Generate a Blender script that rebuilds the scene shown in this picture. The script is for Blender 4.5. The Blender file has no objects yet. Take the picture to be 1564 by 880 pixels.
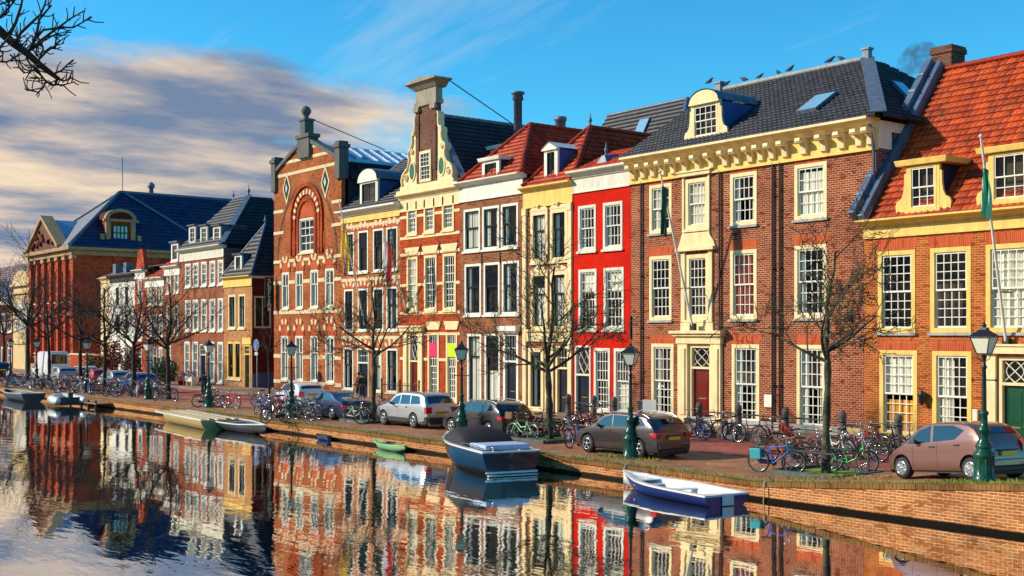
import bpy, bmesh, math, random
from mathutils import Vector, Matrix
R = random.Random(7)
PI = math.pi
scene = bpy.context.scene
COL = scene.collection

# ------------------------------------------------------------------ survey of the place
# The street runs along -X, the house fronts stand on the plane Y = 40, the canal lies between.
S_, C_ = math.sin(math.radians(37.58)), math.cos(math.radians(37.58))
FL, HZ, CZ = 1822.0, 511.0, 4.7
FY = 40.0
def rr(px):
    t = (px-782)/FL
    return (-C_+t*S_)/(S_+t*C_)
def wx(px, Y=FY): return rr(px)*Y
def wz(px, py, Y=FY):
    t = (px-782)/FL
    return CZ+(HZ-py)*(Y/(S_+t*C_))/FL
def gz(x):
    return 0.5+0.09*min(max(x+22.5, 0), 11.0)
def gp(px, py):
    """point of the ground seen at a surveyed bearing"""
    t = (px-782)/FL
    g = 0.5
    for _ in range(30):
        d = (CZ-g)*FL/(py-HZ)
        x, y = d*(-C_+t*S_), d*(S_+t*C_)
        g = 0.5*g+0.5*gz(x)
    return Vector((x, y, g))

# ------------------------------------------------------------------ mesh builder
class MB:
    def __init__(s):
        s.v = []; s.f = []; s.m = []; s.uv = {}; s.sm = []
    def face(s, pts, m=0, uv=None, smooth=False):
        n = len(s.v); s.v += [tuple(p) for p in pts]
        s.f.append(tuple(range(n, n+len(pts)))); s.m.append(m); s.sm.append(smooth)
        if uv: s.uv[len(s.f)-1] = uv
    def add(s, vs, fs, m=0, smooth=False):
        n = len(s.v); s.v += [tuple(p) for p in vs]
        for f in fs:
            s.f.append(tuple(i+n for i in f)); s.m.append(m); s.sm.append(smooth)
    def box(s, x0, x1, y0, y1, z0, z1, m=0):
        if x0 > x1: x0, x1 = x1, x0
        if y0 > y1: y0, y1 = y1, y0
        if z0 > z1: z0, z1 = z1, z0
        s.add([(x0,y0,z0),(x1,y0,z0),(x1,y1,z0),(x0,y1,z0),(x0,y0,z1),(x1,y0,z1),(x1,y1,z1),(x0,y1,z1)],
              [(0,3,2,1),(4,5,6,7),(0,1,5,4),(1,2,6,5),(2,3,7,6),(3,0,4,7)], m)
    def hexa(s, b, t, m=0):
        s.add(list(b)+list(t), [(3,2,1,0),(4,5,6,7),(0,1,5,4),(1,2,6,5),(2,3,7,6),(3,0,4,7)], m)
    def prism(s, poly, y0, y1, m=0):
        """poly in (x,z), counter-clockwise seen from -Y"""
        n = len(poly)
        vs = [(x,y0,z) for x,z in poly]+[(x,y1,z) for x,z in poly]
        fs = [tuple(range(n)), tuple(range(2*n-1, n-1, -1))]
        fs += [(i, i+n, (i+1) % n+n, (i+1) % n) for i in range(n)]
        s.add(vs, fs, m)
    def prismy(s, poly, x0, x1, m=0):
        """poly in (y,z) extruded along x"""
        n = len(poly)
        vs = [(x0,y,z) for y,z in poly]+[(x1,y,z) for y,z in poly]
        fs = [tuple(range(n)), tuple(range(2*n-1, n-1, -1))]
        fs += [(i, (i+1) % n, (i+1) % n+n, i+n) for i in range(n)]
        s.add(vs, fs, m)
    def prismz(s, poly, z0, z1, m=0):
        n = len(poly)
        vs = [(x,y,z0) for x,y in poly]+[(x,y,z1) for x,y in poly]
        fs = [tuple(range(n-1,-1,-1)), tuple(range(n, 2*n))]
        fs += [(i, (i+1) % n, (i+1) % n+n, i+n) for i in range(n)]
        s.add(vs, fs, m)
    def tube(s, pts, rad, n=6, m=0, cap=True, smooth=True):
        pts = [Vector(p) for p in pts]
        if not hasattr(rad, '__len__'): rad = [rad]*len(pts)
        ref = None; vs = []; k = len(pts)
        for i, p in enumerate(pts):
            d = (pts[min(i+1,k-1)]-pts[max(i-1,0)])
            if d.length < 1e-9: d = Vector((0,0,1))
            d.normalize()
            if ref is None:
                ref = d.cross(Vector((0,0,1)) if abs(d.z) < .9 else Vector((1,0,0))).normalized()
            else:
                ref = (ref-d*ref.dot(d))
                ref = ref.normalized() if ref.length > 1e-6 else d.orthogonal().normalized()
            b = d.cross(ref)
            for j in range(n):
                a = 2*PI*j/n
                vs.append(p+(ref*math.cos(a)+b*math.sin(a))*rad[i])
        fs = []
        for i in range(k-1):
            for j in range(n):
                fs.append((i*n+j, i*n+(j+1) % n, (i+1)*n+(j+1) % n, (i+1)*n+j))
        s.add(vs, fs, m, smooth)
        if cap:
            s.add(vs[:n], [tuple(range(n-1,-1,-1))], m); s.add(vs[-n:], [tuple(range(n))], m)
    def lathe(s, prof, n=12, c=(0,0,0), m=0, axis='z', smooth=True):
        vs = []; k = len(prof)
        for r, z in prof:
            for j in range(n):
                a = 2*PI*j/n
                p = (r*math.cos(a), r*math.sin(a), z)
                if axis == 'y': p = (p[0], p[2], p[1])
                if axis == 'x': p = (p[2], p[0], p[1])
                vs.append((p[0]+c[0], p[1]+c[1], p[2]+c[2]))
        fs = [(i*n+j, i*n+(j+1) % n, (i+1)*n+(j+1) % n, (i+1)*n+j) for i in range(k-1) for j in range(n)]
        s.add(vs, fs, m, smooth)
        if prof[0][0] > 1e-4: s.add(vs[:n], [tuple(range(n-1,-1,-1))], m)
        if prof[-1][0] > 1e-4: s.add(vs[-n:], [tuple(range(n))], m)
    def ball(s, c, r, n=8, m=0, sz=1.0):
        k = max(4, n//2)
        s.lathe([(max(1e-5, r*math.sin(PI*i/k)), -r*sz*math.cos(PI*i/k)) for i in range(k+1)], n, c, m)
    def build(s, name, mats, parent=None, off=(0,0,0), rnd=None, bevel=0):
        if not s.f: return None
        me = bpy.data.meshes.new(name)
        ox, oy, oz = off
        me.from_pydata([(x-ox, y-oy, z-oz) for x,y,z in s.v], [], s.f)
        if not isinstance(mats, (list, tuple)): mats = [mats]
        for mm in mats: me.materials.append(mm)
        me.polygons.foreach_set('material_index', s.m)
        me.polygons.foreach_set('use_smooth', s.sm)
        if s.uv:
            uvl = me.uv_layers.new(name='UVMap')
            for fi, uv in s.uv.items():
                ls = me.polygons[fi].loop_start
                for q, c in enumerate(uv): uvl.data[ls+q].uv = c
        me.update()
        o = bpy.data.objects.new(name, me); COL.objects.link(o)
        if parent is not None: o.parent = parent
        if bevel:
            b = o.modifiers.new('Bevel', 'BEVEL'); b.width = bevel; b.segments = 2; b.limit_method = 'ANGLE'; b.angle_limit = 0.6
        return o

def tag(o, label=None, cat=None, group=None, kind=None):
    if label: o['label'] = label
    if cat: o['category'] = cat
    if group: o['group'] = group
    if kind: o['kind'] = kind
    return o
def empty(name, loc=(0,0,0), label=None, cat=None, group=None, rz=0):
    o = bpy.data.objects.new(name, None); COL.objects.link(o)
    o.location = loc; o.rotation_euler = (0,0,rz); o.empty_display_size = .2
    return tag(o, label, cat, group)
def copy_tree(o, parent=None):
    c = o.copy(); COL.objects.link(c); c.parent = parent
    for ch in KIDS.get(o.name, []):
        copy_tree(ch, c)
    return c
KIDS = {}
def index_kids():
    KIDS.clear()
    for o in bpy.data.objects:
        if o.parent: KIDS.setdefault(o.parent.name, []).append(o)

# ------------------------------------------------------------------ materials
MT = {}
def newmat(name):
    m = bpy.data.materials.new(name); m.use_nodes = True
    MT[name] = m
    nt = m.node_tree
    return m, nt, nt.nodes['Principled BSDF']
def N(nt, t, **k):
    n = nt.nodes.new(t)
    for a, b in k.items():
        if a in n.inputs.keys() if hasattr(n.inputs, 'keys') else False: n.inputs[a].default_value = b
        else: setattr(n, a, b)
    return n
def L(nt, a, b): nt.links.new(a, b)
def rgb(c): return (c[0], c[1], c[2], 1)
def mixc(nt, fac, a, b, mode='MIX'):
    n = nt.nodes.new('ShaderNodeMix'); n.data_type = 'RGBA'; n.blend_type = mode
    for i, v in ((0, fac), (6, a), (7, b)):
        if isinstance(v, bpy.types.NodeSocket): L(nt, v, n.inputs[i])
        else: n.inputs[i].default_value = v if i == 0 else rgb(v)
    return n.outputs[2]
def noise(nt, vec, scale, detail=4, rough=.6):
    n = nt.nodes.new('ShaderNodeTexNoise'); n.inputs['Scale'].default_value = scale
    n.inputs['Detail'].default_value = detail; n.inputs['Roughness'].default_value = rough
    if vec is not None: L(nt, vec, n.inputs['Vector'])
    return n.outputs[0]
def ramp(nt, fac, a, b, ca=(0,0,0), cb=(1,1,1)):
    n = nt.nodes.new('ShaderNodeValToRGB'); L(nt, fac, n.inputs[0])
    e = n.color_ramp.elements
    e[0].position = a; e[1].position = b; e[0].color = rgb(ca); e[1].color = rgb(cb)
    return n.outputs[0]
def bump(nt, h, strength, dist, bsdf):
    n = nt.nodes.new('ShaderNodeBump'); n.inputs['Strength'].default_value = strength; n.inputs['Distance'].default_value = dist
    L(nt, h, n.inputs['Height']); L(nt, n.outputs[0], bsdf.inputs['Normal'])
def objco(nt): return nt.nodes.new('ShaderNodeTexCoord').outputs['Object']
def paint(name, c, rough=.5, var=.25, scale=1.5, metal=0, coat=0, bmp=0, spec=.22, streak=True):
    m, nt, p = newmat(name)
    co = objco(nt)
    mp = nt.nodes.new('ShaderNodeMapping'); L(nt, co, mp.inputs[0])
    if streak: mp.inputs['Scale'].default_value = (2.2, 2.2, .7)
    f = ramp(nt, noise(nt, mp.outputs[0], scale, 6, .7), .3, .7)
    d = tuple(x*(1-var) for x in c); b = tuple(min(1, x*(1+var*.35)) for x in c)
    L(nt, mixc(nt, f, d, b), p.inputs['Base Color'])
    p.inputs['Roughness'].default_value = rough; p.inputs['Metallic'].default_value = metal
    p.inputs['Coat Weight'].default_value = coat; p.inputs['Coat Roughness'].default_value = .05
    p.inputs['Specular IOR Level'].default_value = spec
    if bmp: bump(nt, noise(nt, co, scale*8, 4), .5, bmp, p)
    return m
def brick(name, c1, c2, mortar, bw=.26, bh=.085, ms=.014, var=.35, rough=.85, seed=0, dark=.55):
    m, nt, p = newmat(name)
    co = objco(nt)
    sp = nt.nodes.new('ShaderNodeSeparateXYZ'); L(nt, co, sp.inputs[0])
    ad = N(nt, 'ShaderNodeMath', operation='ADD'); L(nt, sp.outputs[0], ad.inputs[0]); L(nt, sp.outputs[1], ad.inputs[1])
    cb = nt.nodes.new('ShaderNodeCombineXYZ'); L(nt, ad.outputs[0], cb.inputs[0]); L(nt, sp.outputs[2], cb.inputs[1])
    cb.inputs[2].default_value = seed
    b = nt.nodes.new('ShaderNodeTexBrick'); L(nt, cb.outputs[0], b.inputs['Vector'])
    b.inputs['Scale'].default_value = 1; b.inputs['Brick Width'].default_value = bw; b.inputs['Row Height'].default_value = bh
    b.inputs['Mortar Size'].default_value = ms; b.inputs['Mortar Smooth'].default_value = .3; b.inputs['Bias'].default_value = -.1
    b.inputs['Color1'].default_value = rgb(c1); b.inputs['Color2'].default_value = rgb(c2); b.inputs['Mortar'].default_value = rgb(mortar)
    # odd burnt bricks and large soft weathering
    wn = nt.nodes.new('ShaderNodeTexVoronoi'); wn.inputs['Scale'].default_value = 1.0
    mp = nt.nodes.new('ShaderNodeMapping'); mp.inputs['Scale'].default_value = (1/bw, 1/bh, 1); L(nt, cb.outputs[0], mp.inputs[0]); L(nt, mp.outputs[0], wn.inputs['Vector'])
    sv = nt.nodes.new('ShaderNodeSeparateColor'); L(nt, wn.outputs['Color'], sv.inputs[0])
    f1 = ramp(nt, sv.outputs[0], .80, 1.15)
    col = mixc(nt, f1, b.outputs[0], tuple(x*dark for x in c1))
    f2 = ramp(nt, noise(nt, cb.outputs[0], .55, 6, .65), .35, .7)
    col = mixc(nt, f2, col, mixc(nt, 1.0, col, (1-var, 1-var*1.1, 1-var), 'MULTIPLY'))
    L(nt, col, p.inputs['Base Color']); p.inputs['Roughness'].default_value = rough
    p.inputs['Specular IOR Level'].default_value = .1
    iv = N(nt, 'ShaderNodeMath', operation='SUBTRACT'); iv.inputs[0].default_value = 1; L(nt, b.outputs['Fac'], iv.inputs[1])
    bump(nt, iv.outputs[0], .6, .012, p)
    return m
def tiles(name, c1, c2, moss, rough=.42, spec=.5, mossamt=.25):
    m, nt, p = newmat(name)
    uv = nt.nodes.new('ShaderNodeUVMap'); uv.uv_map = 'UVMap'
    fl = N(nt, 'ShaderNodeVectorMath', operation='FLOOR'); L(nt, uv.outputs[0], fl.inputs[0])
    wn = nt.nodes.new('ShaderNodeTexWhiteNoise'); wn.noise_dimensions = '2D'; L(nt, fl.outputs[0], wn.inputs['Vector'])
    col = mixc(nt, wn.outputs[0], c1, c2)
    co = objco(nt)
    f = ramp(nt, noise(nt, co, 1.1, 7, .7), .52, .75)
    ml = N(nt, 'ShaderNodeMath', operation='MULTIPLY'); L(nt, f, ml.inputs[0]); ml.inputs[1].default_value = mossamt*3
    ml.use_clamp = True
    col = mixc(nt, ml.outputs[0], col, moss)
    L(nt, col, p.inputs['Base Color'])
    p.inputs['Roughness'].default_value = rough; p.inputs['Specular IOR Level'].default_value = spec
    bump(nt, noise(nt, co, 9, 4), .3, .02, p)
    return m

CREAM = (.88,.68,.36); YEL = (.86,.57,.15); WHT = (.80,.77,.66)
paint('cream', CREAM, .5, .26); paint('yellow', YEL, .55, .28); paint('white', WHT, .5, .22)
paint('offwhite', (.72,.68,.56), .5, .25); paint('grey_stone', (.42,.40,.36), .8, .35, bmp=.02)
paint('stone_band', (.74,.60,.36), .8, .3, bmp=.01); paint('dark_frame', (.012,.018,.016), .3, .2)
brick('red_wall', (.76,.018,.003), (.68,.015,.003), (.56,.012,.003), var=.32, bh=.1, dark=.85); paint('blue_lead', (.13,.18,.26), .4, .4, metal=.3)
paint('lead', (.16,.19,.25), .5, .4, metal=.3); paint('zinc_roof', (.30,.42,.55), .3, .3, metal=.5)
paint('black_iron', (.010,.012,.012), .4, .2, spec=.5); paint('lamp_green', (.012,.075,.045), .3, .3, coat=.3)
paint('dark_cheek', (.025,.035,.075), .5, .3); paint('blue_cheek', (.05,.10,.30), .45, .3)
paint('dark_cornice', (.03,.03,.035), .5, .2); paint('door_red', (.16,.012,.010), .3, .2, coat=.3)
paint('door_green', (.008,.07,.035), .3, .2, coat=.3); paint('door_black', (.012,.016,.03), .3, .2, coat=.3)
paint('oval_green', (.02,.16,.09), .4, .2); paint('brass', (.7,.5,.15), .3, .1, metal=1)
paint('curtain', (.88,.82,.66), .9, .15, 6); paint('curtain_orange', (.85,.38,.05), .9, .15, 6); paint('curtain_red', (.45,.08,.05), .9, .15, 6)
paint('room', (.06,.045,.03), .9, .4, .8); paint('plaster_blue', (.10,.14,.28), .7, .3)
paint('stone_gate', (.70,.52,.26), .8, .35, bmp=.02); paint('dark_stone', (.13,.13,.12), .8, .4); paint('hall_stone', (.46,.29,.15), .8, .45); paint('stone_crown', (.34,.29,.22), .7, .45); paint('glass_pale', (.45,.62,.55), .1, .3)
paint('slate_far', (.022,.04,.11), .4, .5, .6)
paint('slate_grey', (.24,.23,.24), .6, .3, 1.0); paint('pink', (.75,.03,.12), .6, .1); paint('lime', (.55,.75,.02), .6, .1)
paint('lemon', (.85,.62,.05), .6, .1)
brick('brick_orange', (.62,.115,.020), (.40,.052,.012), (.62,.36,.12), var=.5)
brick('brick_mansion', (.37,.064,.024), (.19,.024,.012), (.58,.36,.20), bh=.09, var=.5)
brick('brick_gable', (.58,.055,.010), (.40,.028,.008), (.46,.15,.05), bh=.08, var=.5)
brick('brick_brown', (.33,.085,.032), (.20,.042,.018), (.46,.28,.14), var=.5)
brick('brick_school', (.50,.085,.022), (.28,.036,.011), (.52,.27,.10), var=.5)
brick('brick_shop', (.60,.15,.03), (.42,.075,.018), (.62,.36,.14), var=.5)
brick('brick_corner', (.52,.17,.045), (.50,.15,.045), (.64,.46,.24))
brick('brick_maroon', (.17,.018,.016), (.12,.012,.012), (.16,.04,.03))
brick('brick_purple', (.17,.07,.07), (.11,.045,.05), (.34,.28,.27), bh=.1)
brick('brick_row', (.42,.095,.038), (.27,.05,.022), (.44,.25,.14), bh=.1, var=.5)
brick('brick_hall', (.60,.080,.026), (.40,.040,.016), (.44,.16,.08), bh=.12, bw=.36)
brick('brick_chimney', (.20,.07,.04), (.12,.045,.03), (.24,.16,.12))
brick('lintel_brick', (.60,.09,.03), (.48,.06,.02), (.55,.2,.08), bw=.075, bh=.5, ms=.012, var=.15)
brick('quay_brick', (.70,.22,.06), (.48,.11,.032), (.80,.55,.26), bw=.24, bh=.075, ms=.013, var=.5)
tiles('tile_red', (.50,.062,.018), (.28,.026,.010), (.08,.02,.012), spec=.12)
tiles('tile_orange', (.56,.085,.018), (.26,.030,.011), (.09,.03,.018), spec=.1, mossamt=.4)
tiles('tile_black', (.012,.014,.022), (.030,.034,.046), (.006,.007,.010), rough=.5, spec=.3)
tiles('tile_mansion', (.016,.018,.026), (.040,.044,.056), (.009,.010,.013), rough=.5, spec=.35)
tiles('tile_blue', (.010,.022,.075), (.018,.034,.11), (.004,.007,.02), rough=.55, spec=.25, mossamt=.4)
tiles('tile_brown', (.16,.05,.035), (.10,.03,.025), (.05,.03,.02))

def glassmat(name, tint, rough=.02, transp=.72, spec=1.0):
    m, nt, p = newmat(name)
    out = nt.nodes['Material Output']
    tr = nt.nodes.new('ShaderNodeBsdfTransparent'); tr.inputs[0].default_value = rgb(tint)
    gl = nt.nodes.new('ShaderNodeBsdfGlossy'); gl.inputs['Roughness'].default_value = rough
    nz = noise(nt, objco(nt), 1.3, 2)
    bp = nt.nodes.new('ShaderNodeBump'); bp.inputs['Strength'].default_value = .25; bp.inputs['Distance'].default_value = .03
    L(nt, nz, bp.inputs['Height']); L(nt, bp.outputs[0], gl.inputs['Normal'])
    lw = nt.nodes.new('ShaderNodeLayerWeight'); fr = N(nt, 'ShaderNodeMath', operation='POWER'); L(nt, lw.outputs['Facing'], fr.inputs[0]); fr.inputs[1].default_value = 3.5
    mr = nt.nodes.new('ShaderNodeMapRange'); L(nt, fr.outputs[0], mr.inputs[0]); mr.inputs[3].default_value = 1-transp-.2; mr.inputs[4].default_value = 1
    ms = nt.nodes.new('ShaderNodeMixShader'); L(nt, mr.outputs[0], ms.inputs[0]); L(nt, tr.outputs[0], ms.inputs[1]); L(nt, gl.outputs[0], ms.inputs[2])
    L(nt, ms.outputs[0], out.inputs[0])
    return m
glassmat('glass', (.95,.97,.97), transp=.76)
def plain(name, c, rough=.5, metal=0, coat=0, spec=.5, bmp=0, bs=20):
    m, nt, p = newmat(name)
    co = objco(nt)
    f = noise(nt, co, 3, 5)
    L(nt, mixc(nt, f, tuple(x*.8 for x in c), tuple(min(1,x*1.12) for x in c)), p.inputs['Base Color'])
    p.inputs['Roughness'].default_value = rough; p.inputs['Metallic'].default_value = metal
    p.inputs['Coat Weight'].default_value = coat; p.inputs['Specular IOR Level'].default_value = spec
    if bmp: bump(nt, noise(nt, co, bs, 4), .5, bmp, p)
    return m

# ------------------------------------------------------------------ camera
cam = bpy.data.cameras.new('Camera'); co_ = bpy.data.objects.new('Camera', cam); COL.objects.link(co_)
co_.location = (0, 0, CZ); co_.rotation_euler = (PI/2, 0, math.radians(90-37.58))
cam.sensor_width = 36; cam.lens = FL/1564*36; cam.shift_y = (HZ-440)/1564; cam.clip_end = 3000; cam.clip_start = .1
scene.camera = co_
scene.view_settings.view_transform = 'Standard'; scene.view_settings.look = 'None'
scene.view_settings.exposure = 0.16; scene.view_settings.gamma = 1
scene.cycles.use_denoising = True
scene.cycles.max_bounces = 6; scene.cycles.transparent_max_bounces = 12
scene.cycles.caustics_reflective = False; scene.cycles.caustics_refractive = False
try: scene.cycles.denoiser = 'OPENIMAGEDENOISE'
except Exception: pass

# ------------------------------------------------------------------ light
SUN_EL = math.radians(27)
sdir = Vector((-.62, -.78, 0)).normalized()*math.cos(SUN_EL)+Vector((0,0,math.sin(SUN_EL)))   # towards the sun
sun = bpy.data.lights.new('sun', 'SUN'); so = bpy.data.objects.new('sun', sun); COL.objects.link(so)
sun.energy = 4.9; sun.angle = math.radians(1.5); sun.color = (1.0, .87, .68)
so.rotation_euler = (-sdir).to_track_quat('-Z', 'Y').to_euler()
so.location = (-10, -20, 40)
w = bpy.data.worlds.new('World'); scene.world = w; w.use_nodes = True
nt = w.node_tree; bg = nt.nodes['Background']
sky = nt.nodes.new('ShaderNodeTexSky'); sky.sky_type = 'NISHITA'; sky.sun_disc = False
sky.sun_elevation = SUN_EL; sky.sun_rotation = math.atan2(sdir.x, sdir.y); sky.air_density = 1.0; sky.dust_density = .3; sky.ozone_density = 3.0
g = nt.nodes.new('ShaderNodeTexCoord').outputs['Generated']
sx = nt.nodes.new('ShaderNodeSeparateXYZ'); L(nt, g, sx.inputs[0])
hs = nt.nodes.new('ShaderNodeHueSaturation'); hs.inputs['Saturation'].default_value = 1.25; hs.inputs['Value'].default_value = 1.0; L(nt, sky.outputs[0], hs.inputs['Color'])
skyc = mixc(nt, 1.0, hs.outputs[0], (.60,1.72,1.78), 'MULTIPLY')
# clouds: a flat layer projected on the sky dome, thicker towards the low left (west)
mz = N(nt, 'ShaderNodeMath', operation='ADD'); L(nt, sx.outputs[2], mz.inputs[0]); mz.inputs[1].default_value = .14
dx = N(nt, 'ShaderNodeMath', operation='DIVIDE'); L(nt, sx.outputs[0], dx.inputs[0]); L(nt, mz.outputs[0], dx.inputs[1])
dy = N(nt, 'ShaderNodeMath', operation='DIVIDE'); L(nt, sx.outputs[1], dy.inputs[0]); L(nt, mz.outputs[0], dy.inputs[1])
cv = nt.nodes.new('ShaderNodeCombineXYZ'); L(nt, dx.outputs[0], cv.inputs[0]); L(nt, dy.outputs[0], cv.inputs[1])
# az: 1 towards the left of the view, 0 to the right
lv = N(nt, 'ShaderNodeVectorMath', operation='DOT_PRODUCT'); L(nt, g, lv.inputs[0]); lv.inputs[1].default_value = (-.88, -.47, 0)
n1 = noise(nt, cv.outputs[0], 1.25, 10, .62)
mpc = nt.nodes.new('ShaderNodeMapping'); L(nt, cv.outputs[0], mpc.inputs[0]); mpc.inputs['Rotation'].default_value = (0,0,math.radians(-28)); mpc.inputs['Scale'].default_value = (1.0, .55, 1)
n2 = noise(nt, mpc.outputs[0], 2.9, 9, .56)
az = nt.nodes.new('ShaderNodeMapRange'); L(nt, lv.outputs['Value'], az.inputs[0])
az.inputs[1].default_value = .30; az.inputs[2].default_value = .60; az.inputs[3].default_value = -.32; az.inputs[4].default_value = .26
el = nt.nodes.new('ShaderNodeMapRange'); L(nt, sx.outputs[2], el.inputs[0]); el.inputs[1].default_value = .19; el.inputs[2].default_value = .25; el.inputs[3].default_value = .08; el.inputs[4].default_value = -.5
a1 = N(nt, 'ShaderNodeMath', operation='ADD'); L(nt, n1, a1.inputs[0]); L(nt, az.outputs[0], a1.inputs[1])
a2 = N(nt, 'ShaderNodeMath', operation='ADD'); L(nt, a1.outputs[0], a2.inputs[0]); L(nt, el.outputs[0], a2.inputs[1])
cf = ramp(nt, a2.outputs[0], .50, .68)
cr = nt.nodes.new('ShaderNodeValToRGB'); L(nt, n2, cr.inputs[0])
K = 8.0
def kc(r, g_, b): return (r*K, g_*K, b*K, 1)
e = cr.color_ramp.elements
e[0].position = .38; e[0].color = kc(.20,.28,.44)
e[1].position = .66; e[1].color = kc(1.05,.84,.60)
x = e.new(.46); x.color = kc(.38,.40,.47)
x = e.new(.54); x.color = kc(.68,.58,.53)
mpw = nt.nodes.new('ShaderNodeMapping'); L(nt, cv.outputs[0], mpw.inputs[0]); mpw.inputs['Scale'].default_value = (.5, 2.2, 1); mpw.inputs['Rotation'].default_value = (0,0,.6)
wf = ramp(nt, noise(nt, mpw.outputs[0], .9, 8, .65), .56, .80)
wm = N(nt, 'ShaderNodeMath', operation='MULTIPLY'); L(nt, wf, wm.inputs[0]); wm.inputs[1].default_value = .55
skyc = mixc(nt, wm.outputs[0], skyc, (.70*K,.82*K,.88*K))
fin = mixc(nt, cf, skyc, cr.outputs[0])
L(nt, fin, bg.inputs[0]); bg.inputs[1].default_value = .1
# ------------------------------------------------------------------ setting: ground, quay, water
QY = 26.2
XS = [-420, -300, -200, -150]+[-140+4*i for i in range(29)]+[-24, -23, -22.5]+[-22+.5*i for i in range(22)]+[-11, 0, 40, 160]
def strip(name, y0, y1, dz, m, x0=-420, x1=160, thick=0, y1n=None):
    mb = MB(); xs = sorted(set([x for x in XS if x0 < x < x1]+[x0, x1]))
    ny = max(1, int((y1-y0)/2)) if y1-y0 < 30 else 6
    for a, b in zip(xs[:-1], xs[1:]):
        for k in range(ny):
            ya, yb = y0+(y1-y0)*k/ny, y0+(y1-y0)*(k+1)/ny
            mb.face([(a,ya,gz(a)+dz),(b,ya,gz(b)+dz),(b,yb,gz(b)+dz),(a,yb,gz(a)+dz)])
        if thick:
            mb.face([(a,y0,gz(a)+dz-thick),(b,y0,gz(b)+dz-thick),(b,y0,gz(b)+dz),(a,y0,gz(a)+dz)])
    o = mb.build(name, m); tag(o, kind='structure'); return o

def paving(name, c1, c2, mortar, bw, bh, moss, mossamt, ms=.016):
    m, nt, p = newmat(name)
    co = objco(nt)
    b = nt.nodes.new('ShaderNodeTexBrick'); L(nt, co, b.inputs['Vector']); b.inputs['Scale'].default_value = 1
    b.inputs['Brick Width'].default_value = bw; b.inputs['Row Height'].default_value = bh; b.inputs['Mortar Size'].default_value = ms
    b.inputs['Color1'].default_value = rgb(c1); b.inputs['Color2'].default_value = rgb(c2); b.inputs['Mortar'].default_value = rgb(mortar)
    f = ramp(nt, noise(nt, co, .7, 8, .7), .35, .65)
    col = mixc(nt, f, b.outputs[0], mixc(nt, 1, b.outputs[0], (.55,.5,.5), 'MULTIPLY'))
    f2 = ramp(nt, noise(nt, co, 1.6, 9, .75), .62-mossamt, .72-mossamt*.6)
    col = mixc(nt, f2, col, moss)
    L(nt, col, p.inputs['Base Color']); p.inputs['Roughness'].default_value = .75
    iv = N(nt, 'ShaderNodeMath', operation='SUBTRACT'); iv.inputs[0].default_value = 1; L(nt, b.outputs['Fac'], iv.inputs[1])
    bump(nt, iv.outputs[0], .6, .015, p)
    return m
paving('pave_road', (.62,.09,.06), (.34,.04,.032), (.30,.16,.11), .26, .12, (.22,.13,.09), .02)
paving('pave_park', (.66,.24,.09), (.38,.10,.04), (.34,.22,.12), .26, .13, (.13,.15,.035), .09)
paving('pave_walk', (.55,.33,.19), (.40,.22,.13), (.2,.14,.1), .3, .3, (.2,.17,.06), .04)
paving('pave_edge', (.66,.36,.12), (.46,.21,.07), (.18,.12,.06), .24, .12, (.26,.19,.035), .12)
paint('kerb_stone', (.30,.23,.18), .8, .35, bmp=.01)
paint('earth', (.12,.09,.05), .9, .4)
mgr, nt, p = newmat('grass')
co = objco(nt); L(nt, mixc(nt, ramp(nt, noise(nt, co, 2.2, 6), .35, .7), (.08,.20,.012), (.32,.32,.04)), p.inputs['Base Color']); p.inputs['Roughness'].default_value = .8

strip('ground', QY+.05, 420, -.02, MT['earth'])
strip('quay_edge_paving', QY, 27.2, .006, MT['pave_edge'], -200, 60)
strip('parking_strip', 27.2, 31.4, .0, MT['pave_park'], -200, 60)
strip('road', 31.4, 36.2, .004, MT['pave_road'], -200, 60)
strip('pavement', 36.35, 40.4, .12, MT['pave_walk'], -200, 60)
strip('kerb', 36.15, 36.36, .124, MT['kerb_stone'], -200, 60, thick=.2)
# pale dashes of the bay marking between road and parking strip
mb = MB()
for k in range(60):
    xa = -100+k*1.55
    if xa > -13: break
    for a, b in ((xa, xa+.42),):
        mb.face([(a,31.36,gz(a)+.012),(b,31.36,gz(b)+.012),(b,31.48,gz(b)+.012),(a,31.48,gz(a)+.012)])
tag(mb.build('road_markings', MT['white']), kind='structure')

brick('coping_brick', (.40,.19,.055), (.30,.15,.045), (.26,.16,.06), bw=.12, bh=.5, ms=.01, var=.6)
# quay wall with slightly uneven coping bricks
mq = MT['quay_brick']; nt = mq.node_tree; p = nt.nodes['Principled BSDF']
src = p.inputs['Base Color'].links[0].from_socket
co = objco(nt); sp = nt.nodes.new('ShaderNodeSeparateXYZ'); L(nt, co, sp.inputs[0])
nz = noise(nt, co, 1.2, 6); md = N(nt, 'ShaderNodeMath', operation='MULTIPLY_ADD'); L(nt, nz, md.inputs[0]); md.inputs[1].default_value = -.16; L(nt, sp.outputs[2], md.inputs[2])
L(nt, mixc(nt, ramp(nt, md.outputs[0], -.04, .04), (.018,.014,.008), src), p.inputs['Base Color'])
mb = MB()
xs = [x for x in XS if -200 <= x <= 60]
for a, b in zip(xs[:-1], xs[1:]):
    mb.add([(a,QY,-1.5),(b,QY,-1.5),(b,QY,gz(b)-.12),(a,QY,gz(a)-.12)], [(0,1,2,3)])
q = mb.build('quay_wall', mq); tag(q, 'long red brick canal quay wall with a dark algae line at the water', 'quay wall')
mb = MB(); x = -150.0
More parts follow.
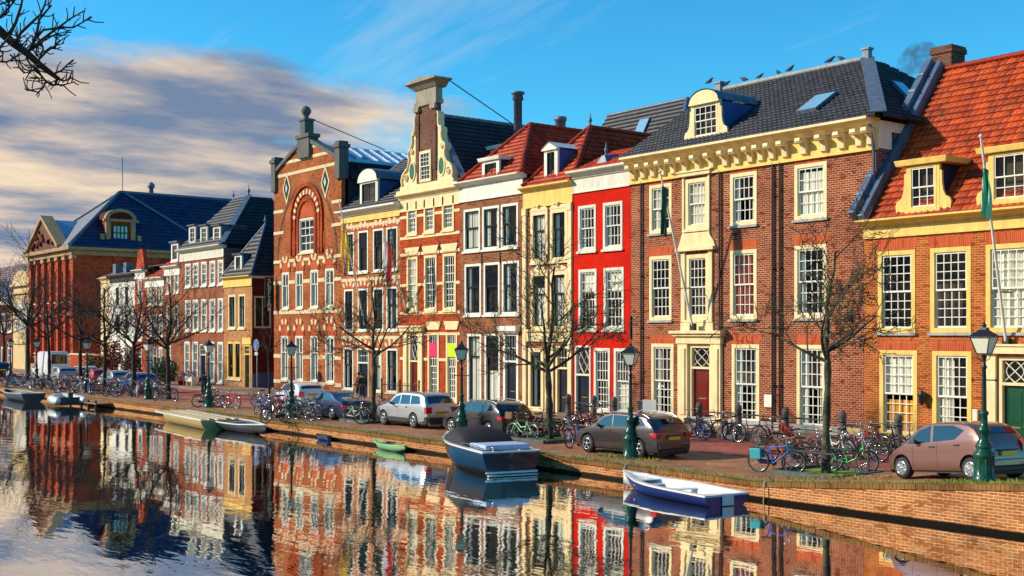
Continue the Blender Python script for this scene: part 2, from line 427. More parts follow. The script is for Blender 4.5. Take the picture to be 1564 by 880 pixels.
while x < -8:
    ln = R.uniform(.10, .13) if x > -50 else 1.0
    for _ in range(1):
        d = R.uniform(-.008, .008); xb = x+ln-.008
        z0, z1 = gz(x)-.125, gz(x)+.012+R.uniform(0, .008)
        zb = gz(xb)
        mb.add([(x,QY-.035+d,z0),(xb,QY-.035+d,zb-.125),(xb,QY+.22,zb-.125),(x,QY+.22,z0),(x,QY-.035+d,z1),(xb,QY-.035+d,zb+z1-gz(x)),(xb,QY+.22,zb+z1-gz(x)),(x,QY+.22,z1)],
              [(0,3,2,1),(4,5,6,7),(0,1,5,4),(1,2,6,5),(2,3,7,6),(3,0,4,7)])
    x += ln
mb.build('coping', MT['coping_brick'], q)
mb = MB(); mb.box(-25, -8, QY-.06, QY-.002, -.1, .10); mb.build('timber_ledge', plain('wet_timber', (.012,.010,.007), .9, spec=.05, bmp=.01), q)
# near bank (behind and beside the camera)
mb = MB(); mb.box(-300, 160, -60, 3.4, -1.5, .5); tag(mb.build('near_bank_ground', MT['pave_park']), kind='structure')
# water
m, nt, p = newmat('water')
out = nt.nodes['Material Output']
co = objco(nt)
mp = nt.nodes.new('ShaderNodeMapping'); L(nt, co, mp.inputs[0]); mp.inputs['Rotation'].default_value = (0, 0, math.radians(-52)); mp.inputs['Scale'].default_value = (.55, 1.9, 1)
na = noise(nt, mp.outputs[0], 1.5, 3, .5)
mp2 = nt.nodes.new('ShaderNodeMapping'); L(nt, co, mp2.inputs[0]); mp2.inputs['Rotation'].default_value = (0, 0, math.radians(-40)); mp2.inputs['Scale'].default_value = (.35, .6, 1)
nb = noise(nt, mp2.outputs[0], .8, 2, .5)
patch = ramp(nt, noise(nt, co, .07, 3), .42, .62)
mu = N(nt, 'ShaderNodeMath', operation='MULTIPLY_ADD'); L(nt, na, mu.inputs[0]); 
pm = nt.nodes.new('ShaderNodeMapRange'); L(nt, patch, pm.inputs[0]); pm.inputs[3].default_value = .35; pm.inputs[4].default_value = 1.2
L(nt, pm.outputs[0], mu.inputs[1]); L(nt, nb, mu.inputs[2])
bp = nt.nodes.new('ShaderNodeBump'); bp.inputs['Strength'].default_value = 1.0; bp.inputs['Distance'].default_value = .0055
L(nt, mu.outputs[0], bp.inputs['Height'])
gl = nt.nodes.new('ShaderNodeBsdfGlossy'); gl.inputs['Roughness'].default_value = .015; gl.inputs[0].default_value = (.92,.90,.88,1); L(nt, bp.outputs[0], gl.inputs['Normal'])
df = nt.nodes.new('ShaderNodeBsdfDiffuse'); df.inputs[0].default_value = (.010,.014,.012,1)
fr = nt.nodes.new('ShaderNodeFresnel'); fr.inputs[0].default_value = 1.9; L(nt, bp.outputs[0], fr.inputs['Normal'])
mr = nt.nodes.new('ShaderNodeMapRange'); L(nt, fr.outputs[0], mr.inputs[0]); mr.inputs[1].default_value = 0; mr.inputs[2].default_value = .42; mr.inputs[3].default_value = .15; mr.inputs[4].default_value = .95
ms = nt.nodes.new('ShaderNodeMixShader'); L(nt, mr.outputs[0], ms.inputs[0]); L(nt, df.outputs[0], ms.inputs[1]); L(nt, gl.outputs[0], ms.inputs[2]); L(nt, ms.outputs[0], out.inputs[0])
mb = MB(); mb.face([(-420,3.4,0),(160,3.4,0),(160,QY+.05,0),(-420,QY+.05,0)]); tag(mb.build('water', m), kind='structure')
# ------------------------------------------------------------------ houses
class House:
    def __init__(s, label, x0, x1, zt, wall, F=FY, depth=11, z0=None, name='canal_house', side=None, cat='house', group='houses along the canal', roomz=True):
        s.x0, s.x1, s.F, s.zt, s.wall, s.depth, s.side = x0, x1, F, zt, wall, depth, side or wall
        s.z0 = (gz((x0+x1)/2) if z0 is None else z0)
        s.off = ((x0+x1)/2, F, s.z0)
        s.root = empty(name, s.off, label, cat, group)
        s.holes = []; s.bh = []
        s.fw = (0,)
    def part(s, mb, name, mats, parent=None, bevel=0):
        if isinstance(mats, str): mats = MT[mats]
        elif isinstance(mats, (list, tuple)): mats = [MT[q] if isinstance(q, str) else q for q in mats]
        return mb.build(name, mats, parent or s.root, s.off, bevel=bevel)
    def walls(s, extra=None):
        """front wall with real openings, side and back walls"""
        F = s.F; mb = MB()
        xs = sorted(set([s.x0, s.x1]+[q for h in s.holes for q in h[:2]]))
        zs = sorted(set([s.z0-.6, s.zt]+[q for h in s.holes for q in h[2:4]]))
        for a, b in zip(xs[:-1], xs[1:]):
            for c, d in zip(zs[:-1], zs[1:]):
                cx, cz = (a+b)/2, (c+d)/2
                if any(h[0] < cx < h[1] and h[2] < cz < h[3] for h in s.holes): continue
                mb.face([(a,F,c),(b,F,c),(b,F,d),(a,F,d)])
        for a, b, c, d in s.holes:
            e = F+.3
            mb.face([(a,F,c),(a,F,d),(a,e,d),(a,e,c)]); mb.face([(b,F,c),(b,e,c),(b,e,d),(b,F,d)])
            mb.face([(a,F,d),(b,F,d),(b,e,d),(a,e,d)]); mb.face([(a,F,c),(a,e,c),(b,e,c),(b,F,c)])
        y1 = F+s.depth
        mb.face([(s.x1,F,s.z0-.6),(s.x1,y1,s.z0-.6),(s.x1,y1,s.zt),(s.x1,F,s.zt)], 1)
        mb.face([(s.x0,F,s.z0-.6),(s.x0,F,s.zt),(s.x0,y1,s.zt),(s.x0,y1,s.z0-.6)], 1)
        mb.face([(s.x1,y1,s.z0-.6),(s.x0,y1,s.z0-.6),(s.x0,y1,s.zt),(s.x1,y1,s.zt)], 1)
        mb.face([(s.x0,F,s.zt-.05),(s.x1,F,s.zt-.05),(s.x1,y1,s.zt-.05),(s.x0,y1,s.zt-.05)], 1)
        if extra: extra(mb)
        s.part(mb, 'wall', [s.wall, s.side])
        mb = MB(); mb.box(s.x0+.1, s.x1-.1, F+1.6, F+1.7, s.z0-.5, s.zt-.1)
        s.part(mb, 'inner_partition', 'room')
    def win(s, px=None, r=None, frame='white', sash='white', nx=4, nu=3, nl=3, split=.5, fw=.12, curt=None, lintel=None, sill='grey_stone', proud=.025, mw=.032, hood=None, name='window', keep=0, door=None, sb=.06, mull=0):
        """px = (left, right, top, bottom) surveyed on the front"""
        F = s.F
        if px:
            l, q, t, b = px; mid = (l+q)/2
            x0, x1, z1, z0 = wx(l,F), wx(q,F), wz(mid,t,F), wz(mid,b,F)
        else: x0, x1, z0, z1 = r
        if not keep: s.holes.append((x0, x1, z0, z1))
        mb = MB(); ya, yb = F-proud, F+.16
        mb.box(x0, x0+fw, ya, yb, z0, z1); mb.box(x1-fw, x1, ya, yb, z0, z1)
        mb.box(x0+fw, x1-fw, ya+.002, yb, z1-fw, z1); mb.box(x0+fw, x1-fw, ya+.002, yb, z0, z0+fw)
        w_ = s.part(mb, name, frame, bevel=0)
        a, b, c, d = x0+fw, x1-fw, z0+fw, z1-fw
        zm = c+(d-c)*(1-split)
        sb_ = sb
        mb = MB()
        def one(a, b, c, d, nx, nz, y):
            mb.box(a, a+sb_, y, y+.05, c, d); mb.box(b-sb_, b, y, y+.05, c, d)
            mb.box(a+sb_, b-sb_, y+.002, y+.05, c, c+sb_); mb.box(a+sb_, b-sb_, y+.002, y+.05, d-sb_, d)
            for i in range(1, nx):
                x = a+sb_+(b-a-2*sb_)*i/nx; ww = mw*(2.4 if (mull and i == nx//2) else 1); mb.box(x-ww/2, x+ww/2, y+.006, y+.04, c+sb_, d-sb_)
            for i in range(1, nz):
                z = c+sb_+(d-c-2*sb_)*i/nz; mb.box(a+sb_, b-sb_, y+.010, y+.036, z-mw/2, z+mw/2)
        if nl > 0:
            one(a, b, zm-.03, d, nx, nu, F+.035); one(a, b, c, zm+.03, nx, nl, F+.092)
        else: one(a, b, c, d, nx, nu, F+.05)
        s.part(mb, 'sash', sash, w_)
        mb = MB()
        if nl > 0:
            mb.face([(a,F+.06,zm),(b,F+.06,zm),(b,F+.06,d),(a,F+.06,d)]); mb.face([(a,F+.12,c),(b,F+.12,c),(b,F+.12,zm),(a,F+.12,zm)])
        else: mb.face([(a,F+.07,c),(b,F+.07,c),(b,F+.07,d),(a,F+.07,d)])
        s.part(mb, 'pane', 'glass', w_)
        if curt is None: curt = R.choice(['side', 'side', 'net', 'top', 'none', 'uneven', 'side'])
        if curt != 'none':
            cm = 'curtain'
            mb = MB(); yc = F+.19
            def drape(u0, u1, v0, v1, amp=.05):
                n = max(4, int((u1-u0)/.07)); pts = []
                for i in range(n+1):
                    u = u0+(u1-u0)*i/n
                    pts.append((u, yc+amp*math.sin(i*1.9+R.uniform(-.5,.5))))
                for i in range(n):
                    p, q = pts[i], pts[i+1]
                    mb.face([(p[0],p[1],v0),(q[0],q[1],v0),(q[0],q[1],v1),(p[0],p[1],v1)])
            W = b-a; H = d-c
            if curt == 'side': f = R.uniform(.16,.27); drape(a, a+W*f, c, d); drape(b-W*f, b, c, d)
            if curt == 'uneven': drape(a, a+W*R.uniform(.3,.5), c, d)
            if curt == 'net': drape(a, b, c, c+H*R.uniform(.75,1), .02)
            if curt == 'top': drape(a, b, d-H*R.uniform(.25,.45), d, .015)
            if curt == 'full': drape(a, b, c, d, .04)
            if curt == 'low': drape(a, b, c, c+H*.5, .02)
            if curt == 'red': cm = 'curtain_red'; drape(a, b, c, d, .05)
            if curt == 'orange':
                drape(a, b, c+H*.5, d, .02); s.part(mb, 'curtain', 'curtain', w_); mb = MB(); cm = 'curtain_orange'; drape(a, b, c, c+H*.42, .02)
            s.part(mb, 'curtain', cm, w_)
        if sill:
            mb = MB(); mb.box(x0-.07, x1+.07, F-.11, F+.02, z0-.11, z0-.003); s.part(mb, 'sill', sill, w_)
        if lintel:
            h = .42
            mb = MB(); mb.prism([(x0+.02,z1+.01),(x1-.02,z1+.01),(x1+.16,z1+h),(x0-.16,z1+h)], F-.006, F+.05); s.part(mb, 'lintel', lintel, w_)
        return w_, (x0, x1, z0, z1)
    def row(s, cols, t, b, ref=None, **k):
        """a row of windows on one storey: heights are read once and shared"""
        ref = ref if ref is not None else (cols[0][0]+cols[-1][1])/2
        z1, z0 = wz(ref, t, s.F), wz(ref, b, s.F)
        cs = k.pop('curts', None)
        out = []
        for i, (l, q) in enumerate(cols):
            kk = dict(k)
            if cs: kk['curt'] = cs[i % len(cs)]
            out.append(s.win(r=(wx(l,s.F), wx(q,s.F), z0, z1), **kk))
        return out
    def door(s, px=None, r=None, leaf='door_black', frame='cream', top=.28, fan='grid', fw=.1):
        F = s.F
        if px:
            l, q, t, b = px; mid = (l+q)/2; x0, x1, z1, z0 = wx(l,F), wx(q,F), wz(mid,t,F), wz(mid,b,F)
        else: x0, x1, z0, z1 = r
        s.holes.append((x0, x1, z0, z1))
        mb = MB(); ya, yb = F-.03, F+.2; zt = z1-(z1-z0)*top
        mb.box(x0, x0+fw, ya, yb, z0, z1); mb.box(x1-fw, x1, ya, yb, z0, z1); mb.box(x0+fw, x1-fw, ya+.002, yb, z1-fw, z1)
        if top: mb.box(x0+fw, x1-fw, ya+.002, yb, zt-.05, zt+.05)
        d_ = s.part(mb, 'door', frame)
        a, b = x0+fw, x1-fw; zd = zt-.05 if top else z1-fw
        mb = MB(); y = F+.13
        mb.box(a, b, y, y+.05, z0+.02, zd)
        w2 = (b-a); h = zd-z0
        for (u0, u1, v0, v1) in ((.14,.86,.07,.42), (.14,.86,.48,.93)):
            for k in range(2):
                e = .03*k
                X0, X1, Z0, Z1 = a+w2*u0+e, a+w2*u1-e, z0+h*v0+e, z0+h*v1-e
                if k == 0:
                    mb.box(X0, X1, y-.012, y, Z0, Z0+.035); mb.box(X0, X1, y-.012, y, Z1-.035, Z1)
                    mb.box(X0, X0+.035, y-.0118, y, Z0+.035, Z1-.035); mb.box(X1-.035, X1, y-.0118, y, Z0+.035, Z1-.035)
                else: mb.box(X0+.06, X1-.06, y-.016, y, Z0+.06, Z1-.06)
        s.part(mb, 'leaf', leaf, d_, bevel=0)
        mb = MB(); mb.ball((b-.09, y-.03, z0+h*.47), .035, 8); mb.box(a+w2*.3, a+w2*.7, y-.02, y-.012, z0+h*.44, z0+h*.46); s.part(mb, 'handle', 'brass', d_)
        if top:
            mb = MB(); c, d = zt+.05, z1-fw; yy = F+.08; cx, cz = (a+b)/2, (c+d)/2; wdt, hh = (b-a)/2, (d-c)/2
            def bar(p, q, w_=.022): mb.tube([(p[0],yy,p[1]),(q[0],yy,q[1])], w_, 4, smooth=False)
            if fan == 'grid':
                for i in range(1, 4): bar((a+(b-a)*i/4, c), (a+(b-a)*i/4, d))
                bar((a, cz), (b, cz))
            else:
                for sg in (-1, 1):
                    P = [(cx+sg*wdt*math.sin(PI*i/10)*.75, c+(d-c)*i/10) for i in range(11)]
                    for p, q in zip(P[:-1], P[1:]): bar(p, q)
                bar((cx-wdt, c), (cx+wdt, d)); bar((cx-wdt, d), (cx+wdt, c))
                if fan == 'diamond': bar((cx-wdt*.8, cz), (cx, d)); bar((cx-wdt*.8, cz), (cx, c)); bar((cx+wdt*.8, cz), (cx, d)); bar((cx+wdt*.8, cz), (cx, c))
            s.part(mb, 'fanlight_tracery', 'white', d_)
            mb = MB(); mb.face([(a,F+.11,c),(b,F+.11,c),(b,F+.11,d),(a,F+.11,d)]); s.part(mb, 'fanlight_pane', 'glass', d_)
        mb = MB(); mb.box(x0-.15, x1+.15, F-.42, F, s.z0-.2, z0); s.part(mb, 'step', 'grey_stone', d_)
        return x0, x1, z0, z1
    def cornice(s, z0, z1, m='white', d=.35, x0=None, x1=None, frieze=None, fm=None, name='cornice'):
        x0 = s.x0 if x0 is None else x0; x1 = s.x1 if x1 is None else x1; F = s.F
        h = z1-z0; mb = MB()
        prof = [(F, z0), (F-d*.25, z0), (F-d*.3, z0+h*.25), (F-d*.55, z0+h*.4), (F-d*.62, z0+h*.55), (F-d*.92, z0+h*.62), (F-d, z0+h*.72), (F-d, z1-.02), (F-d*.9, z1), (F+.2, z1), (F+.2, z0)]
        mb.prismy(prof, x0-.06, x1+.06)
        c = s.part(mb, name, m)
        if frieze:
            mb = MB(); mb.box(x0, x1, F-.05, F+.03, frieze, z0-.002); mb.box(x0, x1, F-.09, F+.03, frieze-.08, frieze-.002); s.part(mb, 'frieze', fm or m)
        return c
    def bands(s, zs, h, m='stone_band', proud=.012):
        F = s.F
        for z in zs:
            mb = MB()
            cuts = sorted([(h_[0], h_[1]) for h_ in s.holes if h_[2] < z+h and h_[3] > z])
            x = s.x0
            for a, b in cuts+[(s.x1, s.x1)]:
                if a > x+.02: mb.box(x, a, F-proud, F+.02, z, z+h)
                x = max(x, b)
            s.part(mb, 'stone_band', m)
    def pipe(s, px, z1, z0=None, m='black_iron', y=None):
        x = wx(px, s.F); mb = MB(); y = y or s.F-.09
        mb.tube([(x,y,z0 or s.z0+.1),(x,y,z1)], .05, 6)
        for z in (s.z0+2, s.z0+4.5, s.z0+7): mb.box(x-.07, x+.07, y-.06, s.F, z, z+.06)
        s.part(mb, 'drainpipe', m)
    def anchors(s, xs, z, m='black_iron'):
        for x in xs:
            mb = MB(); mb.box(x-.03, x+.03, s.F-.045, s.F, z-.4, z+.4); s.part(mb, 'wall_anchor', m)

def tile_face(h, quad, mat, tw=.26, th=.34, amp=.034, seg=4, name='roof', parent=None, step=.05):
    """pantiles as real geometry: quad = eave left, eave right, top right, top left"""
    p0, p1, p2, p3 = [Vector(q) for q in quad]
    U = (p1-p0).normalized(); nrm = U.cross(p3-p0).normalized(); V = nrm.cross(U)
    if V.dot(p3-p0) < 0: V = -V
    Lv = (p3-p0).dot(V) if (p3-p0).dot(V) > (p2-p0).dot(V) else (p2-p0).dot(V)
    u3, u2, u1 = (p3-p0).dot(U), (p2-p0).dot(U), (p1-p0).dot(U)
    rows = max(1, int(round(Lv/th))); th = Lv/rows
    mb = MB()
    mb.face([p0-nrm*.03, p1-nrm*.03, p2-nrm*.03, p3-nrm*.03], 0, [(0,0)]*4)
    for k in range(rows):
        v0, v1 = k*th, (k+1)*th
        fm = (k+.5)/rows
        ua, ub = u3*fm, u1+(u2-u1)*fm
        a, b = int(math.floor(ua/tw)), int(math.ceil(ub/tw))
        us = []
        for i in range(a, b):
            for j in range(seg): us.append(i*tw+tw*j/seg)
        us.append(b*tw)
        us = [min(max(u, ua), ub) for u in us]
        us = [u for i, u in enumerate(us) if i == 0 or u > us[i-1]+1e-6]
        n = len(us)
        if n < 2: continue
        vs = []; uvs = []
        for vv, lift in ((v0-.05, step+.012), (v1, .0)):
            for u in us:
                ph = (u/tw) % 1.0
                hgt = amp*(math.cos(2*PI*ph)*.75+.35*math.cos(4*PI*ph+.6))
                vs.append(p0+U*u+V*vv+nrm*(hgt+amp+lift)); uvs.append((u/tw+.5, k+.5))
        base = len(vs)
        for u in us:   # front lip of the course
            vs.append(p0+U*u+V*(v0-.05)+nrm*(-.01))
        i0 = len(mb.v); mb.v += [tuple(x) for x in vs]
        for i in range(n-1):
            c = (math.floor((us[i]+us[i+1])/2/tw+.5)+.5, k+.5)
            mb.f.append((i0+i, i0+i+1, i0+n+i+1, i0+n+i)); mb.m.append(0); mb.sm.append(True); mb.uv[len(mb.f)-1] = [c]*4
            mb.f.append((i0+base+i, i0+base+i+1, i0+i+1, i0+i)); mb.m.append(0); mb.sm.append(False); mb.uv[len(mb.f)-1] = [c]*4
    return mb.build(name, MT[mat], parent or h.root, h.off)
def ridge(h, pts, m, r=.13, name='ridge_cap', parent=None, ln=.4):
    """half-round ridge tiles or lead roll along a line"""
    mb = MB()
    for p, q in zip(pts[:-1], pts[1:]):
        p, q = Vector(p), Vector(q); n = max(1, int((q-p).length/ln))
        for i in range(n):
            a, b = p.lerp(q, i/n), p.lerp(q, (i+1)/n)
            mb.tube([a, b], [r, r*.84], 8)
    return h.part(mb, name, m, parent)
def flash(h, pts, m, w=.22, t=.05, nrm=(0,-.6,.8), name='lead_flashing'):
    mb = MB()
    for p, q in zip(pts[:-1], pts[1:]):
        p, q = Vector(p), Vector(q); d = (q-p).normalized(); nn = Vector(nrm).normalized(); sd = d.cross(nn).normalized()
        a = [p-sd*w, p+sd*w, q+sd*w, q-sd*w]; b = [v+nn*t for v in a]
        mb.hexa(a, b)
    return h.part(mb, name, m)
def dormer(h, px, zt=None, back=2.2, frame='cream', cheek='dark_cheek', roofm='white', y=None, arch=False, over=.15, nx=3, nu=2, nl=2, sash='white', rtop=.22, scroll=False, curt=None, fw=.13, shed=0, black=False, gable=False, sc=1.0):
    """px = window frame corners seen at plane y"""
    y = y or h.F+.25
    l, q, t, b = px; mid = (l+q)/2
    x0, x1, z1, z0 = wx(l,y), wx(q,y), wz(mid,t,y), wz(mid,b,y)
    e = .1
    mb = MB()     # cheeks
    for xa, xb in ((x0-e, x0-e+.06), (x1+e-.06, x1+e)):
        mb.box(xa, xb, y+.08, y+back, z0-.4, z1+.02)
    mb.box(x0-e+.06, x1+e-.06, y+.5, y+.55, z0-.4, z1)
    d = h.part(mb, 'dormer', cheek)
    mb = MB(); F = y
    mb.box(x0, x0+fw, F, F+.12, z0, z1); mb.box(x1-fw, x1, F, F+.12, z0, z1); mb.box(x0+fw, x1-fw, F+.002, F+.12, z1-fw, z1); mb.box(x0+fw, x1-fw, F+.002, F+.12, z0, z0+fw)
    mb.box(x0-e-.02, x0-.004, F+.01, F+.14, z0-.1, z1); mb.box(x1+.004, x1+e+.02, F+.01, F+.14, z0-.1, z1)
    mb.box(x0-e-.08, x1+e+.08, F-.06, F+.14, z0-.12, z0-.004)
    if scroll:
        for sg, xx in ((-1, x0-e), (1, x1+e)):
            H = z1-z0
            P = [(0,0),(.62,0),(.66,.18*H),(.58,.27*H),(.34,.33*H),(.22,.45*H),(.16,.62*H),(.14,.9*H),(.0,.92*H)]
            pl = [(xx+sg*u*sc, z0-.1+v) for u, v in P]
            if sg < 0: pl = pl[::-1]
            mb.prism(pl, F+.02, F+.13)
    h.part(mb, 'window_frame', frame, d)
    a, b_, c, dd = x0+fw, x1-fw, z0+fw, z1-fw
    mb = MB(); zm = (c+dd)/2; sb = .05
    for (cc, d2, nz, yy) in ((zm-.02, dd, nu, F+.03), (c, zm+.02, nl, F+.06)) if nl else ((c, dd, nu, F+.04),):
        mb.box(a, a+sb, yy, yy+.04, cc, d2); mb.box(b_-sb, b_, yy, yy+.04, cc, d2); mb.box(a+sb, b_-sb, yy, yy+.038, cc, cc+sb); mb.box(a+sb, b_-sb, yy, yy+.038, d2-sb, d2)
        for i in range(1, nx): x = a+(b_-a)*i/nx; mb.box(x-.016, x+.016, yy+.005, yy+.03, cc+sb, d2-sb)
        for i in range(1, nz): z = cc+(d2-cc)*i/nz; mb.box(a+sb, b_-sb, yy+.007, yy+.028, z-.016, z+.016)
    h.part(mb, 'sash', sash, d)
    mb = MB(); mb.face([(a,F+.085,c),(b_,F+.085,c),(b_,F+.085,dd),(a,F+.085,dd)]); h.part(mb, 'pane', 'glass', d)
    mb = MB(); mb.box(x0, x1, F+.35, F+.4, z0, z1); h.part(mb, 'dark_inside', 'room', d)
    mb = MB()
    X0, X1 = x0-e-over, x1+e+over
    if arch or gable:
        n = 12; W = (X1-X0)/2; cx = (X0+X1)/2; rise = W*(.62 if arch else .55)
        P = [(cx+W*math.cos(PI*i/n), z1+.03+rise*math.sin(PI*i/n)) for i in range(n+1)] if arch else [(X1, z1+.03), (cx, z1+.03+rise), (X0, z1+.03)]
        mb.prism(P+[(X0, z1-.02), (X1, z1-.02)][0:2], F-.12, F+.1); h.part(mb, 'pediment', frame, d)
        mb = MB()
        P2 = [(x, z+.05) for x, z in P]
        for (p, q2) in zip(P2[:-1], P2[1:]):
            mb.add([(p[0],F-.16,p[1]),(q2[0],F-.16,q2[1]),(q2[0],F+back,q2[1]),(p[0],F+back,p[1])], [(0,3,2,1) if False else (0,1,2,3)], smooth=arch)
        h.part(mb, 'dormer_roof', roofm, d)
    else:
        mb.hexa([(X0,F-.14,z1+.02),(X1,F-.14,z1+.02),(X1,F+back,z1+.02+shed),(X0,F+back,z1+.02+shed)], [(X0-.05,F-.2,z1+rtop),(X1+.05,F-.2,z1+rtop),(X1+.05,F+back,z1+rtop+shed),(X0-.05,F+back,z1+rtop+shed)])
        h.part(mb, 'dormer_roof', roofm, d, bevel=.02)
    return d, (x0, x1, z0, z1)
def chimney(h, x0, x1, y0, y1, z0, z1, m='brick_chimney', pots=1):
    mb = MB(); mb.box(x0, x1, y0, y1, z0, z1); mb.box(x0-.06, x1+.06, y0-.06, y1+.06, z1-.3, z1-.1); mb.box(x0-.03, x1+.03, y0-.03, y1+.03, z1-.1, z1)
    c = h.part(mb, 'chimney', m)
    mb = MB()
    for i in range(pots):
        x = x0+(x1-x0)*(i+.5)/pots; mb.lathe([(.12,z1),(.10,z1+.3),(.13,z1+.32),(.13,z1+.38),(.05,z1+.38)], 10, (x,(y0+y1)/2,0))
    h.part(mb, 'chimney_pot', 'grey_stone', c)
def finial(h, x, y, z, s=1, m='lead'):
    mb = MB(); mb.lathe([(.16*s,z),(.10*s,z+.15*s),(.07*s,z+.3*s),(.14*s,z+.42*s),(.16*s,z+.52*s),(.06*s,z+.66*s),(.03*s,z+.95*s),(.001,z+1.1*s)], 8, (x,y,0)); h.part(mb, 'finial', m)
def P2(pts, F=FY): return [(wx(x,F), wz(x,y,F)) for x, y in pts]

# ================================================================== R : orange brick house, red roof (right edge)
RF = 39.3
X0R = wx(1320, RF)
hR = House('wide orange brick house with a steep bright red tiled roof, yellow cornice and green door', X0R, X0R+17.5, 9.15, MT['brick_orange'], F=RF, depth=10.5, z0=.9, name='canal_house')
wR = [(1341,1398),(1421,1483),(1506,1574)]
kw = dict(frame='yellow', nx=4, nu=4, nl=4, fw=.17, lintel='lintel_brick', sb=.07, proud=.02)
hR.row(wR, 381, 508, ref=1400, curts=['none','none','full'], **kw)
kw['nx'] = 4
hR.win((1343.5,1401,535,668), curt='orange', **kw); hR.win((1424,1484,536.5,676), curt='uneven', **kw)
for k_ in range(3):
    for z_a, z_b in ((hR.z0+.75, hR.z0+3.35), (hR.z0+4.0, hR.z0+6.85)):
        if k_ or z_a > 4: hR.win(r=(X0R+9.3+k_*2.6, X0R+10.7+k_*2.6, z_a, z_b), curt='side', **kw)
x0, x1, z0, z1 = hR.door((1526,1572,545,706), leaf='door_green', frame='cream', top=.26, fan='oval', fw=.13)
mb = MB()
for xa in (x0-.42, x1+.06): mb.box(xa, xa+.36, RF-.14, RF+.03, hR.z0-.4, z1+.1); mb.box(xa-.05, xa+.41, RF-.2, RF+.03, hR.z0-.4, hR.z0+.25)
mb.box(x0-.55, x1+.55, RF-.3, RF+.03, z1+.1, z1+.36); mb.box(x0-.62, x1+.62, RF-.36, RF+.03, z1+.36, z1+.44)
hR.part(mb, 'door_surround', 'cream', bevel=.015)
hR.walls()
ze = wz(1330,337,RF); hR.cornice(ze-.28, ze, 'yellow', d=.55, frieze=wz(1330,362,RF), fm='yellow')
X1R = X0R+17.5
yr = RF+4.9; zr = 15.55
tile_face(hR, [(X0R+.25,RF-.1,ze+.02),(X1R,RF-.1,ze+.02),(X1R,yr,zr),(X0R+.25,yr,zr)], 'tile_orange')
mb = MB(); mb.face([(X1R,yr,zr),(X0R,yr,zr),(X0R,yr+5,ze),(X1R,yr+5,ze)]); hR.part(mb, 'rear_roof', 'tile_red')
mb = MB()
for xx in (X0R,): mb.prismy([(RF+.02,9.1),(yr,zr-.1),(RF+10.4,9.1)], xx, xx+.25)
hR.part(mb, 'gable_wall', 'brick_purple')
ridge(hR, [(X0R,yr,zr+.12),(X1R,yr,zr+.12)], 'tile_red')
# raked lead covered verge on the left
dv = Vector((0, yr-RF+.3, zr-ze))
mb = MB()
a = Vector((X0R, RF-.25, ze-.02)); b = Vector((X0R, yr+.1, zr+.25)); up = Vector((0,-.78,.62))*.34
for (u0, u1, hh) in ((-.30, .02, .55), (.02, .34, .34)):
    k = up*hh/.34
    mb.hexa([a+Vector((u0,0,0)), a+Vector((u1,0,0)), b+Vector((u1,0,0)), b+Vector((u0,0,0))], [a+k+Vector((u0,0,0)), a+k+Vector((u1-.02,0,0)), b+k+Vector((u1-.02,0,0)), b+k+Vector((u0,0,0))])
for i in range(1, 9):
    c = a.lerp(b, i/9)+up*1.66; mb.box(c.x-.3, c.x+.03, c.y-.05, c.y+.05, c.z-.06, c.z+.05)
hR.part(mb, 'lead_verge', 'blue_lead', bevel=.02)
chimney(hR, X0R-.30, X0R+.62, yr+.1, yr+1.1, 14.3, wz(1450,66,yr+.3)-.1, pots=0)
dormer(hR, (1388,1430,252,319), back=3.0, frame='yellow', nx=3, nu=1, nl=2, scroll=True, over=.38, y=RF-.03, roofm='yellow', rtop=.24, fw=.09, sc=.75)
dormer(hR, (1514,1568,232,306), back=3.0, frame='yellow', nx=3, nu=1, nl=2, scroll=True, over=.38, y=RF-.03, roofm='yellow', rtop=.24, fw=.09, sc=.75)
mb = MB(); lx = wx(1413,RF); lz = wz(1413,606,RF)
mb.box(lx-.05,lx+.05,RF-.2,RF,lz+.1,lz+.16); mb.lathe([(.06,lz-.3),(.12,lz-.2),(.15,lz+.08),(.16,lz+.1),(.02,lz+.24)], 8, (lx,RF-.2,0)); hR.part(mb, 'wall_lantern', 'black_iron')
mb = MB(); mb.box(wx(1491,RF)-.1, wx(1491,RF)+.1, RF-.1, RF, wz(1491,650,RF), wz(1491,625,RF)); hR.part(mb, 'letter_box', 'offwhite', bevel=.02)

# ================================================================== M : the mansion
X0M, X1M = wx(963.5), wx(1338)
zc1 = 13.25
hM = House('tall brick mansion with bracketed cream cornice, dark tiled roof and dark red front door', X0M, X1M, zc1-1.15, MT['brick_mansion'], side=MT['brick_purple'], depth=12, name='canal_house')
kw = dict(frame='cream', nx=4, lintel='lintel_brick', fw=.16, sb=.07, proud=.02, nu=2, nl=2)
cols = [(992,1026),(1115.5,1156),(1213.5,1263)]
hM.row(cols, 268, 347, ref=1105, curts=['uneven','side','net'], **{**kw, 'nu':2,'nl':2})
kw.update(nu=3, nl=3)
hM.row(cols, 384, 488, ref=1105, curts=['none','red','side'], **kw)
hM.row([(995,1029),(1118,1160),(1217,1262)], 526, 647, ref=1130, curts=['side','side','side'], **{**kw,'nu':3,'nl':4})
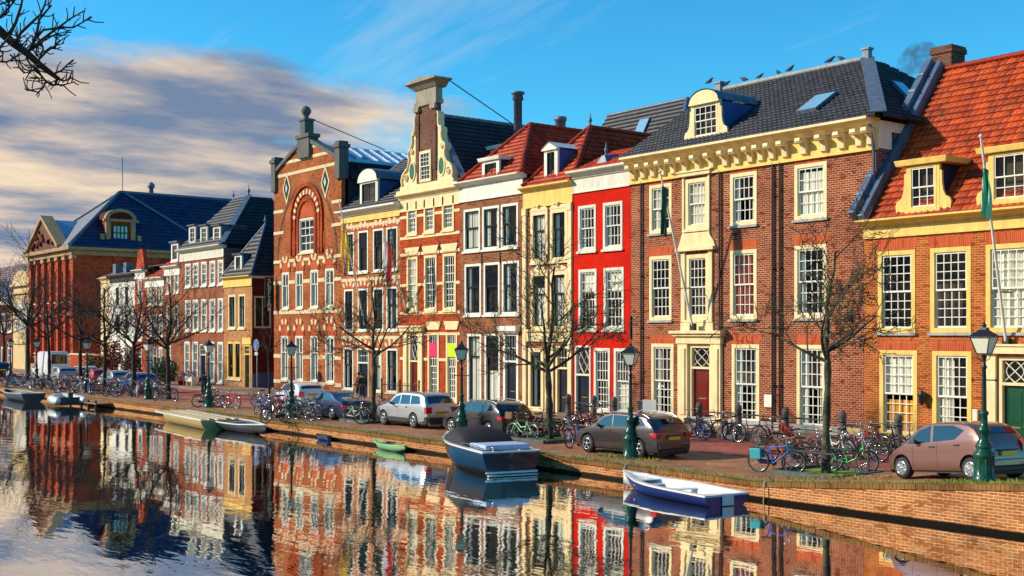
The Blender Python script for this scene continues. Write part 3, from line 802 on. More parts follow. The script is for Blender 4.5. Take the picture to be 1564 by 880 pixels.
# centre bay
_, wc2 = hM.win((1046.5,1082,272,350), frame='cream', nx=4, nu=2, nl=2, curt='full', fw=.2, sill='cream')
_, wc1 = hM.win((1048,1083,388,489), frame='cream', nx=4, nu=3, nl=3, curt='none', fw=.2, sill='cream')
x0, x1, z0, z1 = hM.door((1053,1088,526,646), leaf='door_red', frame='cream', top=.3, fan='cross', fw=.16)
cxm = (x0+x1)/2
mb = MB(); F = FY
def trim_frame(mb, a, b, c, d, w, pr):
    mb.box(a-w, a-.002, F-pr, F+.03, c, d); mb.box(b+.002, b+w, F-pr, F+.03, c, d)
trim_frame(mb, wc2[0], wc2[1], wc2[2]-.15, wc2[3]+.1, .13, .09)
mb.box(wc2[0]-.26, wc2[1]+.26, F-.22, F+.03, wc2[3]+.1, wc2[3]+.26); mb.box(wc2[0]-.34, wc2[1]+.34, F-.28, F+.03, wc2[3]+.26, wc2[3]+.34)
# apron between second and first floor
zz0, zz1 = wc1[3]+.3, wc2[2]-.16
mb.prism([(wc1[0]-.45,zz0),(wc1[1]+.45,zz0),(wc1[1]+.35,zz0+.25),(wc2[1]+.18,zz0+.5),(wc2[1]+.12,zz1),(wc2[0]-.12,zz1),(wc2[0]-.18,zz0+.5),(wc1[0]-.35,zz0+.25)], F-.10, F+.03)
mb.box(wc1[0]-.48, wc1[1]+.48, F-.28, F+.03, zz0-.16, zz0-.002)
trim_frame(mb, wc1[0], wc1[1], wc1[2]-.1, zz0-.17, .26, .1)
mb.prism([(wc1[0]-.3,wc1[2]-.55),(wc1[1]+.3,wc1[2]-.55),(wc1[1]+.3,wc1[2]-.12),(wc1[0]-.3,wc1[2]-.12)], F-.09, F+.03)
# portal
zt = z1+.02
mb.box(x0-.62, x0-.004, F-.16, F+.03, hM.z0-.3, zt); mb.box(x1+.004, x1+.62, F-.16, F+.03, hM.z0-.3, zt)
mb.box(x0-.5, x0-.12, F-.22, F-.16, hM.z0+.5, zt-.2); mb.box(x1+.12, x1+.5, F-.22, F-.16, hM.z0+.5, zt-.2)
mb.box(x0-.68, x1+.68, F-.22, F+.03, zt+.002, zt+.34); mb.box(x0-.78, x1+.78, F-.36, F+.03, zt+.342, zt+.46); mb.box(x0-.9, x1+.9, F-.48, F+.03, zt+.462, zt+.6)
hM.part(mb, 'portal', 'cream', bevel=.02)
hM.walls()
hM.cornice(zc1-.42, zc1, 'cream', d=.75)
mb = MB(); mb.box(X0M-.03, X1M+.04, F-.07, F+.05, zc1-1.2, zc1-.42); mb.box(X0M-.05, X1M+.06, F-.13, F+.05, zc1-1.28, zc1-1.18)
hM.part(mb, 'frieze', 'yellow')
mb = MB(); mb.box(X1M-.02, X1M+.10, F+.06, F+12, zc1-.5, zc1-.1); mb.box(X1M-.02, X1M+.09, F+.06, F+.9, zc1-1.2, zc1-.5); hM.part(mb, 'side_fascia', 'white')
for i, px in enumerate([971,986,1001,1016,1032,1050,1070,1091,1112,1130,1150,1166,1183,1203,1232,1262,1290,1316,1333]):
    x = wx(px); mb = MB(); zt = zc1-.43; pr = [(F-.07,zt),(F-.62,zt),(F-.64,zt-.14),(F-.5,zt-.22),(F-.36,zt-.2),(F-.26,zt-.34),(F-.22,zt-.62),(F-.07,zt-.7)]
    mb.prismy(pr, x-.13, x+.13); mb.lathe([(.11,-.16),(.11,.16)], 8, (x,F-.5,zt-.13), axis='x')
    hM.part(mb, 'bracket', 'cream')
yr, zr = FY+5.6, 17.1
XA, XB = X0M-.25, X1M+.15
tile_face(hM, [(XA,FY-.55,zc1-.02),(XB+.35,FY-.55,zc1-.02),(XB-4.6,yr,zr),(XA+.4,yr,zr)], 'tile_mansion')
tile_face(hM, [(XB+.35,FY-.5,zc1-.02),(XB+.35,FY+12.3,zc1-.02),(XB-4.6,yr+1,zr),(XB-4.6,yr,zr)], 'tile_mansion')
mb = MB(); mb.face([(XA+.4,yr,zr),(XB-4.6,yr,zr),(XB,FY+12,zc1),(XA,FY+12,zc1)]); mb.face([(XA,FY,zc1),(XA+.4,yr,zr),(XA,FY+12,zc1)]); hM.part(mb, 'rear_roof', 'tile_mansion')
flash(hM, [(XB+.33,FY-.5,zc1+.08),(XB-4.6,yr,zr+.1)], 'lead', w=.3, nrm=(.35,-.5,.8), name='hip_flashing')
ridge(hM, [(XA+.4,yr,zr+.1),(XB-4.6,yr,zr+.1)], 'grey_stone', r=.12)
mb = MB(); xk, yk = XB-4.6, yr; mb.box(xk-.15, xk+.15, yk-.15, yk+.15, zr-.2, zr+.45); mb.box(xk-.2, xk+.2, yk-.2, yk+.2, zr+.45, zr+.55); hM.part(mb, 'hip_post', 'lead')
mb = MB(); xk = XA+.9; mb.box(xk-.2, xk+.2, yr-.2, yr+.2, zr-.4, zr+.4); mb.box(xk-.25, xk+.25, yr-.25, yr+.25, zr+.4, zr+.5); hM.part(mb, 'chimney_stub', 'lead')
dormer(hM, (1058,1096,158,209), back=2.6, frame='cream', arch=True, cheek='blue_cheek', roofm='lead', nx=4, nu=2, nl=2, y=FY+.15, scroll=True, over=.05, sc=.7, fw=.1)
def skylight(h, quad, e=.07):
    q = [Vector(p) for p in quad]; n = (q[1]-q[0]).cross(q[3]-q[0]).normalized()
    if n.z < 0: n = -n
    c = sum(q, Vector())/4
    mb = MB(); o = [p+(p-c).normalized()*e for p in q]
    mb.hexa([p+n*.02 for p in o], [p+n*.16 for p in o]); f = h.part(mb, 'skylight', 'lead')
    mb = MB(); mb.face([p+n*.165 for p in q]); h.part(mb, 'pane', 'sky_glass', f)
plain('sky_glass', (.35,.62,.75), .06, .4, spec=1)
def on_slope(x, y, y0, z0, y1, z1): return (x, y, z0+(y-y0)/(y1-y0)*(z1-z0))
sl = lambda x, y: on_slope(x, y, FY-.55, zc1+.06, yr, zr+.08)
skylight(hM, [sl(-32.9,40.7), sl(-31.9,40.7), sl(-31.9,42.0), sl(-32.9,42.0)])
sl2 = lambda t, u: tuple(Vector((XB+.35,FY+2.6+t,zc1+.05)).lerp(Vector((XB-4.6,yr+t*.4,zr+.1)), u))
skylight(hM, [sl2(0,.32), sl2(1.0,.32), sl2(1.0,.56), sl2(0,.56)])
for px, m_ in ((981,'black_iron'),(1101,'black_iron'),(1182,'black_iron'),(1193,'black_iron')): hM.pipe(px, zc1-1.2, m=m_)
mb = MB(); mb.tube([(X1M-.1,FY-.3,zc1-.2),(X1M-.02,FY-.12,zc1-1.4),(X1M-.02,FY-.12,9.0)], .06, 6); hM.part(mb, 'drainpipe', 'blue_lead')
mb = MB(); mb.box(wx(1168), wx(1181), F-.04, F, wz(1175,622), wz(1175,603)); hM.part(mb, 'wall_plaque', 'white')
mb = MB(); mb.box(X0M+.01, X1M-.01, F-.10, F, gz(-35)-.1, gz(-35)+.45); 
hM.part(mb, 'plinth', 'grey_stone')

# ================================================================== red plastered house
X0, X1 = wx(875.5), X0M-.02
z_c = wz(918,256)
h3 = House('narrow bright red plastered house with a cream cornice and white sash windows', X0, X1, z_c-.3, MT['red_wall'], name='canal_house')
kw = dict(frame='offwhite', sash='white', fw=.15, nx=4, nu=2, nl=2, sill='offwhite', proud=.03)
h3.row([(883.5,910.5),(921.5,951)], 311, 382, ref=917, curts=['side','side'], **kw)
h3.row([(884,911.5),(922.5,953)], 410, 504, ref=918, curts=['top','top'], **{**kw,'nu':3,'nl':3})
h3.row([(907.5,932),(938,963)], 532, 631, ref=935, curts=['none','low'], **{**kw,'nu':3,'nl':4})
h3.door((878.5,902.5,528,634), leaf='door_black', frame='offwhite', top=.42, fan='diamond')
h3.walls()
h3.cornice(z_c-.38, z_c, 'offwhite', d=.5, frieze=z_c-1.05, fm='offwhite')
tile_face(h3, [(X0,FY-.1,z_c-.05),(X1,FY-.1,z_c-.05),(X1,FY+3.0,z_c+1.35),(X0,FY+3.0,z_c+1.35)], 'tile_red')
mb = MB(); mb.face([(X0,FY+3.0,z_c+1.35),(X1,FY+3.0,z_c+1.35),(X1,FY+11,z_c-.3),(X0,FY+11,z_c-.3)]); h3.part(mb, 'rear_roof', 'tile_red')
mb = MB(); xv = wx(928,FY+1); mb.hexa([(xv-.7,FY+.5,z_c),(xv+.6,FY+.5,z_c),(xv+.6,FY+2.2,z_c+.7),(xv-.7,FY+2.2,z_c+.7)], [(xv-.1,FY+.7,z_c+.75),(xv+.1,FY+.7,z_c+.75),(xv+.1,FY+2.2,z_c+1.0),(xv-.1,FY+2.2,z_c+1.0)]); h3.part(mb, 'lead_vent_hood', 'lead')
finial(h3, xv, FY+.9, z_c+.7, .7)
mb = MB(); mb.box(wx(963.5)-.02, wx(963.5)+.06, FY-.08, FY, 4.5, 5.6); h3.part(mb, 'wall_anchors', 'black_iron')

# ================================================================== yellow trimmed narrow house
X0, X1 = wx(799.5), wx(875)
z_c = wz(834,282)
h4 = House('narrow house with yellow pilasters, two tall windows per floor and a white arched dormer', X0, X1, z_c-.25, MT['brick_brown'], name='canal_house')
kw = dict(frame='cream', sash='dark_frame', fw=.2, nx=2, nu=1, nl=1, sill='cream', proud=.07, split=.36)
cols = [(811.5,837.5),(841.5,867.5)]
h4.row(cols, 321, 400, ref=839, curts=['full','side'], **kw)
h4.row(cols, 415, 504, ref=839, curts=['net','net'], **kw)
h4.win((808,831,532,627), frame='cream', sash='dark_frame', fw=.2, nx=2, nu=1, nl=1, split=.3, curt='side', proud=.07, sill='cream')
h4.door((849,871,528,643), leaf='door_black', frame='cream', top=.3, fan='grid', fw=.14)
h4.walls()
h4.cornice(z_c-.3, z_c, 'yellow', d=.42, frieze=wz(834,313), fm='yellow')
mb = MB(); F = FY
for xa in (X0+.02, X1-.32): mb.box(xa, xa+.3, F-.11, F+.03, .5, wz(834,313)-.09)
for xa in (X0+.02, X1-.36): mb.box(xa-.02, xa+.36, F-.16, F+.03, wz(834,313)-.45, wz(834,313)-.1)
mb.box(X0+.33, X1-.33, F-.10, F+.03, wz(839,522), wz(839,507)); mb.box(X0+.32, X1-.32, F-.2, F+.03, wz(839,507)+.002, wz(839,507)+.12)
for (l, q) in cols:
    for t in (321, 415):
        a, b, z = wx(l), wx(q), wz(839,t)
        n = 8; pts = [((a+b)/2+(b-a)/2*1.08*math.cos(PI*i/n), z+.004+.30*math.sin(PI*i/n)) for i in range(n+1)]
        mb.prism(pts, F-.09, F+.03); mb.ball(((a+b)/2, F-.1, z+.26), .13, 8)
xm = wx(840); mb.box(xm-.35, xm+.35, F-.09, F+.03, .5, wz(840,525))
h4.part(mb, 'yellow_trim', 'cream', bevel=.015)
# hip roof with its ridge running back from the street
xm = (X0+X1)/2; ya, zr = FY+3.0, 15.9; ze = z_c-.05
tile_face(h4, [(X0,FY-.1,ze),(X1+.1,FY-.1,ze),(xm+.05,ya,zr),(xm-.05,ya,zr)], 'tile_red')
tile_face(h4, [(X1+.1,FY-.1,ze),(X1+.1,FY+13,ze),(xm,FY+13,zr),(xm,ya,zr)], 'tile_red')
mb = MB(); mb.face([(X0,FY,ze),(xm,ya,zr),(xm,FY+13,zr),(X0,FY+13,ze)]); h4.part(mb, 'rear_roof', 'tile_red')
ridge(h4, [(X1+.1,FY-.1,ze+.12),(xm,ya,zr+.12)], 'tile_orange', r=.16); ridge(h4, [(X0,FY-.1,ze+.12),(xm,ya,zr+.12)], 'tile_orange', r=.15)
ridge(h4, [(xm,ya,zr+.1),(xm,FY+13,zr+.1)], 'tile_red', r=.14)
finial(h4, xm, ya, zr+.1, .75)
dormer(h4, (833,849,229,279), back=2.4, frame='white', cheek='blue_cheek', roofm='white', nx=2, nu=1, nl=0, sash='dark_frame', gable=True, over=.1, y=FY+.3, fw=.12)

# ================================================================== brown brick house, nine black sashes
X0, X1 = wx(702.5), wx(799)
z_c = wz(750,272)
h5 = House('brown brick house with three rows of black sashes in white frames and a white cornice', X0, X1, z_c-.3, MT['brick_brown'], name='canal_house')
kw = dict(frame='white', sash='dark_frame', fw=.14, nx=2, nu=1, nl=1, sill='white', split=.45, sb=.075)
h5.row([(708.5,733.5),(737,762.5),(765.5,791.5)], 315, 381, ref=750, curts=['full','side','side'], **kw)
h5.row([(710,735),(739,763.5),(767,793)], 401, 481, ref=751, curts=['side','none','side'], **kw)
kw.update(split=.3)
h5.row([(714,735.5),(740.5,764)], 510, 622, ref=740, curts=['full','low'], **{**kw,'nx':2})
h5.door((769,792,508,634), leaf='door_black', frame='white', top=.35, fan='grid', fw=.18)
mb = MB(); mb.box(wx(766.5), wx(794.5), FY-.35, FY+.02, wz(780,506), wz(780,498)); mb.box(wx(768), wx(793), FY-.22, FY+.02, wz(780,509)+.01, wz(780,506)-.002); h5.part(mb, 'door_hood', 'white')
h5.walls()
h5.cornice(z_c-.28, z_c, 'white', d=.5, frieze=wz(750,301), fm='white')
xm = (X0+X1)/2; ya, zr, ze = FY+2.9, 16.75, z_c-.05
tile_face(h5, [(X0,FY-.1,ze),(X1,FY-.1,ze),(xm+.05,ya,zr),(xm-.05,ya,zr)], 'tile_red')
tile_face(h5, [(X1,FY-.1,ze),(X1,FY+13,ze),(xm,FY+13,zr),(xm,ya,zr)], 'tile_red')
mb = MB(); mb.face([(X0,FY,ze),(xm,ya,zr),(xm,FY+13,zr),(X0,FY+13,ze)]); h5.part(mb, 'rear_roof', 'tile_red')
ridge(h5, [(X0,FY-.1,ze+.12),(xm,ya,zr+.12)], 'tile_orange', r=.16); ridge(h5, [(X1,FY-.1,ze+.12),(xm,ya,zr+.12)], 'tile_orange', r=.16)
ridge(h5, [(xm,ya,zr+.1),(xm,FY+13,zr+.1)], 'tile_red', r=.14)
dormer(h5, (738,760,246,271), back=2.0, frame='white', cheek='dark_cheek', roofm='white', nx=2, nu=1, nl=0, sash='dark_frame', y=FY+.05, over=.2)
mb = MB(); mb.lathe([(.32,zr-.3),(.32,zr+.75),(.38,zr+.78),(.38,zr+1.0),(.1,zr+1.05)], 12, (wx(856,FY+6),FY+6,0)); h5.part(mb, 'vent_cowl', 'lead')
h5.anchors([wx(736),wx(764)], wz(750,392))

# ================================================================== neck-gabled house
X0, X1 = wx(611.5), X0+0
X1 = wx(702.5)
h6 = House('red brick house with an ornate yellow neck gable, scrolls and a grey crowning cornice', X0, X1, wz(657,291), MT['brick_gable'], name='canal_house')
kw = dict(frame='cream', sash='white', fw=.15, nx=4, nu=3, nl=3, sill='cream', sb=.06, proud=.05, mw=.045)
h6.row([(622,637.5),(648,664.5),(676,694)], 304, 355, ref=657, curts=['side','none','none'], **kw)
h6.row([(622,638.5),(648.5,667.5),(677,697)], 390, 475, ref=658, curts=['net','none','none'], **{**kw,'nu':3,'nl':4})
h6.row([(654,671),(682,699)], 508, 612, ref=677, curts=['none','side'], **{**kw,'nu':4,'nl':5})
dx0, dx1, dz0, dz1 = h6.door((624,641,508,612), leaf='door_red', frame='cream', top=.42, fan='diamond', fw=.2)
mb = MB(); F = FY
for xa in (dx0-.45, dx1+.02): mb.box(xa, xa+.42, F-.14, F+.03, .4, dz1+.05)
mb.box(dx0-.6, dx1+.6, F-.3, F+.03, dz1+.052, dz1+.3); mb.box(dx0-.7, dx1+.7, F-.4, F+.03, dz1+.302, dz1+.42)
h6.part(mb, 'portal', 'cream', bevel=.02)
for l, q, nm in ((655,670,'pink'),(683,698,'lime')):
    mb = MB(); mb.box(wx(l), wx(q), F-.04, F-.028, wz(677,545), wz(677,524)); h6.part(mb, 'poster', nm)
for (l, q) in ((622,638.5),(648.5,667.5),(677,697)):
    for t in (388, ):
        z = wz(658,t); mb = MB(); mb.prism([(wx(l),z+.05),(wx(q),z+.05),(wx(q)+.22,z+.5),(wx(l)-.22,z+.5)], F-.07, F+.03); h6.part(mb, 'keystone_lintel', 'cream')
for (l, q) in ((654,671),(682,699)):
    z = wz(677,505); mb = MB(); mb.prism([(wx(l),z+.05),(wx(q),z+.05),(wx(q)+.22,z+.55),(wx(l)-.22,z+.55)], F-.07, F+.03); h6.part(mb, 'keystone_lintel', 'cream')
h6.walls()
h6.bands([wz(657,y) for y in (329,362,388,436,480,512,551)], .17, 'cream', .03)
h6.anchors([wx(643),wx(672),wx(699)], wz(660,381))
zb = wz(657,291)
h6.cornice(zb-.32, zb, 'cream', d=.4, frieze=zb-1.0, fm='cream')
G = P2([(618,282),(708,268),(708,262),(702,257),(700,243),(692,236),(690,218),(686,206),(684,190),(679,183),(677,168),(677,150),(637,156),(637,172),(636,190),(632,204),(631,222),(626,236),(619,243),(618,262),(613,268)])
xa, xb = X0+.1, X1-.55; gxm = (xa+xb)/2
hw = (xb-xa)/2
# profile of the scrolled wings, half width against height
zg0 = zb; ztop = wz(657,160)
H = ztop-zg0
prof = [(1.0,0),(1.0,.06),(.96,.12),(.99,.17),(.95,.23),(.86,.27),(.76,.30),(.70,.36),(.69,.42),(.72,.46),(.70,.51),(.62,.53),(.58,.57),(.56,.63),(.58,.67),(.55,.71),(.47,.73),(.46,.80),(.47,.86),(.44,.9)]
poly = [(gxm+hw*a, zg0+H*b) for a, b in prof]+[(gxm-hw*a, zg0+H*b) for a, b in prof[::-1]]
mb = MB(); mb.prism(poly, F, F+.35)
gb = h6.part(mb, 'gable', 'cream')
# raised rim of the scrolls
for sg in (-1, 1):
    mb = MB()
    pts = [(gxm+sg*(hw*a-.08), F-.03, zg0+H*b) for a, b in prof[1:]]
    mb.tube(pts, .10, 6)
    for (a, b, r_) in ((.80,.19,.30),(.56,.49,.2),(.5,.70,.15)):
        cx, cz = gxm+sg*hw*a, zg0+H*b
        sp_ = [(cx+sg*r_*(1-k/14)*math.cos(k*.75), F-.05, cz+r_*(1-k/14)*math.sin(k*.75)) for k in range(14)]
        mb.tube(sp_, .05, 5)
        mb.ball((cx, F-.04, cz), r_*.4, 8)
    h6.part(mb, 'scroll_ornament', 'cream', gb)
for sg in (-1, 1):
    cx, cz = gxm+sg*hw*.55, zg0+H*.26
    mb = MB(); n = 16; o = [(cx+.36*math.cos(2*PI*i/n), cz+.62*math.sin(2*PI*i/n)) for i in range(n)]
    mb.prism(o, F-.06, F+.02); h6.part(mb, 'oval_frame', 'cream', gb)
    mb = MB(); o = [(cx+.26*math.cos(2*PI*i/n), cz+.5*math.sin(2*PI*i/n)) for i in range(n)]; mb.prism(o, F-.075, F-.02); h6.part(mb, 'oval_shutter', 'oval_green', gb)
# brick neck with pilaster edges
nw = hw*.37
mb = MB(); mb.prism([(gxm-nw,zg0+.5),(gxm+nw,zg0+.5),(gxm+nw,ztop),(gxm-nw,ztop)], F-.05, F+.3)
nk = h6.part(mb, 'brick_neck', 'brick_chimney', gb)
mb = MB()
for sg in (-1, 1):
    x = gxm+sg*(nw-.16); mb.box(x-.17, x+.17, F-.12, F-.05, zg0+1.2, ztop)
h6.part(mb, 'neck_pilasters', 'brick_chimney', gb)
gx0, gx1 = gxm-.62, gxm+.62; gz0, gz1 = zg0+.55, zg0+H*.47
h6.win(r=(gx0, gx1, gz0, gz1), frame='cream', sash='white', nx=3, nu=3, nl=3, curt='none', fw=.12, proud=.16, sill=None, keep=1)
mb = MB(); mb.box(gx0+.05, gx1-.05, F-.058, F-.05, gz0, gz1); h6.part(mb, 'dark_inside', 'room', gb)
# the pane and sashes of this window sit in front of the neck: bring them forward
last = [o for o in bpy.data.objects if o.name.startswith('window') and o.parent is h6.root][-1]
for o in bpy.data.objects:
    if o.parent is last: o.location.y = -.215
mb = MB(); z = zg0; mb.box(X0-.05, X1+.05, F-.28, F+.3, z+.002, z+.22); mb.box(xa, xb, F-.1, F-.002, z+.22, z+.5); h6.part(mb, 'gable_base', 'cream', gb)
# entablature and crowning cornice, weathered grey
mb = MB()
z1_ = ztop
mb.box(gxm-nw-.12, gxm+nw+.12, F-.16, F+.4, z1_, z1_+.28); mb.box(gxm-nw-.02, gxm+nw+.02, F-.10, F+.38, z1_+.28, z1_+1.0)
for sg in (-1, 1):
    x = gxm+sg*(nw-.18); mb.lathe([(.16,-.1),(.16,.1)], 10, (x-.14,F-.16,z1_-.18), axis='y'); mb.lathe([(.16,-.1),(.16,.1)], 10, (x+.14,F-.16,z1_-.18), axis='y'); mb.box(x-.26, x+.26, F-.2, F-.1, z1_-.1, z1_-.002)
pr = [(F+.7,z1_+1.0),(F-.12,z1_+1.0),(F-.2,z1_+1.12),(F-.45,z1_+1.28),(F-.55,z1_+1.34),(F-.62,z1_+1.5),(F+.8,z1_+1.5)]
mb.hexa([(gxm-nw-.1,F-.15,z1_+1.0),(gxm+nw+.1,F-.15,z1_+1.0),(gxm+nw+.1,F+.6,z1_+1.0),(gxm-nw-.1,F+.6,z1_+1.0)], [(gxm-nw-.5,F-.5,z1_+1.36),(gxm+nw+.5,F-.5,z1_+1.36),(gxm+nw+.5,F+.6,z1_+1.36),(gxm-nw-.5,F+.6,z1_+1.36)])
mb.prism([(gxm-nw-.6,z1_+1.36),(gxm+nw+.6,z1_+1.36),(gxm+nw+.6,z1_+1.48),(gxm,z1_+1.66),(gxm-nw-.6,z1_+1.48)], F-.6, F+.7)
cr_ = h6.part(mb, 'crowning_cornice', 'stone_crown' if 'stone_crown' in MT else 'offwhite', gb, bevel=.02)
# roof behind, ridge running back
ya, zr, ze = FY+.6, 17.95, zb+.05; xm = (X0+X1)/2
tile_face(h6, [(X1+.1,FY+.35,ze),(X1+.1,FY+16,ze),(xm,FY+16,zr),(xm,FY+.35,zr)], 'tile_black')
mb = MB(); mb.face([(X0,FY+.3,ze),(xm,FY+.3,zr),(xm,FY+16,zr),(X0,FY+16,ze)]); mb.face([(X0,FY+.34,ze),(X1,FY+.34,ze),(xm,FY+.34,zr)]); h6.part(mb, 'rear_roof', 'tile_black')
ridge(h6, [(xm,FY+.35,zr+.08),(xm,FY+16,zr+.08)], 'lead', r=.14)
mb = MB(); a = Vector((gxm+nw+.6,FY+.5,z1_+1.3)); b = Vector((xm,FY+6.5,zr+.1)); mb.tube([a,b], .035, 5); h6.part(mb, 'tie_rod', 'black_iron')
mb = MB(); sx0, sy0 = X1-1.0, FY+1.6
flash(h6, [(X1+.12,FY+.38,ze+.1),(xm+.1,FY+.38,zr+.1)], 'lead', w=.16, nrm=(.6,-.5,.6), name='verge_flashing')
# side dormer on the right hand slope
yA, yB = FY+3.4, FY+6.2; xf = X1-.6; zl = ze+.9; zh = ze+2.5
mb = MB(); mb.box(xf-2.2, xf, yA, yA+.08, zl, zh); mb.box(xf-2.2, xf, yB-.08, yB, zl, zh); dd = h6.part(mb, 'dormer', 'offwhite')
mb = MB(); mb.box(xf-.05, xf+.03, yA, yB, zl, zl+.15); mb.box(xf-.05, xf+.03, yA, yB, zh-.15, zh)
for k in range(4): y = yA+(yB-yA-.12)*k/3; mb.box(xf-.048, xf+.032, y, y+.12, zl+.15, zh-.15)
h6.part(mb, 'window_frame', 'white', dd); mb = MB(); mb.face([(xf-.01,yA,zl),(xf-.01,yB,zl),(xf-.01,yB,zh),(xf-.01,yA,zh)]); h6.part(mb, 'pane', 'glass', dd)
mb = MB(); mb.box(xf-.4, xf-.35, yA, yB, zl, zh); h6.part(mb, 'dark_inside', 'room', dd)
mb = MB(); mb.box(xf-2.4, xf+.35, yA-.25, yB+.25, zh, zh+.22); h6.part(mb, 'dormer_roof', 'white', dd)
mb = MB(); yy = FY+5.2; xx = wx(791,yy); zz = wz(791,141,yy); mb.lathe([(.26,13),(.26,zz-.5),(.36,zz-.48),(.30,zz-.15),(.42,zz-.12),(.42,zz),(.1,zz+.06)], 12, (xx,yy,0)); o = h5.part(mb, 'flue_pipe', 'lead')

# ================================================================== shop house with flag poles
X0, X1 = wx(521.5), wx(611.5)
z_c = wz(565,317)
h7 = House('orange brick house with cream arches, paired dark windows and a white round-topped dormer', X0, X1, z_c-.3, MT['brick_shop'], name='canal_house')
kw = dict(frame='white', sash='dark_frame', fw=.12, nx=2, nu=1, nl=1, sill='offwhite', split=.4)
h7.row([(527,541),(547,562.5),(570,586),(590.5,607.5)], 351, 415, ref=567, curts=['side','none','none','side'], **{**kw,'nx':3,'nu':3})
h7.row([(526,540),(547,562.5),(570,586),(590.5,607.5)], 440, 505, ref=567, curts=['none','none','none','side'], **kw)
h7.row([(525,540),(570,583),(590.5,607.5)], 532, 597, ref=565, curts=['side','net','side'], **kw)
h7.door((546,563.5,532,606), leaf='door_black', frame='white', top=.3, fan='grid')
h7.walls()
F = FY
for (t, cols) in ((351,[(527,541),(547,562.5),(570,586),(590.5,607.5)]),(440,[(526,540),(547,562.5),(570,586),(590.5,607.5)]),(532,[(525,540),(546,563.5),(570,583),(590.5,607.5)])):
    for l, q in cols:
        a, b, z = wx(l), wx(q), wz(567,t); cx, W = (a+b)/2, (b-a)/2
        mb = MB()
        mb.prism([(cx+W*1.4*math.cos(PI*i/10), z+.045+.5*math.sin(PI*i/10)) for i in range(11)], F-.016, F+.02, 1)
        for i in range(7):
            if i % 2: continue
            a0, a1 = PI*(.12+.76*i/7), PI*(.12+.76*(i+1)/7)
            mb.prism([(cx+W*1.05*math.cos(a0), z+.02+.2*math.sin(a0)), (cx+W*1.45*math.cos(a0), z+.05+.62*math.sin(a0)), (cx+W*1.45*math.cos(a1), z+.05+.62*math.sin(a1)), (cx+W*1.05*math.cos(a1), z+.02+.2*math.sin(a1))], F-.03, F+.02)
        h7.part(mb, 'window_arch', ['stone_band', 'lintel_brick'])
h7.bands([wz(567,y) for y in (428,432+86,345)], .2, 'stone_band', .02)
h7.cornice(z_c-.4, z_c, 'white', d=.55, frieze=z_c-.75, fm='yellow')
yr, zr = FY+5.0, 16.9
tile_face(h7, [(X0,FY-.1,z_c),(X1,FY-.1,z_c),(X1,yr,zr),(X0,yr,zr)], 'tile_black')
mb = MB(); mb.face([(X0,yr,zr),(X1,yr,zr),(X1,FY+11,z_c),(X0,FY+11,z_c)]); mb.face([(X0,FY,z_c),(X0,yr,zr),(X0,FY+11,z_c)]); h7.part(mb, 'rear_roof', 'tile_black')
flash(h7, [(X0+.1,FY-.1,z_c+.1),(X0+.1,yr,zr+.1)], 'lead', w=.16, nrm=(0,-.6,.8), name='verge_flashing')
dormer(h7, (551,575,277,320), back=2.6, frame='white', cheek='blue_cheek', roofm='lead', nx=2, nu=2, nl=0, sash='dark_frame', arch=True, y=FY+.3, over=.15, rtop=.3)

# ================================================================== big school-like gable with arches
X0, X1 = wx(418.5), wx(521.5)
zsh = wz(421,285)
h8 = House('tall striped brick gable with round arches, diamond windows and a ball-topped pinnacle', X0, X1, wz(470,392), MT['brick_school'], depth=12, name='gabled_hall', cat='building')
kw = dict(frame='white', sash='white', fw=.13, nx=2, nu=1, nl=1, sill='stone_band', split=.36, curt='net', proud=.0, mw=.09)
colsA = [(430.5,441),(451.5,462.5),(474,485.5),(496.5,510)]
rw = []
rw += h8.row(colsA, 413, 471, ref=470, **{**kw,'curt':'side'})
rg = h8.row([(429,440),(451,462.5),(474,485.5),(497,510.5)], 513, 583, ref=470, **{**kw,'curt':'side'})
h8.walls()
F = FY
zt = wz(470,392)
hwid = (X1-X0)/2; gxm = (X0+X1)/2
apz = wz(468,222); shz = wz(424,268)
sl_ = shz+.7
prof = [(X0,zt),(X1,zt),(X1,shz),(gxm+1.9,apz),(gxm-1.9,apz) if False else (gxm,apz+.4),(X0,shz)]
cwin = (wx(457.5), wx(480.5), wz(469,386), wz(469,333))
# gable wall with the tall centre window opening
mb = MB()
a, b, c, d = cwin
hg = lambda x: shz+(apz+.4-shz)*(1-abs(x-gxm)/hwid)
xs_ = sorted([X0, a, gxm, b, X1])
for p, q in zip(xs_[:-1], xs_[1:]):
    if a <= p and q <= b:
        mb.face([(p,F,zt-.001),(q,F,zt-.001),(q,F,c),(p,F,c)]); mb.face([(p,F,d),(q,F,d),(q,F,hg(q)),(p,F,hg(p))])
    else: mb.face([(p,F,zt-.001),(q,F,zt-.001),(q,F,hg(q)),(p,F,hg(p))])
mb.face([(a,F,c),(a,F,d),(a,F+.3,d),(a,F+.3,c)]); mb.face([(b,F,c),(b,F+.3,c),(b,F+.3,d),(b,F,d)])
mb.face([(X1,F,zt-.05),(X1,F+.5,zt-.05),(X1,F+.5,shz),(X1,F,shz)]); mb.face([(X1,F,shz),(X1,F+.5,shz),(gxm,F+.5,apz+.4),(gxm,F,apz+.4)]); mb.face([(X0,F,shz),(gxm,F,apz+.4),(gxm,F+.5,apz+.4),(X0,F+.5,shz)])
gb = h8.part(mb, 'gable', 'brick_school')
h8.win(r=cwin, frame='offwhite', sash='white', nx=3, nu=2, nl=2, fw=.14, curt='none', sill='stone_band', keep=1, mw=.07)
mb = MB(); mb.box(X0+.5, X1-.5, F+1.6, F+1.7, zt, shz); h8.part(mb, 'inner_partition', 'room')
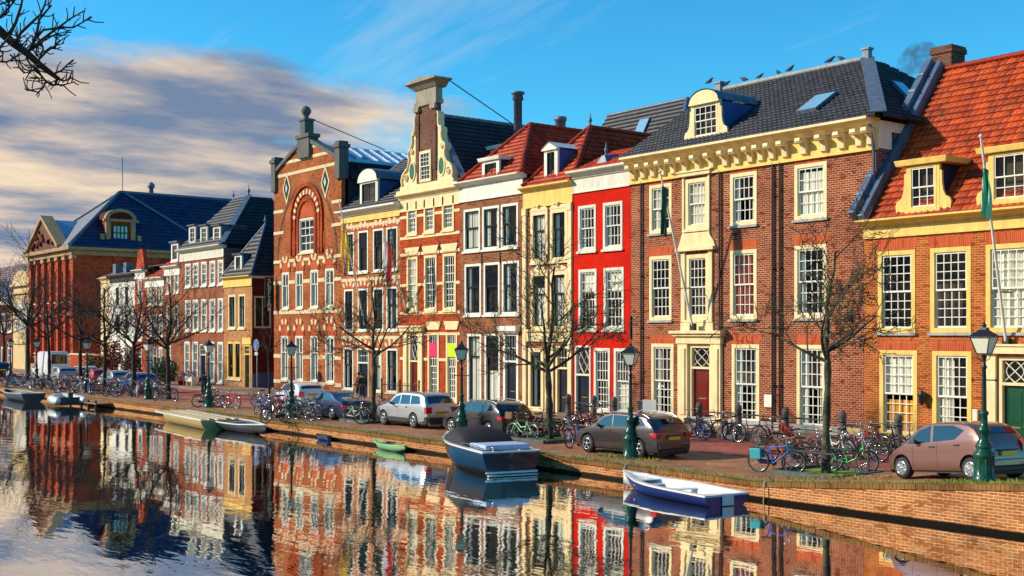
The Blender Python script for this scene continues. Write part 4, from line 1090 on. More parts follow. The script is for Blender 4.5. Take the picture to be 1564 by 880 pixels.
def ring(mb, cx, cz, r0, r1, a0=0, a1=PI, n=18, pr=.05, alt=None, z=1):
    for i in range(n):
        u0, u1 = a0+(a1-a0)*i/n, a0+(a1-a0)*(i+1)/n
        mb.prism([(cx+r0*math.cos(u0),cz+r0*math.sin(u0)),(cx+r1*math.cos(u0),cz+r1*math.sin(u0)),(cx+r1*math.cos(u1),cz+r1*math.sin(u1)),(cx+r0*math.cos(u1),cz+r0*math.sin(u1))], F-pr, F+.02, (i % 2) if alt else 0)
mb = MB()
cz_ = d+.05; W = (b-a)/2
ring(mb, (a+b)/2, cz_, W*1.0, W*1.28, pr=.10); ring(mb, (a+b)/2, cz_, W*1.45, W*1.75, pr=.10, n=24, alt=1); ring(mb, (a+b)/2, cz_, W*1.95, W*2.15, pr=.14, n=24)
for sg in (-1, 1):
    for r0, r1, pr in ((1.0,1.28,.10),(1.45,1.75,.10),(1.95,2.15,.14)):
        x_a, x_b = (a+b)/2+sg*W*r0, (a+b)/2+sg*W*r1
        mb.box(min(x_a,x_b), max(x_a,x_b), F-pr+.002, F+.02, c-.1, cz_-.002)
h8.part(mb, 'great_arch', ['brick_gable','stone_band'], gb)
# blind tympanum pattern above the centre window
mb = MB(); n = 12; mb.prism([((a+b)/2+W*.98*math.cos(PI*i/n), cz_+W*.98*math.sin(PI*i/n)) for i in range(n+1)], F-.02, F+.02); h8.part(mb, 'tympanum', 'lintel_brick', gb)
for (px, py, kx, kz, dm) in ((438.5,288,.42,.82,1),(497.5,278,.42,.82,1),(448,372,.38,.62,0),(491,366,.38,.62,0)):
    cx, cz = wx(px), wz(px,py); n = 4 if dm else 12
    def pl(k): return [(cx+kx*k*math.cos(2*PI*i/n-PI/2), cz+kz*k*math.sin(2*PI*i/n-PI/2)) for i in range(n)]
    mb = MB(); mb.prism(pl(1.45), F-.05, F+.02); f_ = h8.part(mb, 'diamond_window' if dm else 'blind_roundel', 'stone_band' if dm else 'lintel_brick', gb)
    mb = MB(); mb.prism(pl(1.05), F-.065, F-.02); h8.part(mb, 'diamond_pane' if dm else 'roundel_centre', 'dark_frame' if dm else 'brick_school', gb)
    if dm:
        mb = MB(); mb.prism(pl(.45), F-.075, F-.03); h8.part(mb, 'diamond_light', 'glass_pale' if 'glass_pale' in MT else 'white', gb)
for wr, (u, v, c0, d0) in rw+rg:
    mb = MB(); cx, W_ = (u+v)/2, (v-u)/2
    n = 10; mb.prism([(cx+W_*math.cos(PI*i/n), d0+.003+W_*1.5*math.sin(PI*i/n)) for i in range(n+1)], F-.012, F+.02); h8.part(mb, 'tympanum', 'lintel_brick')
    mb = MB()
    for i in range(9):
        u0, u1 = PI*i/9, PI*(i+1)/9
        mb.prism([(cx+W_*1.03*math.cos(u0),d0+W_*1.55*math.sin(u0)),(cx+W_*1.62*math.cos(u0),d0+W_*2.25*math.sin(u0)),(cx+W_*1.62*math.cos(u1),d0+W_*2.25*math.sin(u1)),(cx+W_*1.03*math.cos(u1),d0+W_*1.55*math.sin(u1))], F-.045, F+.02, i % 2)
    h8.part(mb, 'window_arch', ['brick_gable','stone_band'])
h8.bands([wz(470,y) for y in (479,588,432,548)], .26, 'stone_band', .03)
for py in (398, 352, 318, 262, 243, 228):
    mb = MB()
    z = wz(470,py)
    half = hwid if z < shz else hwid*(1-(z-shz)/(apz+.4-shz))
    if z > shz and half < .3: continue
    x_ = [(gxm-half, a-W*2.2 if z < cz_+W*2 and py != 398 else gxm), (b+W*2.2 if z < cz_+W*2 and py != 398 else gxm, gxm+half)]
    for p, q in x_:
        if q > p+.1: mb.box(p, q, F-.03, F+.02, z, z+.22)
    h8.part(mb, 'stone_band', 'stone_band', gb)
# big relieving arch springing from the shoulders
mb = MB(); cx = gxm; 
for i in range(30):
    u0, u1 = PI*i/30, PI*(i+1)/30; r0, r1 = hwid*.86, hwid*.90; zc0 = wz(470,400); ky = 1.25
    mb.prism([(cx+r0*math.cos(u0),zc0+ky*r0*math.sin(u0)),(cx+r1*math.cos(u0),zc0+ky*r1*math.sin(u0)),(cx+r1*math.cos(u1),zc0+ky*r1*math.sin(u1)),(cx+r0*math.cos(u1),zc0+ky*r0*math.sin(u1))], F-.028, F+.02)
h8.part(mb, 'relieving_arch', 'brick_chimney', gb)
# raking coping, shoulder posts and the pinnacle
mb = MB()
for sg in (-1, 1):
    p = Vector((gxm+sg*hwid, F, shz)); q = Vector((gxm, F, apz+.4))
    e = Vector((0,0,.28))
    mb.hexa([p+Vector((0,-.18,0)), q+Vector((0,-.18,0)), q+Vector((0,.5,0)), p+Vector((0,.5,0))], [p+Vector((0,-.18,0))+e, q+Vector((0,-.18,0))+e, q+Vector((0,.5,0))+e, p+Vector((0,.5,0))+e])
    x = gxm+sg*(hwid-.25); mb.box(x-.32, x+.32, F-.22, F+.5, shz-1.2, shz+.9); mb.box(x-.42, x+.42, F-.32, F+.6, shz+.9, shz+1.15); mb.box(x-.3, x+.3, F-.2, F+.5, shz+1.15, shz+1.35)
    x = gxm+sg*1.3; 
h8.part(mb, 'coping', 'dark_stone' if 'dark_stone' in MT else 'grey_stone', gb)
zp = apz
mb = MB(); mb.box(gxm-.85, gxm+.85, F-.26, F+.5, zp-.9, zp+.5); mb.box(gxm-.98, gxm+.98, F-.36, F+.6, zp+.5, zp+.75); mb.box(gxm-.36, gxm+.36, F-.3, F+.4, zp+.75, zp+1.7); mb.box(gxm-.46, gxm+.46, F-.38, F+.45, zp+1.7, zp+1.85)
mb.lathe([(.25,zp+1.85),(.16,zp+2.05),(.24,zp+2.15),(.36,zp+2.35),(.36,zp+2.5),(.24,zp+2.7),(.01,zp+2.82)], 12, (gxm,F,0))
h8.part(mb, 'pinnacle', 'dark_stone' if 'dark_stone' in MT else 'grey_stone', gb)
mb = MB(); mb.tube([(gxm+.2,F+.2,zp+1.9),(gxm,F+6.5,zp+.3)], .035, 5); h8.part(mb, 'tie_rod', 'black_iron', gb)
# roof: standing seam upper part, black tiles below
zr, y2 = apz+.2, FY+17
xk = gxm+3.0; zk = zr-1.4; xe, zee = X1+.4, shz-1.2
mb = MB(); mb.face([(gxm,FY+.5,zr),(xk,FY+.5,zk),(xk,y2,zk),(gxm,y2,zr)])
for i in range(18):
    y = FY+.6+i*.92; mb.hexa([(gxm,y,zr),(xk,y,zk),(xk,y+.07,zk),(gxm,y+.07,zr)], [(gxm,y,zr+.09),(xk,y,zk+.09),(xk,y+.07,zk+.09),(gxm,y+.07,zr+.09)])
mb.box(xk-.05, xk+.25, FY+.5, y2, zk-.18, zk+.05)
h8.part(mb, 'metal_roof', 'zinc_roof')
tile_face(h8, [(xe,FY+.5,zee),(xe,y2,zee),(xk,y2,zk-.1),(xk,FY+.5,zk-.1)], 'tile_black')
mb = MB(); mb.face([(X0,FY+.5,zt),(gxm,FY+.5,zr),(gxm,y2,zr),(X0,y2,zt)]); mb.face([(X0,FY+.48,zt),(X1,FY+.48,zt),(X1,FY+.48,zee),(gxm,FY+.48,zr-.1),(X0,FY+.48,shz-1)]); mb.face([(X1,FY+.3,zt-.2),(X1,y2,zt-.2),(X1,y2,zee),(X1,FY+.3,zee)]); h8.part(mb, 'rear_roof', 'tile_black')
# hanging name board
xs_ = wx(416.5, 39.8); mb = MB(); mb.box(xs_-.04, xs_+.04, 39.15, 39.85, wz(417,470), wz(417,424)); sg_ = h8.part(mb, 'name_board', 'dark_frame')
cu = bpy.data.curves.new('lettering', 'FONT'); cu.body = 'S\nC\nH\nE\nL\nT\nE\nM\nA'; cu.size = .42; cu.align_x = 'CENTER'; cu.space_line = .62; cu.extrude = .004
to = bpy.data.objects.new('lettering', cu); COL.objects.link(to); to.parent = sg_; cu.materials.append(MT['white'])
dg = bpy.context.evaluated_depsgraph_get(); me = bpy.data.meshes.new_from_object(to.evaluated_get(dg)); bpy.data.objects.remove(to)
to = bpy.data.objects.new('lettering', me); COL.objects.link(to); to.parent = sg_
to.rotation_euler = (PI/2, 0, PI/2); to.location = (xs_+.05-h8.off[0], 39.5-h8.off[1], wz(417,424)-.42-h8.off[2])

# ================================================================== corner house with side street
X0, X1 = wx(342), wx(385)
z_c = wz(363,422)
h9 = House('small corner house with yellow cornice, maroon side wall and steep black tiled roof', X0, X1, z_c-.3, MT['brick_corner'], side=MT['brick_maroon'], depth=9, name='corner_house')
kw = dict(frame='cream', sash='dark_frame', fw=.16, nx=2, nu=1, nl=1, sill='offwhite', split=.35)
h9.row([(349,360),(364.5,375)], 450, 502, ref=362, curts=['side','side'], **kw)
h9.row([(347.5,357.5),(358.5,368)], 522, 579, ref=358, curts=['none','none'], **{**kw,'frame':'yellow'})
h9.door((373,382.5,527,598), leaf='door_black', frame='yellow', top=.2, fan='grid')
mb = MB(); mb.box(wx(371.5), wx(384.5), FY-.1, FY+.02, wz(377,526), wz(377,516)); h9.part(mb, 'door_hood', 'yellow')
h9.walls()
h9.cornice(z_c-.25, z_c, 'yellow', d=.35, frieze=z_c-.75, fm='yellow')
mb = MB(); xs_ = X1; mb.box(xs_-.02, xs_+.05, FY+.02, FY+9, .4, 1.75); h9.part(mb, 'painted_base', 'plaster_blue')
ya, yb = wz, None
# side window in the maroon wall
y0_, y1_ = FY+.15, FY+1.55; z0_, z1_ = wz(403,501), wz(403,451)
mb = MB(); mb.box(X1-.02,X1+.06,y0_,y0_+.13,z0_,z1_); mb.box(X1-.02,X1+.06,y1_-.13,y1_,z0_,z1_); mb.box(X1-.018,X1+.058,y0_+.13,y1_-.13,z1_-.13,z1_); mb.box(X1-.018,X1+.058,y0_+.13,y1_-.13,z0_,z0_+.13); mb.box(X1-.018,X1+.05,(y0_+y1_)/2-.04,(y0_+y1_)/2+.04,z0_+.13,z1_-.13)
w_ = h9.part(mb, 'window', 'cream'); mb = MB(); mb.face([(X1+.012,y0_,z0_),(X1+.012,y1_,z0_),(X1+.012,y1_,z1_),(X1+.012,y0_,z1_)]); h9.part(mb, 'pane', 'dark_frame', w_)
mb = MB(); mb.box(X1-.25, X1+.12, FY-.1, FY+9, z_c-.25, z_c-.02); h9.part(mb, 'side_gutter', 'offwhite')
xm, ya, zr = (X0+X1)/2-.1, FY+2.4, 13.4
tile_face(h9, [(X0,FY-.15,z_c),(X1+.15,FY-.15,z_c),(xm+.05,ya,zr),(xm-.05,ya,zr)], 'tile_black', tw=.3, th=.4, seg=3)
tile_face(h9, [(X1+.15,FY-.15,z_c),(X1+.15,FY+9,z_c),(xm,FY+9,zr),(xm,ya,zr)], 'tile_black', tw=.3, th=.4, seg=3)
mb = MB(); mb.face([(X0,FY,z_c),(xm,ya,zr),(xm,FY+9,zr),(X0,FY+9,z_c)]); h9.part(mb, 'rear_roof', 'tile_black')
ridge(h9, [(X1+.15,FY-.15,z_c+.1),(xm,ya,zr+.1)], 'lead', r=.1); ridge(h9, [(X0,FY-.15,z_c+.1),(xm,ya,zr+.1)], 'lead', r=.1)
finial(h9, xm, ya, zr, .8)
dormer(h9, (359,368,390,417), back=1.8, frame='white', cheek='blue_cheek', roofm='lead', nx=1, nu=1, nl=0, sash='dark_frame', y=FY+.1, over=.1, rtop=.15)

# ================================================================== long row house with three dormers
X0, X1 = wx(275), wx(342)
z_c = wz(312,377)
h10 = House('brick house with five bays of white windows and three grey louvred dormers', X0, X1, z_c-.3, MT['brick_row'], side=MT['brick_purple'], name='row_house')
kw = dict(frame='white', sash='white', fw=.16, nx=2, nu=2, nl=2, sill='offwhite', sb=.09, mw=.05, curt='side')
c5 = [(283,291.5),(295,303.5),(307.5,316),(320.5,329),(333,342-.8)]
h10.row(c5, 400, 437, ref=312, **kw); h10.row(c5, 457, 506, ref=312, **kw)
h10.row([(282,290),(294,302.5),(320,328),(332.5,341)], 522, 583, ref=312, **kw)
h10.door((305.5,315,526,590), leaf='door_black', frame='white', top=.25, fan='grid')
h10.walls()
h10.cornice(z_c-.3, z_c, 'offwhite', d=.5, frieze=z_c-.95, fm='offwhite')
yr, zr = FY+4.0, 16.4
tile_face(h10, [(X0-.1,FY-.2,z_c),(X1+.1,FY-.2,z_c),(-93.8,yr,zr),(X0+2,yr,zr)], 'tile_black', tw=.3, th=.4, seg=3)
tile_face(h10, [(X1+.1,FY-.2,z_c),(X1+.1,FY+10,z_c),(-93.8,yr+2,zr),(-93.8,yr,zr)], 'tile_black', tw=.3, th=.4, seg=3)
mb = MB(); mb.face([(X0,FY,z_c),(X0+2,yr,zr),(X0,FY+10,z_c)]); mb.face([(X0+2,yr,zr),(-93.8,yr,zr),(X1,FY+10,z_c),(X0,FY+10,z_c)]); h10.part(mb, 'rear_roof', 'tile_black')
flash(h10, [(X1+.1,FY-.2,z_c+.1),(-93.8,yr,zr+.1)], 'blue_lead', w=.25, nrm=(.4,-.5,.8), name='hip_flashing')
finial(h10, -93.8, yr, zr, 1.0); finial(h10, X0+2, yr, zr, .8)
ridge(h10, [(X0+2,yr,zr+.08),(-93.8,yr,zr+.08)], 'lead', r=.1)
for l, q in ((289,297.5),(306.5,315.5),(326,335.5)):
    dormer(h10, (l,q,346,372), back=2.3, frame='offwhite', cheek='lead', roofm='lead', nx=2, nu=3, nl=0, y=FY+.2, over=.1, rtop=.15)

def small(label, pl, pr_, py, ref, wall, rows, cor='white', roof='tile_red', rise=2.4, frame='white', sash='white', name='row_house', cm=None, sides=None, doorx=None, curt='side', frz=.5, sill='offwhite'):
    X0, X1 = wx(pl), wx(pr_); z_c = wz(ref, py)
    h = House(label, X0, X1, z_c-.3, MT[wall], side=MT[sides or wall], name=name)
    for cols, t, b in rows:
        h.row(cols, t, b, ref=ref, frame=frame, sash=sash, fw=.16, nx=2, nu=1, nl=1, sb=.09, curt=curt, sill=sill)
    if doorx: h.door((doorx[0],doorx[1],doorx[2],doorx[3]), leaf='door_black', frame=frame, top=.25)
    h.walls()
    h.cornice(z_c-.28, z_c, cor, d=.4, frieze=z_c-.28-frz, fm=cm or cor)
    tile_face(h, [(X0,FY-.1,z_c),(X1,FY-.1,z_c),(X1,FY+3.4,z_c+rise),(X0,FY+3.4,z_c+rise)], roof, tw=.34, th=.42, seg=3)
    mb = MB(); mb.face([(X0,FY+3.4,z_c+rise),(X1,FY+3.4,z_c+rise),(X1,FY+10,z_c),(X0,FY+10,z_c)])
    for xx in (X0+.01, X1-.01): mb.face([(xx,FY,z_c-.3),(xx,FY+3.4,z_c+rise-.05),(xx,FY+10,z_c-.3)])
    h.part(mb, 'rear_roof', roof)
    return h
ha = small('red brick house with white cornice and a small white dormer above', 251, 275, 406, 263, 'brick_row', [([(255,261),(266,273)],417,448),([(255,261),(266,273)],466,512)], doorx=(256,261.5,528,588), rise=2.2)
dormer(ha, (262,271,372,399), back=1.6, frame='white', cheek='lead', roofm='lead', nx=1, nu=1, nl=0, y=FY+.1, over=.12, rtop=.2)
hb = small('low brick house under red tiles with white shutters-like tall windows', 222, 251, 424, 236, 'brick_row', [([(226,231.5),(234.5,240),(243,248.5)],436,466),([(226,231.5),(234.5,240),(243,248.5)],480,516),([(226,231.5),(243,248.5)],530,577)], doorx=(234,240,530,586), rise=1.9)
hn = small('very narrow dark red brick house with a pointed gable between white and brick neighbours', 206, 222, 412, 214, 'brick_hall', [([(211,217.5)],425,462),([(211,217.5)],478,520)], doorx=(210,217,532,584), roof='tile_brown', rise=.6)
F = FY; mb = MB(); X0, X1 = hn.x0, hn.x1; z_ = wz(214,412); mb.prism([(X0+.2,z_+.002),(X1-.2,z_+.002),((X0+X1)/2+.5,z_+1.9),((X0+X1)/2-.5,z_+1.9)], F+.02, F+.4); hn.part(mb, 'gable', 'brick_hall')
hw = small('white house with black cornice and dark window openings, behind bare trees', 168, 206, 420, 187, 'white', [([(176.5,183),(190.5,197)],436,468),([(176.5,183),(190.5,197)],478,512)], cor='dark_cornice', cm='dark_cornice', frame='white', sash='dark_frame', roof='tile_brown', rise=1.0, doorx=(190,196,532,584), curt='none', frz=.3)
hc = small('cream coloured narrow house end with grey windows, left of the white house', 154, 168, 424, 161, 'cream', [([(157.5,162),(163.5,167)],438,466),([(157.5,162),(163.5,167)],482,514)], cor='cream', frame='cream', sash='dark_frame', roof='tile_brown', rise=1.2, curt='none', frz=.2, sides='offwhite')
for h_, px in ((hw,176),(hw,192)):
    mb = MB(); x = wx(px,FY+.5); z = wz(187,420); mb.prismy([(FY+.3,z),(FY+2.6,z),(FY+.5,z+1.2),(FY+.3,z+1.2)], x-.1, x+.7); h_.part(mb, 'lead_gablet', 'lead')

# ================================================================== great classical hall, far left
X0, X1 = wx(50), wx(114)
zc = wz(114,377)
h13 = House('great dark red classical hall with pilasters, pediment and tall blue slate roof', X0, X1, zc-.8, MT['brick_hall'], side=MT['brick_maroon'] if False else MT['brick_hall'], depth=24, name='classical_hall', cat='building')
bays = [X0+(X1-X0)*(i+.5)/6 for i in range(6)]
for x in bays:
    if x < X0+.8 or x > X1: continue
    h13.win(r=(x-.55,x+.55,8.2,11.6), frame='brick_hall', sash='dark_frame', nx=2, nu=2, nl=2, fw=.1, curt='none', sill='offwhite', sb=.08)
    h13.win(r=(x-.55,x+.55,2.6,6.0), frame='brick_hall', sash='dark_frame', nx=2, nu=2, nl=2, fw=.1, curt='none', sill='offwhite', sb=.08)
h13.walls()
mb = MB()
for i in range(7):
    x = X0+(X1-X0)*i/6; mb.box(x-.38, x+.38, FY-.32, FY+.02, 2.2, zc-.85); mb.box(x-.5, x+.5, FY-.42, FY+.02, 1.4, 2.2); mb.box(x-.5, x+.5, FY-.42, FY+.02, zc-1.25, zc-.85)
for i in range(5):
    y = FY+.3+i*4.2; mb.box(X1-.02, X1+.28, y-.38, y+.38, 2.2, zc-.85); mb.box(X1-.02, X1+.36, y-.5, y+.5, zc-1.25, zc-.85)
h13.part(mb, 'pilaster_order', 'brick_hall')
mb = MB(); mb.box(X0-.1, X1+.12, FY-.16, FY+.02, 6.7, 7.05); mb.box(X1-.02, X1+.16, FY+.03, FY+20, 6.7, 7.05); h13.part(mb, 'string_course', 'hall_stone')
for i in range(7):
    x = X0+(X1-X0)*i/6; mb = MB(); mb.box(x-.52, x+.52, FY-.46, FY+.02, zc-1.28, zc-.88); mb.box(x-.52, x+.52, FY-.46, FY+.02, 2.0, 2.25); h13.part(mb, 'capital_and_base', 'hall_stone')
tag(bpy.data.objects[-1] if False else h13.root)
mb = MB(); mb.box(X0-.3, X1+.5, FY-.5, FY+24, zc-.85, zc-.35); mb.box(X0-.7, X1+.95, FY-.95, FY+24.2, zc-.35, zc); mb.box(X0-.4, X1+.4, FY-.45, FY+24, .4, 1.4); h13.part(mb, 'entablature', 'hall_stone' if 'hall_stone' in MT else 'stone_band', bevel=.04)
# side windows facing down the street
for k, y in enumerate((FY+4.6, FY+10.0, FY+15)):
    for z0_, z1_ in ((2.4,6.0),(7.6,11.8)):
        mb = MB(); mb.box(X1-.02,X1+.1,y-.85,y-.7,z0_,z1_); mb.box(X1-.02,X1+.1,y+.7,y+.85,z0_,z1_); mb.box(X1-.02,X1+.098,y-.7,y+.7,z1_-.15,z1_)
        w_ = h13.part(mb, 'window', 'brick_gable')
        mb = MB(); mb.face([(X1+.03,y-.7,z0_),(X1+.03,y+.7,z0_),(X1+.03,y+.7,z1_),(X1+.03,y-.7,z1_)]); h13.part(mb, 'pane', 'dark_frame', w_)
        mb = MB()
        for i in range(1, 4): mb.box(X1+.035, X1+.06, y-.7+1.4*i/4-.02, y-.7+1.4*i/4+.02, z0_, z1_-.15)
        for i in range(1, 7): mb.box(X1+.038, X1+.057, y-.7, y+.7, z0_+(z1_-z0_)*i/7-.02, z0_+(z1_-z0_)*i/7+.02)
        h13.part(mb, 'glazing_bars', 'lead', w_)
Xr, Y1, zr = -133.0, 46.8, 20.6
EX0, EX1 = X0-.6, X1+.9
tile_face(h13, [(EX1,FY-.8,zc),(EX1,FY+24,zc),(Xr,FY+24,zr),(Xr,Y1,zr)], 'tile_blue', tw=.5, th=.6, seg=3, amp=.02)
mb = MB(); mb.face([(EX0,FY-.8,zc),(EX1,FY-.8,zc),(Xr,Y1,zr)]); mb.face([(EX0,FY-.8,zc),(Xr,Y1,zr),(Xr,FY+24,zr),(EX0,FY+24,zc)]); h13.part(mb, 'front_roof', 'slate_grey')
ridge(h13, [(EX1,FY-.8,zc+.15),(Xr,Y1,zr+.1)], 'blue_lead', r=.22); ridge(h13, [(Xr,Y1,zr+.1),(Xr,FY+24,zr+.1)], 'lead', r=.2); ridge(h13, [(EX0,FY-.8,zc+.15),(Xr,Y1,zr+.1)], 'lead', r=.16)
ridge(h13, [(Xr+.2,Y1+.3,zr+.1),(EX1,Y1+9,zc+.2)], 'blue_lead', r=.18, name='valley_lead')
mb = MB(); mb.lathe([(.25,zr),(.25,zr+.8),(.4,zr+.85),(.4,zr+1.2),(.2,zr+1.4),(.01,zr+1.5)], 10, (Xr,Y1+3.6,0)); h13.part(mb, 'vent_cowl', 'lead')
mb = MB(); mb.tube([(Xr,Y1+.3,zr),(Xr,Y1+.3,zr+4)], .04, 5); h13.part(mb, 'aerial_mast', 'black_iron')
# pediment over the front
px0, px1 = X0+.4, X0+(X1-X0)*.80; pm = (px0+px1)/2
mb = MB(); mb.prism([(px0,zc+.002),(px1,zc+.002),(pm,zc+3.5)], FY-.7, FY+.2); h13.part(mb, 'pediment', 'brick_chimney')
mb = MB()
for a_, b_ in (((px0,zc),(pm,zc+3.5)),((px1,zc),(pm,zc+3.5))):
    p = Vector((a_[0],FY-.95,a_[1])); q = Vector((b_[0],FY-.95,b_[1])); mb.hexa([p,q,q+Vector((0,1.3,0)),p+Vector((0,1.3,0))], [v+Vector((0,0,.45)) for v in (p,q,q+Vector((0,1.3,0)),p+Vector((0,1.3,0)))])
h13.part(mb, 'raking_cornice', 'hall_stone' if 'hall_stone' in MT else 'stone_band')
mb = MB()
for sg, xx in ((-1,px0),(1,px1)): mb.face([(xx,FY+.2,zc),(pm,FY+.2,zc+3.5),(pm,FY+5,zc+3.5),(xx,FY+5,zc)] if sg > 0 else [(pm,FY+.2,zc+3.5),(xx,FY+.2,zc),(xx,FY+5,zc),(pm,FY+5,zc+3.5)])
h13.part(mb, 'pediment_roof', 'zinc_roof')
mb = MB()
for i in range(14):
    u = R.uniform(-.8,.8); v = R.uniform(.1,.9)*(1-abs(u)); mb.ball((pm+u*(px1-px0)/2*.9, FY-.75, zc+.3+v*2.6), R.uniform(.18,.35), 6)
h13.part(mb, 'relief_carving', 'brick_maroon')
# baroque dormer on the side slope
yd = 44.9; xd = EX1-1.1
mb = MB(); mb.box(xd-2.8, xd, yd-1.5, yd+1.5, zc+.3, zc+2.9); dd = h13.part(mb, 'dormer', 'brick_gable')
mb = MB()
for s_ in (-1, 1): mb.box(xd-.1, xd+.22, yd+s_*1.35-.25, yd+s_*1.35+.25, zc+.2, zc+2.9); mb.box(xd-.1, xd+.3, yd+s_*2.0-.2, yd+s_*2.0+.2, zc+.2, zc+1.5)
mb.box(xd-.1, xd+.35, yd-1.9, yd+1.9, zc+2.9, zc+3.15); mb.box(xd-.2, xd+.3, yd-2.3, yd+2.3, zc+.02, zc+.3)
n = 12
pl = [(yd+1.7*math.cos(PI*i/n), zc+3.15+1.15*math.sin(PI*i/n)) for i in range(n+1)]
mb.prismy(pl, xd-.3, xd+.3); h13.part(mb, 'dormer_surround', 'hall_stone' if 'hall_stone' in MT else 'stone_band', dd)
mb = MB(); pl2 = [(yd+1.25*math.cos(PI*i/n), zc+3.2+.75*math.sin(PI*i/n)) for i in range(n+1)]; mb.prismy(pl2, xd+.2, xd+.33); mb.prismy([(y,z+.003) for y,z in pl], xd-2.6, xd-.3); h13.part(mb, 'dormer_roof', 'brick_maroon', dd)
mb = MB(); mb.box(xd+.02, xd+.06, yd-.8, yd+.8, zc+.9, zc+2.5); h13.part(mb, 'pane', 'glass_pale' if 'glass_pale' in MT else 'white', dd)
mb = MB()
for i in range(5): y = yd-.8+1.6*i/4; mb.box(xd+.04, xd+.12, y-.05, y+.05, zc+.85, zc+2.55)
for z in (zc+.85, zc+1.7, zc+2.5): mb.box(xd+.04, xd+.118, yd-.8, yd+.8, z-.05, z+.05)
h13.part(mb, 'glazing_bars', 'dark_frame', dd)

# low brick link and garden wall between the hall and the cream house
hl = House('low red brick garden wall in front of the dark hall', wx(116), wx(153), 3.2, MT['brick_hall'], F=FY-.6, depth=.5, name='garden_wall', cat='wall', group=None); 
mb = MB(); mb.box(hl.x0, hl.x1, hl.F, hl.F+.45, .3, 2.6); hl.part(mb, 'wall_panel', 'brick_hall'); mb = MB(); mb.box(hl.x0-.1, hl.x1+.1, hl.F-.08, hl.F+.53, 2.6, 2.75); hl.part(mb, 'wall_cap', 'stone_band')

# ================================================================== far left: yellow stone gatehouse, dark house, tiled roof
X0, X1 = wx(20), wx(46)
z_c = wz(34,437)
hg_ = House('yellow stone gatehouse pier with a curved top, left of the great hall', X0, X1, z_c, MT['stone_gate'], F=FY, depth=5, name='gatehouse', cat='building', group=None)
hg_.walls()
mb = MB(); F = FY; mb.box(X0-.2, X1+.2, F-.3, F+5, z_c-.9, z_c-.6); mb.box(X0-.3, X1+.3, F-.4, F+5, z_c, z_c+.25); mb.box(X0, X1, F-.2, F+.01, 3.6, 3.9)
n = 10; xm = (X0+X1)/2; mb.prism([(xm+(X1-X0)*.5*math.cos(PI*i/n), z_c+.25+1.6*math.sin(PI*i/n)) for i in range(n+1)], F-.1, F+4.5); hg_.part(mb, 'stone_mouldings', 'stone_gate')
mb = MB(); mb.box(X0+.8, X1-.8, F-.04, F+.02, 5, 8.6); mb.box(X0+1, X1-1, F-.08, F-.04, 5.2, 8.4); hg_.part(mb, 'blind_panel', 'offwhite')
hf = small('dark slate-grey house with white bands at the far left edge', -40, 20, 455, 10, 'brick_maroon', [([(2,8),(12,18)],478,508),([(-12,-6),(2,8),(12,18)],530,556)], roof='slate_far' if False else 'tile_blue', cor='offwhite', rise=2.5)
mb = MB(); xa, xb = wx(-40,56), wx(52,56)
hk = House('long low building with a dark red tiled roof behind the gatehouse', xa, xb, 12.2, MT['brick_maroon'], F=56, depth=10, name='back_building', cat='building', group=None)
hk.walls(); tile_face(hk, [(xa,55.9,12.2),(xb,55.9,12.2),(xb,60.5,17.2),(xa,60.5,17.2)], 'tile_brown', tw=.5, th=.6, seg=3)
# dark roofed block behind the mansion and the red house
Yb = 55; xa, xb = wx(928,Yb+3.5)-1.5, wx(1050,Yb+3.5)+2.2
hq = House('block with a dark tiled mansard roof and skylight behind the red house', xa, xb, 14.0, MT['brick_purple'], F=Yb, depth=9, name='back_building', cat='building', group=None)
hq.walls(); zt_ = wz(1000,163,Yb+3.5)
tile_face(hq, [(xa,Yb-.1,14),(xb,Yb-.1,14),(xb-2.2,Yb+3.5,zt_),(xa+1.5,Yb+3.5,zt_)], 'tile_mansion')
tile_face(hq, [(xb,Yb-.1,14),(xb,Yb+9,14),(xb-2.2,Yb+6,zt_),(xb-2.2,Yb+3.5,zt_)], 'tile_mansion')
mb = MB(); mb.face([(xa+1.5,Yb+3.5,zt_),(xb-2.2,Yb+3.5,zt_),(xb-2.2,Yb+6,zt_),(xa+1.5,Yb+6,zt_)]); mb.face([(xa,Yb,14),(xa+1.5,Yb+3.5,zt_),(xa+1.5,Yb+6,zt_),(xa,Yb+9,14)]); hq.part(mb, 'flat_roof', 'lead')
ridge(hq, [(xb,Yb-.1,14.1),(xb-2.2,Yb+3.5,zt_+.1)], 'blue_lead', r=.18); ridge(hq, [(xa+1.5,Yb+3.5,zt_+.08),(xb-2.2,Yb+3.5,zt_+.08)], 'lead', r=.12)
s3 = lambda x, y: on_slope(x, y, Yb-.1, 14.1, Yb+3.5, zt_+.1)
xs_ = wx(965,Yb+2); skylight(hq, [s3(xs_,Yb+1.9), s3(xs_+.9,Yb+1.9), s3(xs_+.9,Yb+2.9), s3(xs_,Yb+2.9)])
# roof turret seen between the mansion and the orange house
Yt = 52; xt = wx(1408,Yt)
ht = House('small dark slate turret roof seen behind the tall brick chimney', xt-1.8, xt+1.8, 14.5, MT['brick_purple'], F=Yt, depth=4, name='back_building', cat='building', group=None)
ht.walls(); zt_ = wz(1408,122,Yt+2); mb = MB()
mb.hexa([(xt-2,Yt-.1,14.5),(xt+2,Yt-.1,14.5),(xt+2,Yt+4,14.5),(xt-2,Yt+4,14.5)], [(xt-.5,Yt+1.5,zt_),(xt+.5,Yt+1.5,zt_),(xt+.5,Yt+2.5,zt_),(xt-.5,Yt+2.5,zt_)]); ht.part(mb, 'roof', 'slate_far')
mb = MB(); mb.box(xt-.6, xt+.1, Yt+1.5, Yt+2.5, zt_, zt_+.55); mb.box(xt-.7, xt+.2, Yt+1.4, Yt+2.6, zt_+.55, zt_+.65); ht.part(mb, 'chimney', 'blue_lead')
